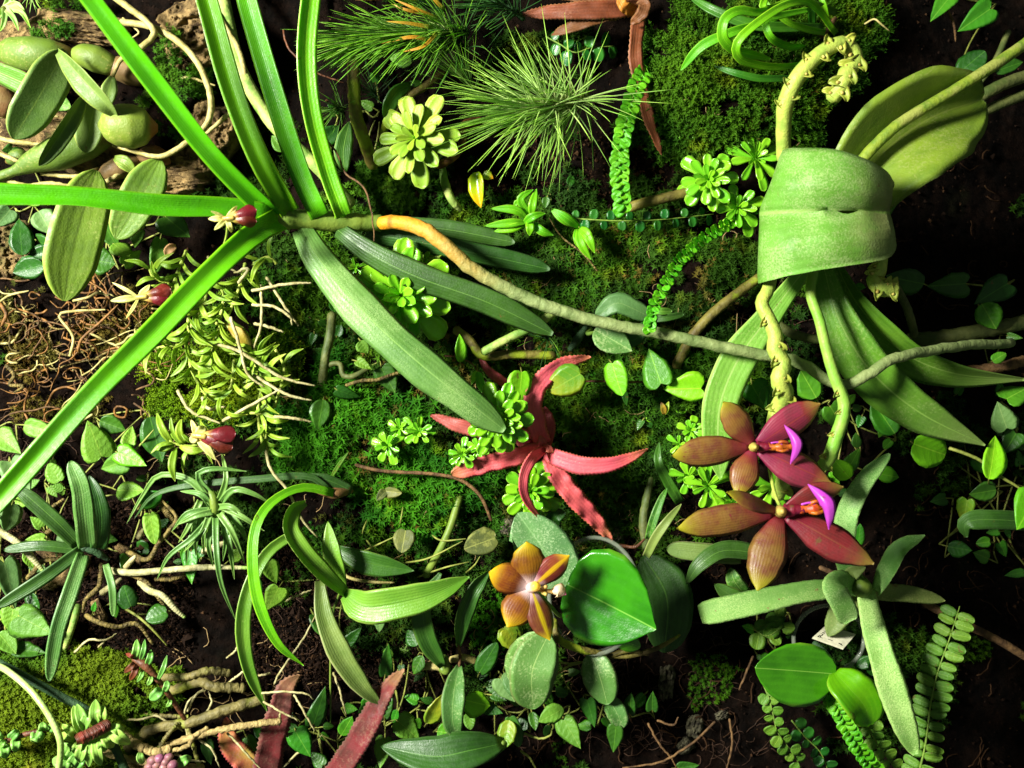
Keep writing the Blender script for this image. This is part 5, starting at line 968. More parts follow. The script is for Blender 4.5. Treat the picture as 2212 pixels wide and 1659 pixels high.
y.tube([(1195, 1340, 70), (1205, 1378, 80), (1250, 1402, 80), (1310, 1412, 60)], 18, 'mossy_twig', 'root', n=22, seg=8, knob=.2)
for q in ([(1300, 1412, 40), (1350, 1418, 45), (1420, 1400, 40), (1468, 1372, 20)], [(1310, 1420, 40), (1360, 1405, 55), (1400, 1415, 40)]): y.tube(q, 12, 'mossy_twig', 'root', n=18, seg=7, knob=.25)
def pot(label, c, rx, ry, d, gr):
    th = Thing('clear_pot', label, 'pot', (c[0], c[1], d), gr)
    for nm, k, dd, w in (('rim', 1., d, 9), ('wall', .92, d-55, 0)):
        a = np.linspace(0, 2*math.pi, 49); C = PA(np.stack([c[0]+np.cos(a)*rx*k, c[1]+np.sin(a)*ry*k, np.full(49, dd)], 1))
        if nm == 'rim': rim = C; V, F, UV = tube_core(C, np.full(49, w*U/2), 8); th.add('rim', V, F, UV, 'clear_plastic')
        else:
            V = list(rim*1)+list(C); V = list(PA(np.stack([c[0]+np.cos(a)*rx*.985, c[1]+np.sin(a)*ry*.985, np.full(49, d-3)], 1)))+list(C); F = [(i, i+1, 50+i, 49+i) for i in range(48)]; th.add('wall', V, F, [(0, 0)]*98, 'clear_plastic')
pot('clear plastic pot rim behind the round glossy leaf', (1284, 1287), 98, 126, 70, 'clear plastic pots set in the wall')
pot('clear plastic pot rim behind the white plant label', (1790, 1380), 76, 72, 20, 'clear plastic pots set in the wall')

# ------------------------------------------------------------------ twin leaved small moth orchid and the plant label
z = Thing('moth_orchid', 'small moth orchid with two glossy leaves at the lower right', 'orchid', (1803, 1460, 30))
z.broad((1806, 1456, 90), (1628, 1440, 120), 138, 'glossy', 'ellip', fold=.16, bend=-.05, roll=8, nrm=(-.1, .1, 1), m=6, ripple=.006, thick=6)
z.leaf([(1803, 1452, 90), (1838, 1490, 125), (1868, 1526, 120), (1880, 1566, 95)], 98, 'glossy_lime', [(0, .3), (.1, .62), (.3, .95), (.55, 1), (.8, .8), (.93, .5), (1, .1)], fold=.3, roll=-20, n=20, m=8, thick=6)
z.tube([(1800, 1462, 90), (1812, 1450, 40), (1820, 1440, 0)], 16, 'stem_green', 'stem'); z.tube([(1760, 1390, 20), (1790, 1420, 40), (1806, 1455, 60)], 16, 'stem_dark', 'root', n=14)
z.leaf([(1850, 1440, 30), (1880, 1430, 40), (1885, 1460, 30)], 30, 'fig_dark', 'oval', n=10)
tg = Thing('plant_label', 'white plastic plant label with handwriting under the green bromeliad', 'label', (1795, 1380, 30))
A, B, C_, D_ = P(1756, 1376, 66), P(1823, 1400, 66), P(1849, 1370, 26), P(1785, 1350, 20)
nq = np.cross(B-A, D_-A); nq /= np.linalg.norm(nq); nq = nq if nq[1] < 0 else -nq; tk = nq*5*U
V = [A, B, C_, D_, A-tk, B-tk, C_-tk, D_-tk]; tg.add('plate', V, [(0, 1, 2, 3), (7, 6, 5, 4), (0, 4, 5, 1), (1, 5, 6, 2), (2, 6, 7, 3), (3, 7, 4, 0)], [(0, 0)]*8, 'tag_white', smooth=False)
def writing(txt, org, ex, ey, size):
    cu = bpy.data.curves.new('t', 'FONT'); cu.body = txt; cu.size = 1.; cu.offset = .02; tmp = bpy.data.objects.new('t', cu); COL.objects.link(tmp); bpy.context.view_layer.update()
    me = bpy.data.meshes.new_from_object(tmp.evaluated_get(bpy.context.evaluated_depsgraph_get())); bpy.data.objects.remove(tmp)
    V = [org+ex*q.co.x*size+ey*q.co.y*size+nq*1.2*U for q in me.vertices]; F = [tuple(pp.vertices) for pp in me.polygons]; tg.add('handwriting', V, F, [(0, 0)]*len(V), 'ink', smooth=False)
eu = (D_-A)/np.linalg.norm(D_-A); ev = (B-A)/np.linalg.norm(B-A)
writing('PHAL', A+ev*17*U+eu*5*U, eu, -ev, 15*U); writing('K S', A+ev*38*U+eu*9*U, eu, -ev, 15*U); writing('ASHVE', A+ev*62*U+eu*5*U, eu, -ev, 15*U)

# ------------------------------------------------------------------ strap leaved orchid of the lower middle
k = Thing('fan_leaf_orchid', 'fan of long bright and dull green leaves in the lower middle', 'orchid', (745, 1285, 60))
k.leaf([(720, 1066, 80), (655, 1054, 110), (592, 1082, 150), (556, 1132, 180), (547, 1210, 195), (560, 1300, 190), (600, 1388, 165), (656, 1438, 130)], 28, 'grass', [(0, .7), (.2, .7), (.5, .9), (.7, 1), (.9, .6), (1, .05)], fold=.35, roll=22, n=30, m=8)
k.leaf([(640, 1150, 90), (580, 1192, 120), (540, 1265, 140), (524, 1350, 145), (536, 1440, 130), (576, 1536, 95)], 34, 'den', [(0, .6), (.3, .85), (.6, 1), (.85, .7), (1, .05)], fold=.4, roll=-8, n=26, m=8)
k.leaf([(748, 1284, 110), (700, 1244, 150), (652, 1192, 170), (624, 1142, 165), (634, 1100, 140), (660, 1085, 120)], 46, 'den', [(0, .5), (.3, .9), (.6, 1), (.85, .8), (1, .3)], fold=.6, roll=30, n=24, m=8)
k.leaf([(742, 1276, 100), (722, 1215, 125), (708, 1126, 115)], 44, 'den', 'lance', fold=.3, roll=-12, n=18, m=8)
k.leaf([(745, 1284, 115), (785, 1310, 150), (840, 1305, 165), (930, 1284, 160), (1014, 1246, 130)], 76, 'den', [(0, .35), (.12, .8), (.3, 1), (.6, .9), (.85, .5), (1, .04)], fold=.3, roll=8, n=26, m=10, thick=3)
k.leaf([(728, 1185, 60), (790, 1214, 80), (894, 1233, 70)], 54, 'den_dark', 'lance', fold=.3, roll=14, n=18, m=8)
k.leaf([(690, 1255, 90), (700, 1330, 115), (735, 1415, 125), (785, 1487, 115), (824, 1522, 95)], 52, 'den_grey', [(0, .4), (.2, .7), (.5, 1), (.75, .9), (.92, .45), (1, .05)], fold=.35, roll=-8, n=24, m=8)
k.leaf([(715, 1062, 70), (670, 1030, 80), (560, 1035, 95), (400, 1050, 100), (330, 1072, 95), (290, 1120, 80)], 16, 'strap_dark', 'strapt', fold=.3, roll=10, n=24); k.leaf([(760, 1060, 50), (700, 1035, 66), (640, 1030, 70)], 24, 'strap_dark', 'strapt', n=12)
k.tube([(738, 1270, 100), (718, 1330, 60), (714, 1430, 50), (714, 1560, 30)], 6, 'stem_green', 'stem', seg=6); k.tube([(690, 1062, 40), (720, 1066, 66), (760, 1060, 40)], 26, 'bulb_brown', 'pseudobulb', n=14, seg=9, taper=[(0, .5), (.5, 1), (1, .4)])
k.tube(t('12', (540, 400, 60), (590, 460, 66), (740, 490, 66), (880, 495, 50)), 8, 'cream_root', 'root', seg=6)
j = Thing('creeping_orchid', 'creeping orchid with three folded dark leaves left of the golden flower', 'orchid', (975, 1430, 20))
j.leaf([(957, 1440, 60), (922, 1372, 100), (915, 1310, 115), (952, 1238, 100)], 50, 'den_dark', [(0, .3), (.2, .8), (.5, 1), (.75, .8), (1, .15)], fold=.5, roll=-20, n=20, m=8); j.leaf([(990, 1396, 60), (1000, 1330, 100), (1022, 1276, 115), (1060, 1230, 100)], 42, 'den_dark', [(0, .25), (.25, .8), (.5, 1), (.8, .75), (1, .1)], fold=.6, roll=22, n=20, m=8)
j.leaf([(992, 1438, 60), (980, 1500, 100), (978, 1560, 105), (994, 1606, 85)], 54, 'phal_grey', [(0, .25), (.2, .75), (.45, 1), (.75, .8), (.92, .3), (1, .04)], fold=.35, roll=-6, n=20, m=8)
j.tube([(912, 1444, 20), (930, 1438, 30), (960, 1446, 34)], 20, 'cream_root', 'pseudobulb', n=12, seg=8, taper=[(0, .4), (.4, 1), (1, .5)]); j.tube([(950, 1440, 30), (965, 1450, 40), (960, 1420, 50)], 18, 'stem_green', 'pseudobulb', n=10); j.tube([(975, 1425, 20), (1000, 1420, 26), (1026, 1428, 18)], 16, 'cream_root', 'pseudobulb', n=10)
j.tube([(992, 1440, 60), (994, 1420, 40), (990, 1392, 60)], 7, 'brown_twig', 'rhizome', seg=6)
dl = Thing('broad_leaf_orchid', 'large dark leaf lying along the bottom edge', 'orchid', (1085, 1612, 40)); dl.leaf([(1085, 1606, 70), (1020, 1620, 110), (940, 1634, 120), (822, 1612, 95)], 92, 'strap_dark', 'lance', fold=.25, roll=12, n=20, m=8, thick=4, name='leaf'); dl.tube([(1085, 1606, 68), (1110, 1598, 30)], 12, 'stem_green', 'stem', seg=6)

# ------------------------------------------------------------------ dark strap orchid, spidery plant, canes (lower left)
q0 = Thing('dark_strap_orchid', 'small orchid with a star of dark straight leaves and thick white roots at the left', 'orchid', (190, 1190, 30))
SD = 'strap_dark'
q0.leaf([(170, 1176, 70), (125, 1130, 105), (60, 1072, 125), (35, 1055, 125)], 36, SD, 'strap', fold=.35, roll=-14)
q0.leaf(t('02', (550, 270, 70), (535, 100, 120), (505, -120, 150), (440, -270, 150)), 43, 'strap_cap', 'strap', fold=.3, roll=-6, n=20); q0.leaf(t('02', (620, 280, 60), (640, 100, 90), (610, -60, 100), (560, -180, 90)), 38, SD, 'strapt', fold=.3)
q0.leaf(t('02', (500, 290, 70), (250, 265, 100), (25, 290, 100)), 24, SD, 'strap', fold=.3, roll=16); q0.leaf(t('02', (510, 290, 75), (250, 480, 120), (-20, 650, 140)), 30, SD, 'strap', fold=.3, roll=-12)
q0.leaf(t('02', (520, 320, 75), (440, 560, 130), (360, 800, 150), (310, 1112, 140)), 34, 'strap_cap', 'strap', fold=.3, roll=-8, n=20); q0.leaf(t('02', (665, 380, 60), (705, 530, 85), (712, 705, 80)), 16, 'strap_cap', 'strap', fold=.3)
q0.tube(t('02', (500, 270, 60), (580, 290, 62), (680, 350, 40)), 17, 'stem_dark', 'stem', n=12, nodes=3)
q0.tube(t('02', (-20, 160, 60), (130, 262, 70), (270, 420, 66)), 16, 'white_root_tip', 'root', n=24, knob=.15); q0.tube(t('02', (700, 420, 40), (830, 432, 62), (1000, 420, 72), (1300, 398, 76), (1560, 402, 70)), 15, 'white_root_tip', 'root', n=34, knob=.15)
q0.tube(t('02', (880, 490, 40), (940, 545, 66), (1020, 575, 78), (1100, 660, 80), (1160, 712, 74)), 15, 'white_root_tip', 'root', n=26, knob=.12, label='short white root with a green tip'); q0.tube(t('02', (490, 640, 40), (450, 780, 50), (390, 950, 40)), 15, 'aroot_pale', 'root', n=16, knob=.15)
for qq in ([(800, 300, 20), (930, 350, 50), (1000, 240, 60), (1060, 170, 66), (1110, 90, 60), (1020, -20, 40)], [(540, 700, 40), (620, 745, 56), (740, 772, 58), (860, 755, 50), (960, 880, 40)], [(640, 380, 40), (620, 520, 50), (540, 600, 52), (520, 680, 48)], [(80, 530, 40), (200, 440, 55), (270, 360, 50), (460, 345, 50)], [(820, 440, 40), (900, 480, 50), (980, 560, 48), (1060, 690, 30)], [(980, 470, 40), (1080, 470, 46), (1200, 430, 40)], [(290, 190, 30), (340, 130, 40), (320, 40, 40), (400, -30, 30)]):
    q0.tube(t('02', *qq), 11, 'rough_root', 'root', n=26, seg=8, knob=.45)
for qq, w in (([(870, 210, 20), (900, 160, 30)], 14), ([(790, 400, 30), (850, 330, 40)], 14), ([(1280, 300, 20), (1420, 240, 26)], 16), ([(640, 560, 10), (760, 470, 24)], 14)): q0.tube(t('02', *qq), w, 'white_root', 'root', n=8)
ch = Thing('bark_chips', 'broken wood chips under the dark strap orchid', 'bark', (150, 1230, 10))
for (x, y_, rx, ry, ro, sd) in ((140, 1245, 62, 22, -20, 11), (110, 1195, 40, 18, 20, 12), (175, 1220, 34, 16, -40, 13), (280, 1195, 40, 12, 30, 14), (95, 1262, 34, 14, 10, 15), (215, 1320, 30, 14, 60, 16)): lump(ch, 'chip', (x, y_, Hs(x, y_)+6), rx, ry, 16, ro, 'cork', .4, 4, n=26, seed=sd)

L('spider', (104, 146, 84), (82, 126, 64), trans=.2, rough=.4, edge=(132, 168, 104), tip=(120, 160, 90), tip0=.5, var=.1)
sp = Thing('spidery_plant', 'spidery plant with thin fleshy grey-green leaves below the lowest pouch flower', 'plant', (465, 1090, 50))
for a in ([(1340, 50, 110), (1230, 75, 125), (1110, 132, 115)], [(1335, 80, 110), (1200, 220, 140), (1060, 330, 140), (985, 475, 125)], [(1355, 90, 115), (1360, 300, 145), (1390, 500, 145), (1480, 732, 120)], [(1400, 80, 100), (1440, 250, 120), (1472, 475, 100)], [(1260, -20, 100), (1180, 150, 115), (1120, 245, 100)], [(1330, 30, 105), (1270, 180, 130), (1150, 305, 120)], [(1380, 60, 110), (1460, 180, 120), (1540, 380, 95)],
          [(1400, 20, 110), (1520, 80, 125), (1659, 170, 105)], [(1350, 20, 105), (1190, -150, 115), (1000, -180, 100), (900, -60, 80), (795, 125, 70)], [(1380, 0, 100), (1470, -90, 125), (1600, -60, 120), (1700, 0, 100)], [(1360, -10, 100), (1240, -180, 120), (1330, -220, 125), (1550, -205, 100)], [(1300, 10, 95), (1230, 120, 100), (1200, 260, 80)], [(1290, 20, 90), (1280, 180, 96), (1280, 320, 80)], [(1420, 40, 95), (1500, 130, 100), (1560, 250, 70)], [(1370, 0, 100), (1420, -160, 120), (1390, -330, 90)], [(1340, 60, 100), (1240, 200, 118), (1230, 330, 90)], [(1360, 70, 100), (1310, 240, 120), (1340, 400, 95)], [(1330, 40, 100), (1180, 60, 116), (1080, 170, 95)], [(1390, 60, 100), (1420, 200, 116), (1400, 360, 92)], [(1370, 20, 105), (1450, 20, 126), (1570, 110, 110)], [(1340, 30, 100), (1260, -60, 118), (1130, -80, 100)], [(1320, 60, 90), (1190, 230, 104), (1170, 380, 80)]):
    sp.leaf(t('02', *a), 15, 'spider', 'taper', fold=.7, n=14, m=4, thick=4)
sp.tube(t('02', (1340, 130, 70), (1350, 40, 105), (1330, -60, 105), (1260, -120, 80)), 20, 'stem_green', 'stem', n=14, seg=8)
sp.tube(t('02', (1000, -20, 20), (1060, 70, 30), (1120, 150, 30)), 14, 'rough_root', 'root', n=12, knob=.3)

c = Thing('dry_canes', 'pile of dry jointed tan canes with thin roots near the bottom left', 'canes', (400, 1560, 30))
for qq, w, mt in (([(800, 1530, 90), (950, 1420, 105), (1200, 1370, 110), (1430, 1290, 105), (1660, 1225, 80)], 30, 'cane_grey'), ([(1040, 1520, 120), (1300, 1440, 130), (1550, 1390, 132), (1755, 1365, 125)], 19, 'cane'), ([(770, 1450, 125), (900, 1535, 140), (1000, 1560, 145), (1060, 1540, 140)], 26, 'cane'), ([(1000, 1570, 140), (1180, 1520, 140), (1220, 1460, 136), (1300, 1410, 130)], 13, 'cane'),
                  ([(1000, 1090, 80), (1180, 1085, 95), (1300, 1050, 95), (1435, 1062, 75)], 22, 'cane_grey'), ([(1060, 1180, 60), (1250, 1120, 95), (1350, 1150, 100), (1525, 1155, 80)], 27, 'cane_grey'), ([(1170, 1370, 110), (1215, 1520, 120), (1260, 1690, 100)], 11, 'cane_grey'), ([(600, 1540, 100), (800, 1600, 115), (1000, 1640, 118), (1270, 1660, 105)], 19, 'cane'), ([(860, 1320, 60), (1000, 1330, 70), (1180, 1340, 66)], 12, 'cane_grey'), ([(700, 1400, 40), (850, 1440, 50), (1000, 1420, 40)], 12, 'cane_grey'), ([(1000, 1530, 130), (1070, 1430, 136), (1120, 1380, 120)], 12, 'cane_grey'), ([(800, 1650, 100), (950, 1680, 110)], 30, 'cane')):
    c.tube(t('02', *qq), w*.74, mt, 'cane', n=36, seg=9, knob=.24, nodes=6, wob=.6)
for qq in ([(770, 1360, 90), (900, 1350, 105), (980, 1330, 105), (1050, 1370, 100), (1150, 1430, 90)], [(1180, 1300, 100), (1230, 1200, 110), (1290, 1170, 100)], [(1280, 1340, 90), (1330, 1240, 100), (1310, 1180, 90)], [(1250, 1480, 110), (1330, 1540, 118), (1380, 1650, 100)], [(1430, 1440, 110), (1540, 1560, 116), (1650, 1680, 100)], [(1150, 1370, 110), (1190, 1480, 116), (1260, 1650, 100)], [(1440, 1120, 80), (1520, 1060, 90), (1590, 1020, 80)], [(1280, 1160, 80), (1180, 1250, 90), (1150, 1370, 90)], [(1100, 1570, 120), (1200, 1610, 126), (1290, 1620, 110)],
           [(470, 930, 60), (560, 855, 70), (660, 855, 72), (730, 815, 60)], [(620, 900, 60), (660, 860, 68)], [(1500, 860, 20), (1480, 920, 30), (1420, 970, 20)]):
    c.tube(t('02', *qq), 5.5, 'white_root', 'root', n=18, seg=5, wob=.5)
for qq in ([(20, 1080, 40), (60, 1075, 50), (105, 1062, 40)], [(130, 1130, 40), (150, 1080, 50), (320, 830, 52), (390, 690, 40)], [(50, 1190, 120), (180, 1180, 125), (330, 1195, 122), (375, 1230, 110)], [(60, 1245, 118), (180, 1310, 124), (275, 1360, 115)], [(250, 1200, 115), (300, 1280, 122), (380, 1425, 110)], [(165, 1320, 110), (160, 1395, 105)], [(500, 1060, 20), (540, 1180, 30), (580, 1320, 20)], [(180, 1659, 40), (260, 1580, 50), (430, 1450, 44)], [(200, 610, 20), (290, 570, 26), (360, 540, 20)]):
    c.tube(t('12', *qq), 5.5, 'white_root', 'root', n=18, seg=5, wob=.5)
lr = Thing('rope_shoot', 'ridged dark green rope-like stem crossing the bottom left moss', 'stem', (0, 1440, 90)); lr.tube(t('02', (-60, 970, 110), (200, 1110, 140), (400, 1220, 150), (580, 1320, 150), (690, 1470, 150), (800, 1700, 140)), 18, 'stem_dark', 'stem_section', n=40, seg=12, knob=.08)
lt = Thing('curved_shoot', 'pale shiny curved stem in front of the bottom left moss', 'stem', (14, 1446, 110)); lt.tube(t('02', (-30, 1010, 140), (50, 1050, 165), (200, 1180, 200), (320, 1350, 215), (380, 1500, 215), (365, 1700, 200)), 14, 'pale_tube', 'stem_section', n=36, seg=10)
pl = Thing('pleated_plant', 'plant with a pleated red-brown plume and pale green bracts at the bottom left', 'plant', (190, 1590, 90)); pr2 = random.Random(3)
ax = spl(t('02', (470, 1490, 190), (580, 1440, 205), (690, 1380, 195)), 24)
for i in range(22):
    p0 = ax[i+1]; a = math.atan2(-.5, 1)
    pl.leaf([(p0[0]-4, p0[1]-13, p0[2]), (p0[0]+5, p0[1], p0[2]+10), (p0[0]+2, p0[1]+14, p0[2])], 9, 'bract_brown', 'oval', fold=.5, n=8, m=4, name='pleat', roll=pr2.uniform(-30, 30))
for (bx, by, tx, ty, w) in ((500, 1440, 470, 1300, 26), (540, 1430, 495, 1290, 28), (600, 1400, 600, 1262, 30), (650, 1380, 640, 1290, 26), (480, 1470, 410, 1400, 22), (470, 1490, 400, 1450, 20), (470, 1500, 430, 1540, 22), (530, 1500, 500, 1600, 30), (590, 1480, 625, 1612, 28), (570, 1490, 560, 1620, 24), (640, 1440, 700, 1510, 28), (670, 1410, 790, 1490, 32), (690, 1390, 760, 1430, 26), (620, 1470, 650, 1540, 24), (500, 1480, 480, 1560, 26), (520, 1430, 560, 1310, 28)):
    tx, ty = bx+(tx-bx)*1.25, by+(ty-by)*1.25; w = w*.85; mx, my = (bx+tx)/2, (by+ty)/2; pl.leaf(t('02', (bx, by, 185), (mx, my, 200), (tx, ty, 172)), w, 'bract_green', 'lance', fold=.4, roll=pr2.uniform(-25, 25), n=12, name='bract')
pl.tube(t('02', (560, 1480, 180), (540, 1560, 140), (560, 1690, 100)), 14, 'red_stem', 'stem')
ps = Thing('leafy_stem', 'brown leafy stem rising from the dry canes', 'plant', (395, 1550, 100))
ps.tube(t('02', (1160, 1350, 115), (1050, 1185, 140), (955, 1060, 150), (905, 1010, 155), (840, 975, 150)), 12, 'red_stem', 'stem', n=24, taper=[(0, .8), (.6, 1), (.85, 1.6), (1, 1)])
for (bx, by, tx, ty, w, mt) in ((840, 980, 860, 850, 18, 'succ'), (880, 990, 910, 850, 12, 'succ'), (920, 1020, 950, 915, 16, 'succ'), (840, 970, 790, 940, 10, 'bract_brown'), (850, 990, 780, 1060, 14, 'bract_brown'), (860, 1010, 815, 1110, 15, 'bract_brown'), (900, 1040, 860, 1120, 10, 'succ'), (950, 1080, 925, 1140, 12, 'succ'), (990, 1110, 1050, 950, 12, 'succ'), (1015, 1160, 940, 1230, 24, 'succ'), (1030, 1180, 1050, 1110, 16, 'succ'), (1070, 1230, 1045, 1275, 10, 'succ')):
    ps.leaf(t('02', (bx, by, 150), ((bx+tx)/2+8, (by+ty)/2, 168), (tx, ty, 150)), w, mt, 'lance', fold=.5, n=10, m=4)
pq = Thing('leafy_stem', 'reddish creeping stem with grey-green leaves at the left of the bottom edge', 'plant', (0, 1610, 90)); pq.tube(t('02', (-40, 1520, 120), (150, 1450, 140), (320, 1415, 130)), 13, 'red_stem', 'stem', n=18)
for (bx, by, tx, ty, w) in ((0, 1490, -30, 1420, 20), (60, 1480, 120, 1420, 22), (100, 1470, 100, 1560, 22), (210, 1440, 270, 1480, 26), (230, 1430, 220, 1500, 24), (270, 1430, 270, 1370, 20), (300, 1420, 380, 1380, 20), (20, 1510, 40, 1600, 24), (-10, 1530, 30, 1480, 20)): pq.leaf(t('02', (bx, by, 132), ((bx+tx)/2, (by+ty)/2, 155), (tx, ty, 140)), w, 'succ', 'lance', fold=.4, n=10, m=4)
pz = Thing('leafy_stem', 'grey-green leafy shoot at the bottom edge under the pleated plume', 'plant', (140, 1640, 100))
for (bx, by, tx, ty, w) in ((440, 1600, 400, 1500, 30), (430, 1620, 480, 1500, 26), (420, 1640, 330, 1600, 28), (440, 1650, 480, 1570, 24), (400, 1680, 420, 1600, 24), (470, 1650, 540, 1600, 22)): pz.leaf(t('02', (bx, by, 130), ((bx+tx)/2, (by+ty)/2, 150), (tx, ty, 140)), w, 'succ', 'lance', fold=.4, n=10, m=4)
pz.tube(t('02', (430, 1720, 100), (435, 1620, 130)), 10, 'red_stem')
pb = Thing('pink_blossom', 'cluster of small pink buds at the bottom edge under the dry canes', 'flower', (345, 1650, 110))
for (x, y_, w, mt) in ((960, 1610, 20, 'pinkbud'), (1000, 1600, 20, 'pinkbud'), (1040, 1620, 18, 'pinkbud'), (1085, 1640, 22, 'pinkbud'), (985, 1640, 18, 'pinkbud'), (1060, 1590, 16, 'pinkbud'), (940, 1650, 18, 'pinkbud'), (1030, 1655, 20, 'pinkbud')):
    a = t('02', (x-22, y_+8, 150), (x, y_, 168), (x+24, y_-4, 158)); pb.tube(a, w, mt, 'bud', n=10, seg=9, taper=[(0, .4), (.3, .9), (.7, 1), (1, .4)])
pb.leaf(t('02', (1110, 1640, 140), (1160, 1610, 158), (1205, 1590, 140)), 22, 'succ', 'lance', n=10); pb.leaf(t('02', (900, 1630, 140), (880, 1590, 150), (890, 1550, 140)), 18, 'succ', 'lance', n=10)

# ------------------------------------------------------------------ top right grassy orchid
gt = Thing('grassy_orchid', 'clump of bright looping grass-like leaves at the top right', 'orchid', (1770, 45, 70))
for a, w, mt in (([(2060, 210, 110), (1900, 20, 190), (1750, 30, 235), (1560, 150, 262), (1440, 270, 258), (1450, 360, 235), (1560, 405, 205), (1720, 420, 170), (1890, 390, 120)], 20, 'grass'), ([(1650, 60, 215), (1560, 80, 240), (1450, 68, 258), (1365, 120, 262), (1350, 230, 250), (1420, 310, 225), (1520, 340, 190), (1650, 370, 160)], 24, 'grass'), ([(1620, 140, 180), (1420, 200, 215), (1220, 290, 205), (1085, 442, 165)], 22, 'grass'), ([(1900, 485, 110), (1600, 495, 150), (1450, 465, 158), (1295, 415, 140)], 16, 'grass_dark'), ([(1980, 170, 90), (1659, 170, 140), (1480, 140, 150), (1280, 60, 140), (1140, -20, 110)], 24, 'grass_dark'), ([(1900, 60, 150), (1700, 100, 190), (1620, 130, 205), (1650, 230, 205), (1760, 290, 160), (1870, 290, 100)], 18, 'grass'), ([(1980, -40, 100), (1760, 20, 170), (1640, 60, 205), (1600, 40, 215), (1650, -80, 190)], 20, 'grass')):
    gt.leaf(t('20', *a), w, mt, [(0, .6), (.3, .9), (.6, 1), (.85, .8), (.95, .5), (1, .08)], fold=.35, roll=10, n=34, m=6)
for a, w, mt in (([(410, 205, 90), (300, 185, 120), (180, 140, 150), (60, 40, 170), (20, -40, 160)], 14, 'grass'), ([(480, 80, 80), (380, 40, 120), (250, -20, 150)], 16, 'grass_dark'), ([(330, 150, 90), (325, 40, 130), (310, -60, 130)], 16, 'grass_dark'), ([(420, 130, 90), (400, 30, 120), (360, -60, 120)], 14, 'grass'), ([(200, 90, 120), (100, 110, 140), (0, 160, 140)], 14, 'grass')):
    gt.leaf(t('30', *a), w, mt, 'strapt', fold=.35, n=20, m=6)
gt.tube(t('30', (470, 120, 50), (420, 200, 70), (300, 290, 60), (270, 390, 40)), 12, 'brown_twig', 'rhizome', knob=.3); gt.tube(t('30', (660, 150, 50), (720, 120, 66), (760, 150, 70), (815, 195, 60)), 4.5, 'cream_root', 'root', seg=5)

# ------------------------------------------------------------------ bronze round leaves
bg = Thing('bronze_leaf_vine', 'thin vine with bronze spotted round leaves left of the golden flower', 'vine', (1000, 1200, 20))
for (cx, cy, rx, ry, a) in ((940, 235, 72, 70, 100), (1420, 248, 105, 85, 160)): 
    ca, sa = math.cos(math.radians(a)), math.sin(math.radians(a)); bg.broad(*t('12', (cx-rx*ca*.95, cy-rx*sa*.95, 55), (cx+rx*ca, cy+rx*sa, 70)), ry*2*TK, 'begonia', 'round', fold=.1, bend=.04, m=4)
bg.broad(*t('11', (830, 1490, 45), (920, 1500, 60)), 24, 'begonia', 'round'); bg.broad(*t('11', (830, 1490, 45), (775, 1545, 58)), 20, 'begonia', 'round')
for a in ([(660, 310, 30), (770, 260, 45), (880, 208, 55)], [(920, 375, 30), (1100, 340, 50), (1310, 235, 58)], [(1310, 450, 30), (1390, 380, 50), (1420, 330, 60)], [(1000, 470, 30), (1200, 400, 44), (1350, 365, 40)], [(910, 160, 40), (925, 90, 40), (935, 20, 30)], [(740, 50, 20), (690, 150, 30), (680, 190, 20)], [(680, 190, 25), (740, 270, 35), (790, 330, 20)], [(1090, 170, 30), (1180, 230, 45), (1330, 220, 55)]): bg.tube(t('12', (a[0][0], a[0][1], -20), *a[1:]), 4.5, 'vine_stem', 'stem', seg=5, n=14)
gs = Thing('slanting_shoot', 'straight pale green stem slanting behind the bronze leaves', 'stem', (980, 1160, 20)); gs.tube(t('12', (1290, -40, 20), (1240, 130, 35), (1180, 270, 35), (1080, 450, 10)), 17, 'stem_green', 'stem_section', n=20, seg=9)
bt = Thing('brown_twig', 'thin brown twig arching below the trio of small rosettes', 'twig', (800, 1010, 20)); bt.tube(t('11', (640, 1325, 40), (760, 1355, 52), (900, 1370, 55), (1080, 1378, 58), (1250, 1402, 60), (1350, 1450, 58), (1430, 1530, 55), (1490, 1670, 40)), 8, 'brown_twig', 'twig_section', n=34, seg=7, knob=.2)
bt = Thing('pale_root', 'pale woody root left of the longest strap leaf', 'root', (800, 820, 10)); bt.tube(t('11', (580, 825, 20), (680, 795, 38), (780, 790, 40), (860, 760, 40), (960, 735, 30)), 8, 'rough_root', 'root_section', n=24, seg=7, knob=.3); bt.tube(t('11', (450, 700, 10), (540, 690, 24), (560, 760, 28), (620, 770, 30), (720, 715, 20)), 12, 'aroot_dim', 'root_section', n=20, knob=.2); bt.tube(t('11', (490, 380, 10), (480, 500, 20), (450, 640, 20), (430, 820, 5)), 20, 'aroot_dim', 'root_section', n=20, knob=.2)
bt = Thing('pale_leaf_sliver', 'short pale green sliver standing in the star moss', 'leaf', (735, 1005, 20)); bt.leaf(t('11', (475, 1420, 40), (530, 1330, 70), (595, 1240, 80)), 9, 'fern_pale', 'lance', n=10, name='blade')
lg = Thing('brown_stick', 'brown stick leaning across the dark lower right corner', 'stick', (2000, 1310, 0)); lg.tube(t('32', (380, 400, 20), (500, 450, 30)), 11, 'brown_twig', 'stick_section', n=8); lg.tube(t('32', (1030, 620, -10), (1180, 700, 0), (1320, 770, 0), (1500, 860, -10), (1720, 990, -30)), 18, 'brown_twig', 'stick_section', n=30, seg=8, knob=.2)
lg = Thing('dark_log', 'dark mossy log at the right edge beside the large orchid', 'log', (2100, 720, -40)); lg.tube(t('31', (880, 545, -70), (1100, 530, -40), (1350, 490, -30), (1720, 420, -50)), 32, 'aroot_dim', 'log_section', n=30, seg=10, knob=.3)
lg.tube(t('31', (1250, 740, -60), (1450, 720, -40), (1720, 660, -60)), 24, 'brown_twig', 'log_section', n=20, seg=8, knob=.3)
ls = Thing('stone_chips', 'pale lichen covered stone chips on the dark soil at the bottom', 'stones', (1440, 1480, 0))
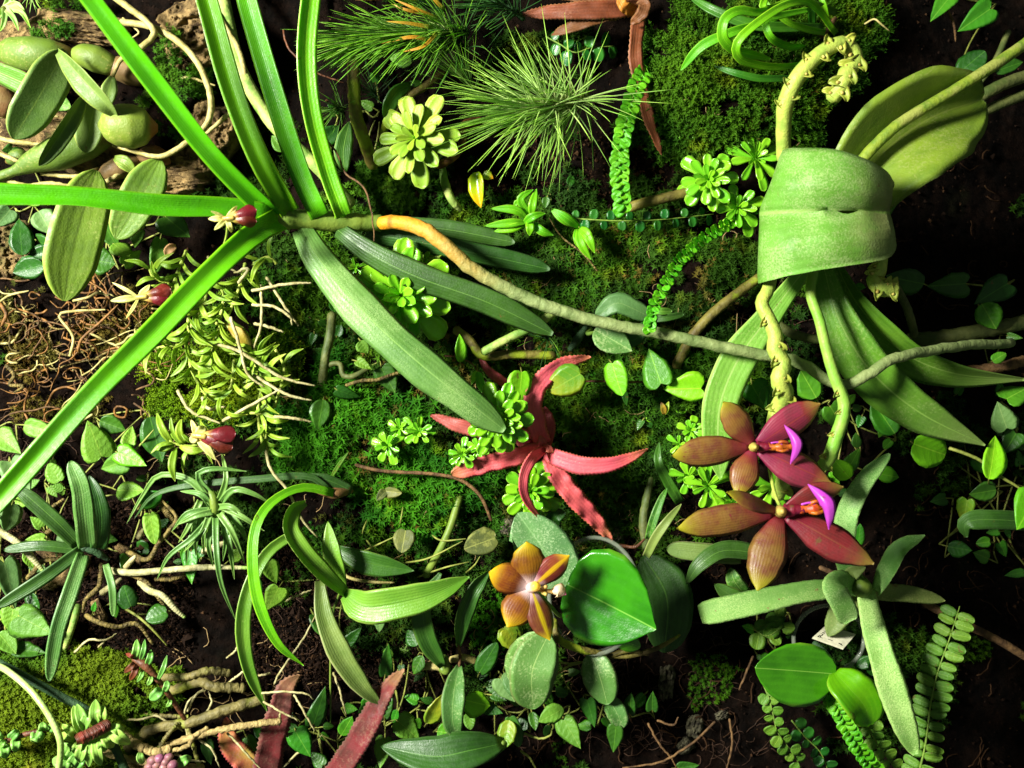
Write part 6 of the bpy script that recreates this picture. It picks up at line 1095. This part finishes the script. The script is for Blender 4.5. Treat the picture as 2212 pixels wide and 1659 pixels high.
for (x, y_, rx, ry, sd) in ((1440, 1478, 44, 20, 21), (1500, 1570, 30, 24, 22), (1110, 1140, 30, 34, 23), (1330, 1160, 24, 16, 24), (1480, 1610, 22, 20, 25), (1560, 1545, 20, 12, 26)): lump(ls, 'chip', (x, y_, Hs(x, y_)-2), rx, ry, 12, sd*13, 'lichen', .9, 5, n=24, seed=sd)
rt = Thing('brown_roots', 'loose brown roots on the dark soil at the bottom', 'roots', (1400, 1600, 0))
for a in ([(880, 1380, 0), (960, 1520, 8), (1030, 1600, 10), (1060, 1659, 5)], [(1300, 1370, 0), (1160, 1500, 10), (960, 1620, 10), (720, 1659, 0)], [(1390, 1350, 0), (1410, 1500, 8), (1370, 1680, 0)], [(1540, 960, 0), (1480, 1100, 10), (1450, 1170, 4)], [(300, 1000, 10), (420, 1000, 20), (520, 980, 12)], [(310, 1070, 10), (380, 1020, 20), (460, 1000, 14)], [(940, 1360, 0), (1040, 1390, 8), (1070, 1340, 0)], [(100, 1440, 20), (200, 1475, 30), (270, 1450, 30), (270, 1410, 20)], [(80, 1550, 10), (140, 1600, 18), (180, 1680, 10)]): rt.tube(t('22', *a), 5.5, 'brown_twig' if a[0][0] > 600 else 'vine_stem', 'root', n=18, seg=6, knob=.2, wob=.5)

# ------------------------------------------------------------------ heart leaved creeping vines
vr = random.Random(12)
def vine(label, leaves, stems=(), shape='cordate', link=True, name='creeping_vine'):
    l0 = leaves[0]; b0 = t(l0[0], (l0[1], l0[2]))[0]; th = Thing(name, label, 'vine', (b0[0], b0[1], Hs(*b0)+2), 'heart-leaved creeping vines'); prev = None
    for lf in leaves:
        tile, cx, cy, ln, wd, an, d, mat = lf[:8]; sh = lf[8] if len(lf) > 8 else vr.choice(['cordate', 'cordate', 'round', 'ovate']); fo = lf[9] if len(lf) > 9 else vr.uniform(-.05, .42); ro = lf[10] if len(lf) > 10 else vr.uniform(-22, 22)
        a = math.radians(an); hx, hy = math.cos(a)*ln/2, math.sin(a)*ln/2
        (bx, by), (tx, ty) = t(tile, (cx-hx*.82, cy-hy*.82), (cx+hx, cy+hy)); dd = vr.uniform(-12, 14)
        th.broad((bx, by, d-dd*.4), (tx, ty, d+dd), wd*TK, mat, sh, fold=fo, bend=vr.uniform(-.12, .2), roll=ro, m=3, ripple=.03)
        g = (bx-math.cos(a)*14+vr.uniform(-6, 6), by-math.sin(a)*14+vr.uniform(-6, 6)); gz = min(d-8, Hs(*g)+6)
        th.tube([(bx+math.cos(a)*2, by+math.sin(a)*2, d-dd*.4-1.5), ((bx+g[0])/2, (by+g[1])/2, (d+gz)/2), (g[0], g[1], gz)], 3.2, 'vine_stem', 'petiole', seg=5, n=6, cap=False)
        if link and prev is not None and math.hypot(prev[0]-g[0], prev[1]-g[1]) < 260:
            mx, my = (prev[0]+g[0])/2+vr.uniform(-14, 14), (prev[1]+g[1])/2+vr.uniform(-14, 14)
            th.tube([prev, (mx, my, Hs(mx, my)+6), (g[0], g[1], gz)], 4, 'vine_stem', 'stem', seg=5, n=10)
        prev = (g[0], g[1], gz)
    for st_, w, mt in stems: th.tube(st_, w, mt, 'stem', seg=6, n=16)
    return th
vine('heart leaves under the lowest oval leaf of the pseudobulb orchid', [('00', 130, 1500, 250, 150, -95, 55, 'fig_dark'), ('00', 280, 1390, 180, 160, 60, 50, 'fig_grey'), ('00', 20, 1370, 160, 130, 130, 45, 'fig_grey'), ('00', 300, 1540, 150, 130, 20, 40, 'fig_dark'), ('00', 240, 1600, 150, 120, 170, 38, 'fig_dark'), ('01', 190, 90, 210, 150, 165, 45, 'fig_dark'), ('01', 650, 50, 150, 180, 10, 45, 'fig_dark')])
vine('heart leaves below the right oval leaf of the pseudobulb orchid', [('00', 760, 1570, 150, 140, 40, 60, 'fig'), ('00', 830, 1620, 150, 100, -40, 50, 'fig'), ('00', 700, 1490, 170, 130, 60, 45, 'fig_dark'), ('00', 860, 1500, 130, 90, 100, 50, 'fig'), ('00', 1110, 1420, 220, 190, 40, 55, 'fig_dark'), ('00', 990, 1600, 240, 120, 100, 55, 'fig'), ('00', 660, 1630, 140, 150, 20, 40, 'fig_dark'), ('00', 120, 970, 110, 90, 20, 40, 'fig_dark'), ('00', 60, 940, 100, 80, 170, 30, 'fig_dark'), ('00', 180, 1240, 220, 120, 200, 40, 'fig')])
vine('pale heart leaves on the left below the root tangle', [('01', 600, 1170, 260, 210, -110, 75, 'fig'), ('01', 820, 1145, 130, 95, -80, 70, 'fig'), ('01', 820, 1285, 210, 140, 25, 85, 'fig_bright'), ('01', 715, 1325, 190, 150, 160, 72, 'fig'), ('01', 810, 1485, 185, 140, 0, 70, 'fig'), ('01', 345, 1375, 140, 110, -120, 60, 'fig'), ('01', 365, 1470, 80, 62, -160, 60, 'fig'), ('01', 975, 1150, 320, 170, 75, 60, 'fig_dark'), ('01', 700, 1075, 190, 120, 20, 50, 'fig_dark'), ('01', 945, 1540, 160, 120, -30, 45, 'fig_green')], [(t('01', (840, 1240, 55), (900, 1180, 70), (965, 1105, 74)), 5, 'vine_stem'), (t('01', (590, 1525, 60), (660, 1520, 66), (730, 1510, 66)), 4, 'vine_stem')])
vine('heart leaves at the left edge beside the tip of the lowest strap leaf', [('01', 55, 1190, 200, 150, 40, 75, 'fig'), ('01', 235, 1095, 210, 120, 15, 70, 'fig'), ('02', 60, 80, 180, 140, 100, 75, 'fig_grey'), ('01', 120, 1400, 260, 190, 60, 70, 'fig_grey')])
vine('large heart leaves in the lower left above the moss mound', [('02', 215, 755, 260, 225, 28, 85, 'fig'), ('02', 60, 500, 330, 160, 75, 80, 'fig_grey'), ('02', 40, 870, 190, 130, 50, 75, 'fig'), ('02', 70, 730, 170, 140, 100, 70, 'fig'), ('02', 190, 925, 210, 110, 10, 60, 'fig_dark'), ('02', 210, 230, 160, 80, 170, 45, 'fig'), ('02', 180, 350, 130, 60, 60, 45, 'fig'), ('02', 210, 610, 110, 80, 60, 50, 'fig_dark')])
vine('small green leaves on bare soil right of the dark strap orchid', [('02', 800, 585, 150, 125, -110, 50, 'fig_dark'), ('02', 985, 700, 150, 130, 160, 50, 'fig_dark'), ('02', 722, 678, 80, 60, 80, 46, 'fig_green'), ('02', 593, 648, 70, 35, -80, 46, 'fig_green'), ('02', 955, 150, 210, 110, 80, 70, 'fig'), ('02', 1200, 395, 220, 110, 90, 50, 'fig_green'), ('02', 1480, 330, 110, 90, -30, 48, 'fig')], [(t('02', (790, 660, 30), (870, 710, 40), (960, 790, 40), (1050, 890, 20)), 6, 'vine_stem')])
vine('hairy heart leaves left of the fan of long leaves', [('12', 115, 430, 150, 120, 70, 55, 'fig'), ('12', 120, 590, 170, 150, 120, 58, 'fig'), ('12', 415, 570, 140, 80, 100, 45, 'fig_dark'), ('12', 600, 650, 180, 80, 70, 40, 'fig_dark'), ('12', 630, 830, 150, 80, -50, 36, 'fig_dark'), ('12', 410, 760, 180, 100, 60, 40, 'fig_dark'), ('12', 790, 770, 90, 70, 95, 60, 'fig_grey'), ('12', 30, 530, 120, 70, 70, 40, 'fig_dark')])
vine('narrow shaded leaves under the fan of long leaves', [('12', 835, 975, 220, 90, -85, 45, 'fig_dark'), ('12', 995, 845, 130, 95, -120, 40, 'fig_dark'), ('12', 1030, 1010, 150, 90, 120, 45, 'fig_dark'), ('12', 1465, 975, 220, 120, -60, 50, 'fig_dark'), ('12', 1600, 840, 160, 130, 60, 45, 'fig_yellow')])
vine('heart leaves around the red bromeliad at the bottom', [('12', 410, 1285, 240, 130, -70, 55, 'fig_dark'), ('12', 305, 1505, 200, 150, 60, 70, 'fig_green'), ('12', 580, 1400, 150, 100, -60, 50, 'fig_green'), ('12', 840, 1250, 200, 90, -75, 45, 'fig_dark'), ('12', 970, 1420, 200, 160, 40, 60, 'fig'), ('12', 810, 1560, 210, 130, 100, 60, 'fig'), ('02', 1580, 1520, 150, 100, 60, 30, 'fig_green'), ('02', 1310, 1560, 160, 90, 80, 20, 'fig_dark')])
vine('heart leaves around the lowest folded leaf at the bottom middle', [('12', 1135, 1300, 220, 125, -60, 65, 'fig_yellow'), ('12', 1395, 1250, 190, 175, 15, 70, 'fig_bright'), ('12', 1220, 1440, 170, 140, 10, 55, 'fig_green'), ('12', 1590, 1165, 190, 150, 60, 60, 'fig_grey'), ('12', 1500, 1290, 130, 90, 20, 45, 'fig_dark'), ('12', 1590, 1440, 200, 130, 100, 55, 'fig_yellow')])
vine('small heart leaves below the grey oval leaf at the bottom', [('22', 280, 1325, 190, 120, 150, 55, 'fig'), ('22', 400, 1440, 230, 140, 60, 60, 'fig'), ('22', 520, 1310, 190, 115, 75, 50, 'fig_dark'), ('22', 672, 1470, 170, 110, 95, 45, 'fig_dark'), ('22', 770, 1255, 145, 95, -85, 25, 'fig_dark'), ('22', 908, 1240, 125, 82, -88, 25, 'fig_dark'), ('22', 50, 1150, 200, 130, 50, 70, 'fig_grey'), ('22', 40, 860, 190, 170, 60, 50, 'fig_yellow'), ('22', 160, 1360, 130, 70, 80, 45, 'fig_dark'), ('22', 40, 1420, 200, 110, 70, 45, 'fig_dark'), ('22', 1130, 1650, 140, 80, -10, 20, 'fig_dark')])
vine('heart leaves on a thin stem above the pink bromeliad', [('21', 80, 825, 200, 158, 95, 120, 'fig_bright'), ('21', 365, 805, 250, 205, 150, 105, 'fig_yellow'), ('21', 680, 780, 230, 170, 75, 100, 'fig_bright'), ('21', 925, 712, 260, 200, -110, 90, 'fig_green'), ('21', 1105, 848, 260, 195, 178, 92, 'fig_bright'), ('21', 1570, 890, 190, 180, 60, 75, 'fig_green'), ('21', 740, 910, 90, 50, 80, 30, 'fig_dark')], [(t('21', (480, 800, 30), (620, 800, 50), (820, 805, 60), (1010, 795, 56), (1250, 800, 40)), 5, 'red_stem')])
vine('small lime leaves between the two big lower strap leaves and the rosettes', [('11', 1295, 600, 190, 85, -90, 130, 'fig_bright'), ('11', 690, 580, 100, 90, 60, 60, 'fig'), ('11', 690, 695, 110, 70, 30, 55, 'fig'), ('11', 1420, 800, 150, 60, 80, 95, 'fig_bright'), ('11', 1380, 770, 100, 40, 110, 92, 'fig_bright'), ('11', 590, 880, 170, 90, 20, 45, 'fig_dark'), ('11', 420, 1000, 210, 140, 100, 40, 'fig_dark'), ('11', 840, 790, 190, 150, 60, 30, 'fig_dark'), ('11', 940, 720, 110, 90, 30, 45, 'fig')], [(t('11', (1200, 640, 60), (1290, 650, 80), (1380, 700, 85), (1400, 760, 88)), 4, 'red_stem')])
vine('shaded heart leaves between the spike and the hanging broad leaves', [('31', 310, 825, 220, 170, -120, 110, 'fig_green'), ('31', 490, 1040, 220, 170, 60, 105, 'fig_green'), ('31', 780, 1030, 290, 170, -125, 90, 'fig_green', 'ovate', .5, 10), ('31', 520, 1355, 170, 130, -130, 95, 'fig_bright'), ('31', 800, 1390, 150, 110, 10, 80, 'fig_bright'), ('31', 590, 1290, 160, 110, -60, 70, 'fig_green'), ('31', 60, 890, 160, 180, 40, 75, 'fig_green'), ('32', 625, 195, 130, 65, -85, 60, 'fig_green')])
vine('bright heart leaves on a creeping stem at the right edge', [('31', 1070, 1230, 260, 215, 20, 70, 'fig_bright'), ('31', 1465, 1290, 310, 160, -78, 75, 'fig_bright', 'ovate'), ('31', 1680, 1620, 260, 240, 120, 80, 'fig_bright'), ('31', 1620, 870, 190, 170, -30, 20, 'fig_green'), ('31', 1525, 1020, 190, 160, -110, 0, 'fig_grey'), ('31', 1575, 1185, 160, 150, 120, -20, 'fig_dark')], [(t('31', (1190, 1220, 50), (1280, 1250, 60), (1390, 1300, 66), (1530, 1410, 66), (1600, 1450, 66), (1680, 1510, 60)), 8, 'vine_stem'), (t('31', (900, 1080, 40), (980, 1110, 52), (1100, 1150, 50)), 6, 'red_stem')])
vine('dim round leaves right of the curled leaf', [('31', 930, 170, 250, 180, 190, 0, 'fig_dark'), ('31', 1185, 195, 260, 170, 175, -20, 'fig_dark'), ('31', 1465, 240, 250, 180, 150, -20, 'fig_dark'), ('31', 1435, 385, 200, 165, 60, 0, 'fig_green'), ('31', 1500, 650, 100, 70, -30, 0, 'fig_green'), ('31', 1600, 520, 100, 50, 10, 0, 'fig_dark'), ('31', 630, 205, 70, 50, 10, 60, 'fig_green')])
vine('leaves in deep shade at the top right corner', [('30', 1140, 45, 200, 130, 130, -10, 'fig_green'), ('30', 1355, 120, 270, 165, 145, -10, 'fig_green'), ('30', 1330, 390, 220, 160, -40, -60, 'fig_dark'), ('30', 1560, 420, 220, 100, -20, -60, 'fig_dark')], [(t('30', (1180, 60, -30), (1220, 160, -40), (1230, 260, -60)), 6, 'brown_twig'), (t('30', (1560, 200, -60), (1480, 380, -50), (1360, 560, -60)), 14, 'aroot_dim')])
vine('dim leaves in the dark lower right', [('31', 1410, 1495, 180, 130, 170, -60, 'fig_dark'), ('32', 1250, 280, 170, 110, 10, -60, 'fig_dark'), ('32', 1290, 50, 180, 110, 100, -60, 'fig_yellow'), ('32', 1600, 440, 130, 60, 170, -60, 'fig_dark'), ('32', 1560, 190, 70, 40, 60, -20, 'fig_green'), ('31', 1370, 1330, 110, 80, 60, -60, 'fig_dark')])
ds = Thing('strap_leaf_seedling', 'dark strap leaf with a bent tip at the right edge', 'orchid', (2200, 1130, -10)); ds.leaf(t('32', (1660, 110, 20), (1500, 100, 35), (1330, 105, 35), (1285, 140, 28), (1300, 210, 15)), 44, 'strap_dark', [(0, .9), (.6, 1), (.8, .8), (.92, .4), (1, .1)], fold=.2, n=18)
lb = Thing('broad_leaf_plant', 'two grey-green leaves where the fern crosses the grey root', 'plant', (1290, 700, 40))
lb.leaf([(1412, 690, 60), (1370, 668, 75), (1330, 655, 78), (1285, 690, 60)], 46, 'fig_grey', 'oval', fold=.2, roll=10, n=16); lb.broad((1284, 712, 100), (1366, 758, 115), 66, 'phal_grey', 'ovate', fold=.3, bend=.06, roll=-8, m=5); lb.leaf([(1330, 720, 60), (1370, 735, 66), (1400, 690, 60)], 30, 'fig_dark', 'oval', n=12)
lb.tube(t('21', (520, 470, 40), (500, 500, 60), (545, 490, 96)), 10, 'stem_green', 'stem'); lb.tube(t('21', (490, 460, 50), (440, 530, 56), (390, 600, 40)), 20, 'fig_stub', 'pseudobulb', n=14, taper=[(0, .6), (.5, 1), (1, .6)]) if False else lb.tube(t('21', (490, 460, 50), (440, 530, 56), (390, 600, 40)), 20, 'stem_dark', 'pseudobulb', n=14, taper=[(0, .6), (.5, 1), (1, .6)])
lb.leaf(t('21', (900, 350, 50), (960, 360, 60), (1030, 360, 50)), 16, 'strap_mid', 'strap', n=10); lb.leaf(t('21', (920, 410, 50), (1000, 400, 55), (1105, 380, 40)), 16, 'strap_dark', 'strap', n=10)
sg = Thing('young_shoot', 'upright dark shoot with mossy base below the right arm of the pink bromeliad', 'plant', (1420, 1180, 10))
sg.leaf(t('22', (870, 330, 40), (930, 210, 70), (1000, 110, 80), (1090, 0, 60)), 20, 'stem_leaf', 'strapt', fold=.4, n=14) if 'stem_leaf' in M else sg.leaf(t('22', (870, 330, 40), (930, 210, 70), (1000, 110, 80), (1090, 0, 60)), 22, 'den_grey', 'strapt', fold=.4, n=14)
sg.leaf(t('22', (885, 220, 50), (910, 120, 70), (960, -20, 70), (1000, -100, 60)), 20, 'strap_mid', 'strapt', fold=.5, n=14); sg.leaf(t('21', (1080, 1560, 30), (990, 1400, 50), (945, 1300, 55), (950, 1180, 40)), 24, 'fig_dark', 'strapt', fold=.3, n=14); sg.leaf(t('22', (300, 160, 30), (290, 90, 45), (360, 50, 45)), 34, 'fig_dark', 'oval', n=12)
sg.tube(t('22', (880, 300, 20), (850, 120, 20), (870, -20, 10), (900, -160, 0)), 22, 'aroot_dim', 'stem', n=18, knob=.2); sg.tube(t('22', (700, 260, 40), (800, 270, 50), (860, 220, 44)), 8, 'red_stem', 'stem')
vp = Thing('sprout', 'small yellow-green sprout on bare soil in the middle right', 'plant', (1400, 870, 0)); vp.leaf(t('21', (985, 1010, 30), (975, 960, 45), (960, 930, 45)), 14, 'lime_old', 'lance', n=8); vp.leaf(t('21', (985, 1010, 30), (1000, 960, 42), (1010, 925, 40)), 12, 'lime', 'lance', n=8)

def scatter(label, zone, n, mats, size=(60, 120), lift=(6, 40)):
    cx, cy, rx, ry = zone; out = []; k = 0
    while len(out) < n and k < 900:
        k += 1; a = vr.uniform(0, 6.283); r = math.sqrt(vr.random()); x, y_ = cx+rx*r*math.cos(a), cy+ry*r*math.sin(a); ln = vr.uniform(*size)
        if all((x-q[0])**2+(y_-q[1])**2 > (ln*.26)**2 for q in out): out.append((x, y_, ln))
    out.sort(key=lambda q: q[0]); lv = []
    for x, y_, ln in out: lv.append(('00', x/TK, y_/TK, ln, ln*vr.uniform(.6, .9), vr.uniform(0, 360), Hs(x, y_)+vr.uniform(*lift), vr.choice(mats)))
    vine(label, lv)
FD = ['fig_dark', 'fig_dark', 'fig_green', 'fig']
scatter('mixed small creeper leaves under the grey oval leaf and golden flower', (1200, 1520, 190, 100), 20, FD+['fig_grey'])
scatter('small creeper leaves between the fan of long leaves and the bottom edge', (930, 1480, 130, 110), 16, FD)
scatter('creeper leaves on the soil between the dark strap orchid and the spidery plant', (330, 1130, 120, 110), 13, ['fig', 'fig_green', 'fig_dark'])
scatter('pale creeper leaves along the left edge above the dark strap orchid', (70, 1130, 90, 150), 12, ['fig', 'fig', 'fig_grey'])
scatter('creeper leaves in the shade right of the two hanging flower spikes', (1800, 960, 120, 110), 13, ['fig_green', 'fig_dark', 'fig_bright'])
scatter('dim creeper leaves climbing the dark right edge', (2110, 1010, 100, 230), 14, ['fig_dark', 'fig_green'])
scatter('small creeper leaves in the hollow left of the longest strap leaf', (700, 740, 90, 100), 11, FD, (45, 90))
scatter('tiny creeper leaves on the moss right of the pink bromeliad', (1350, 860, 130, 70), 10, ['fig_green', 'fig_dark', 'fig_bright'], (45, 90))
scatter('creeper leaves behind the red bromeliad leaves at the bottom', (690, 1560, 150, 90), 13, FD)
scatter('small creeper leaves on dark soil below the silvery air plant', (1200, 430, 140, 50), 8, ['fig_dark'], (40, 80))
scatter('creeper leaves around the upright mossy twig and small air plants', (780, 260, 90, 120), 11, FD, (55, 110))
scatter('creeper leaves below the spotted bromeliad leaf', (1640, 1360, 90, 70), 9, ['fig_dark', 'fig_green'], (45, 90))
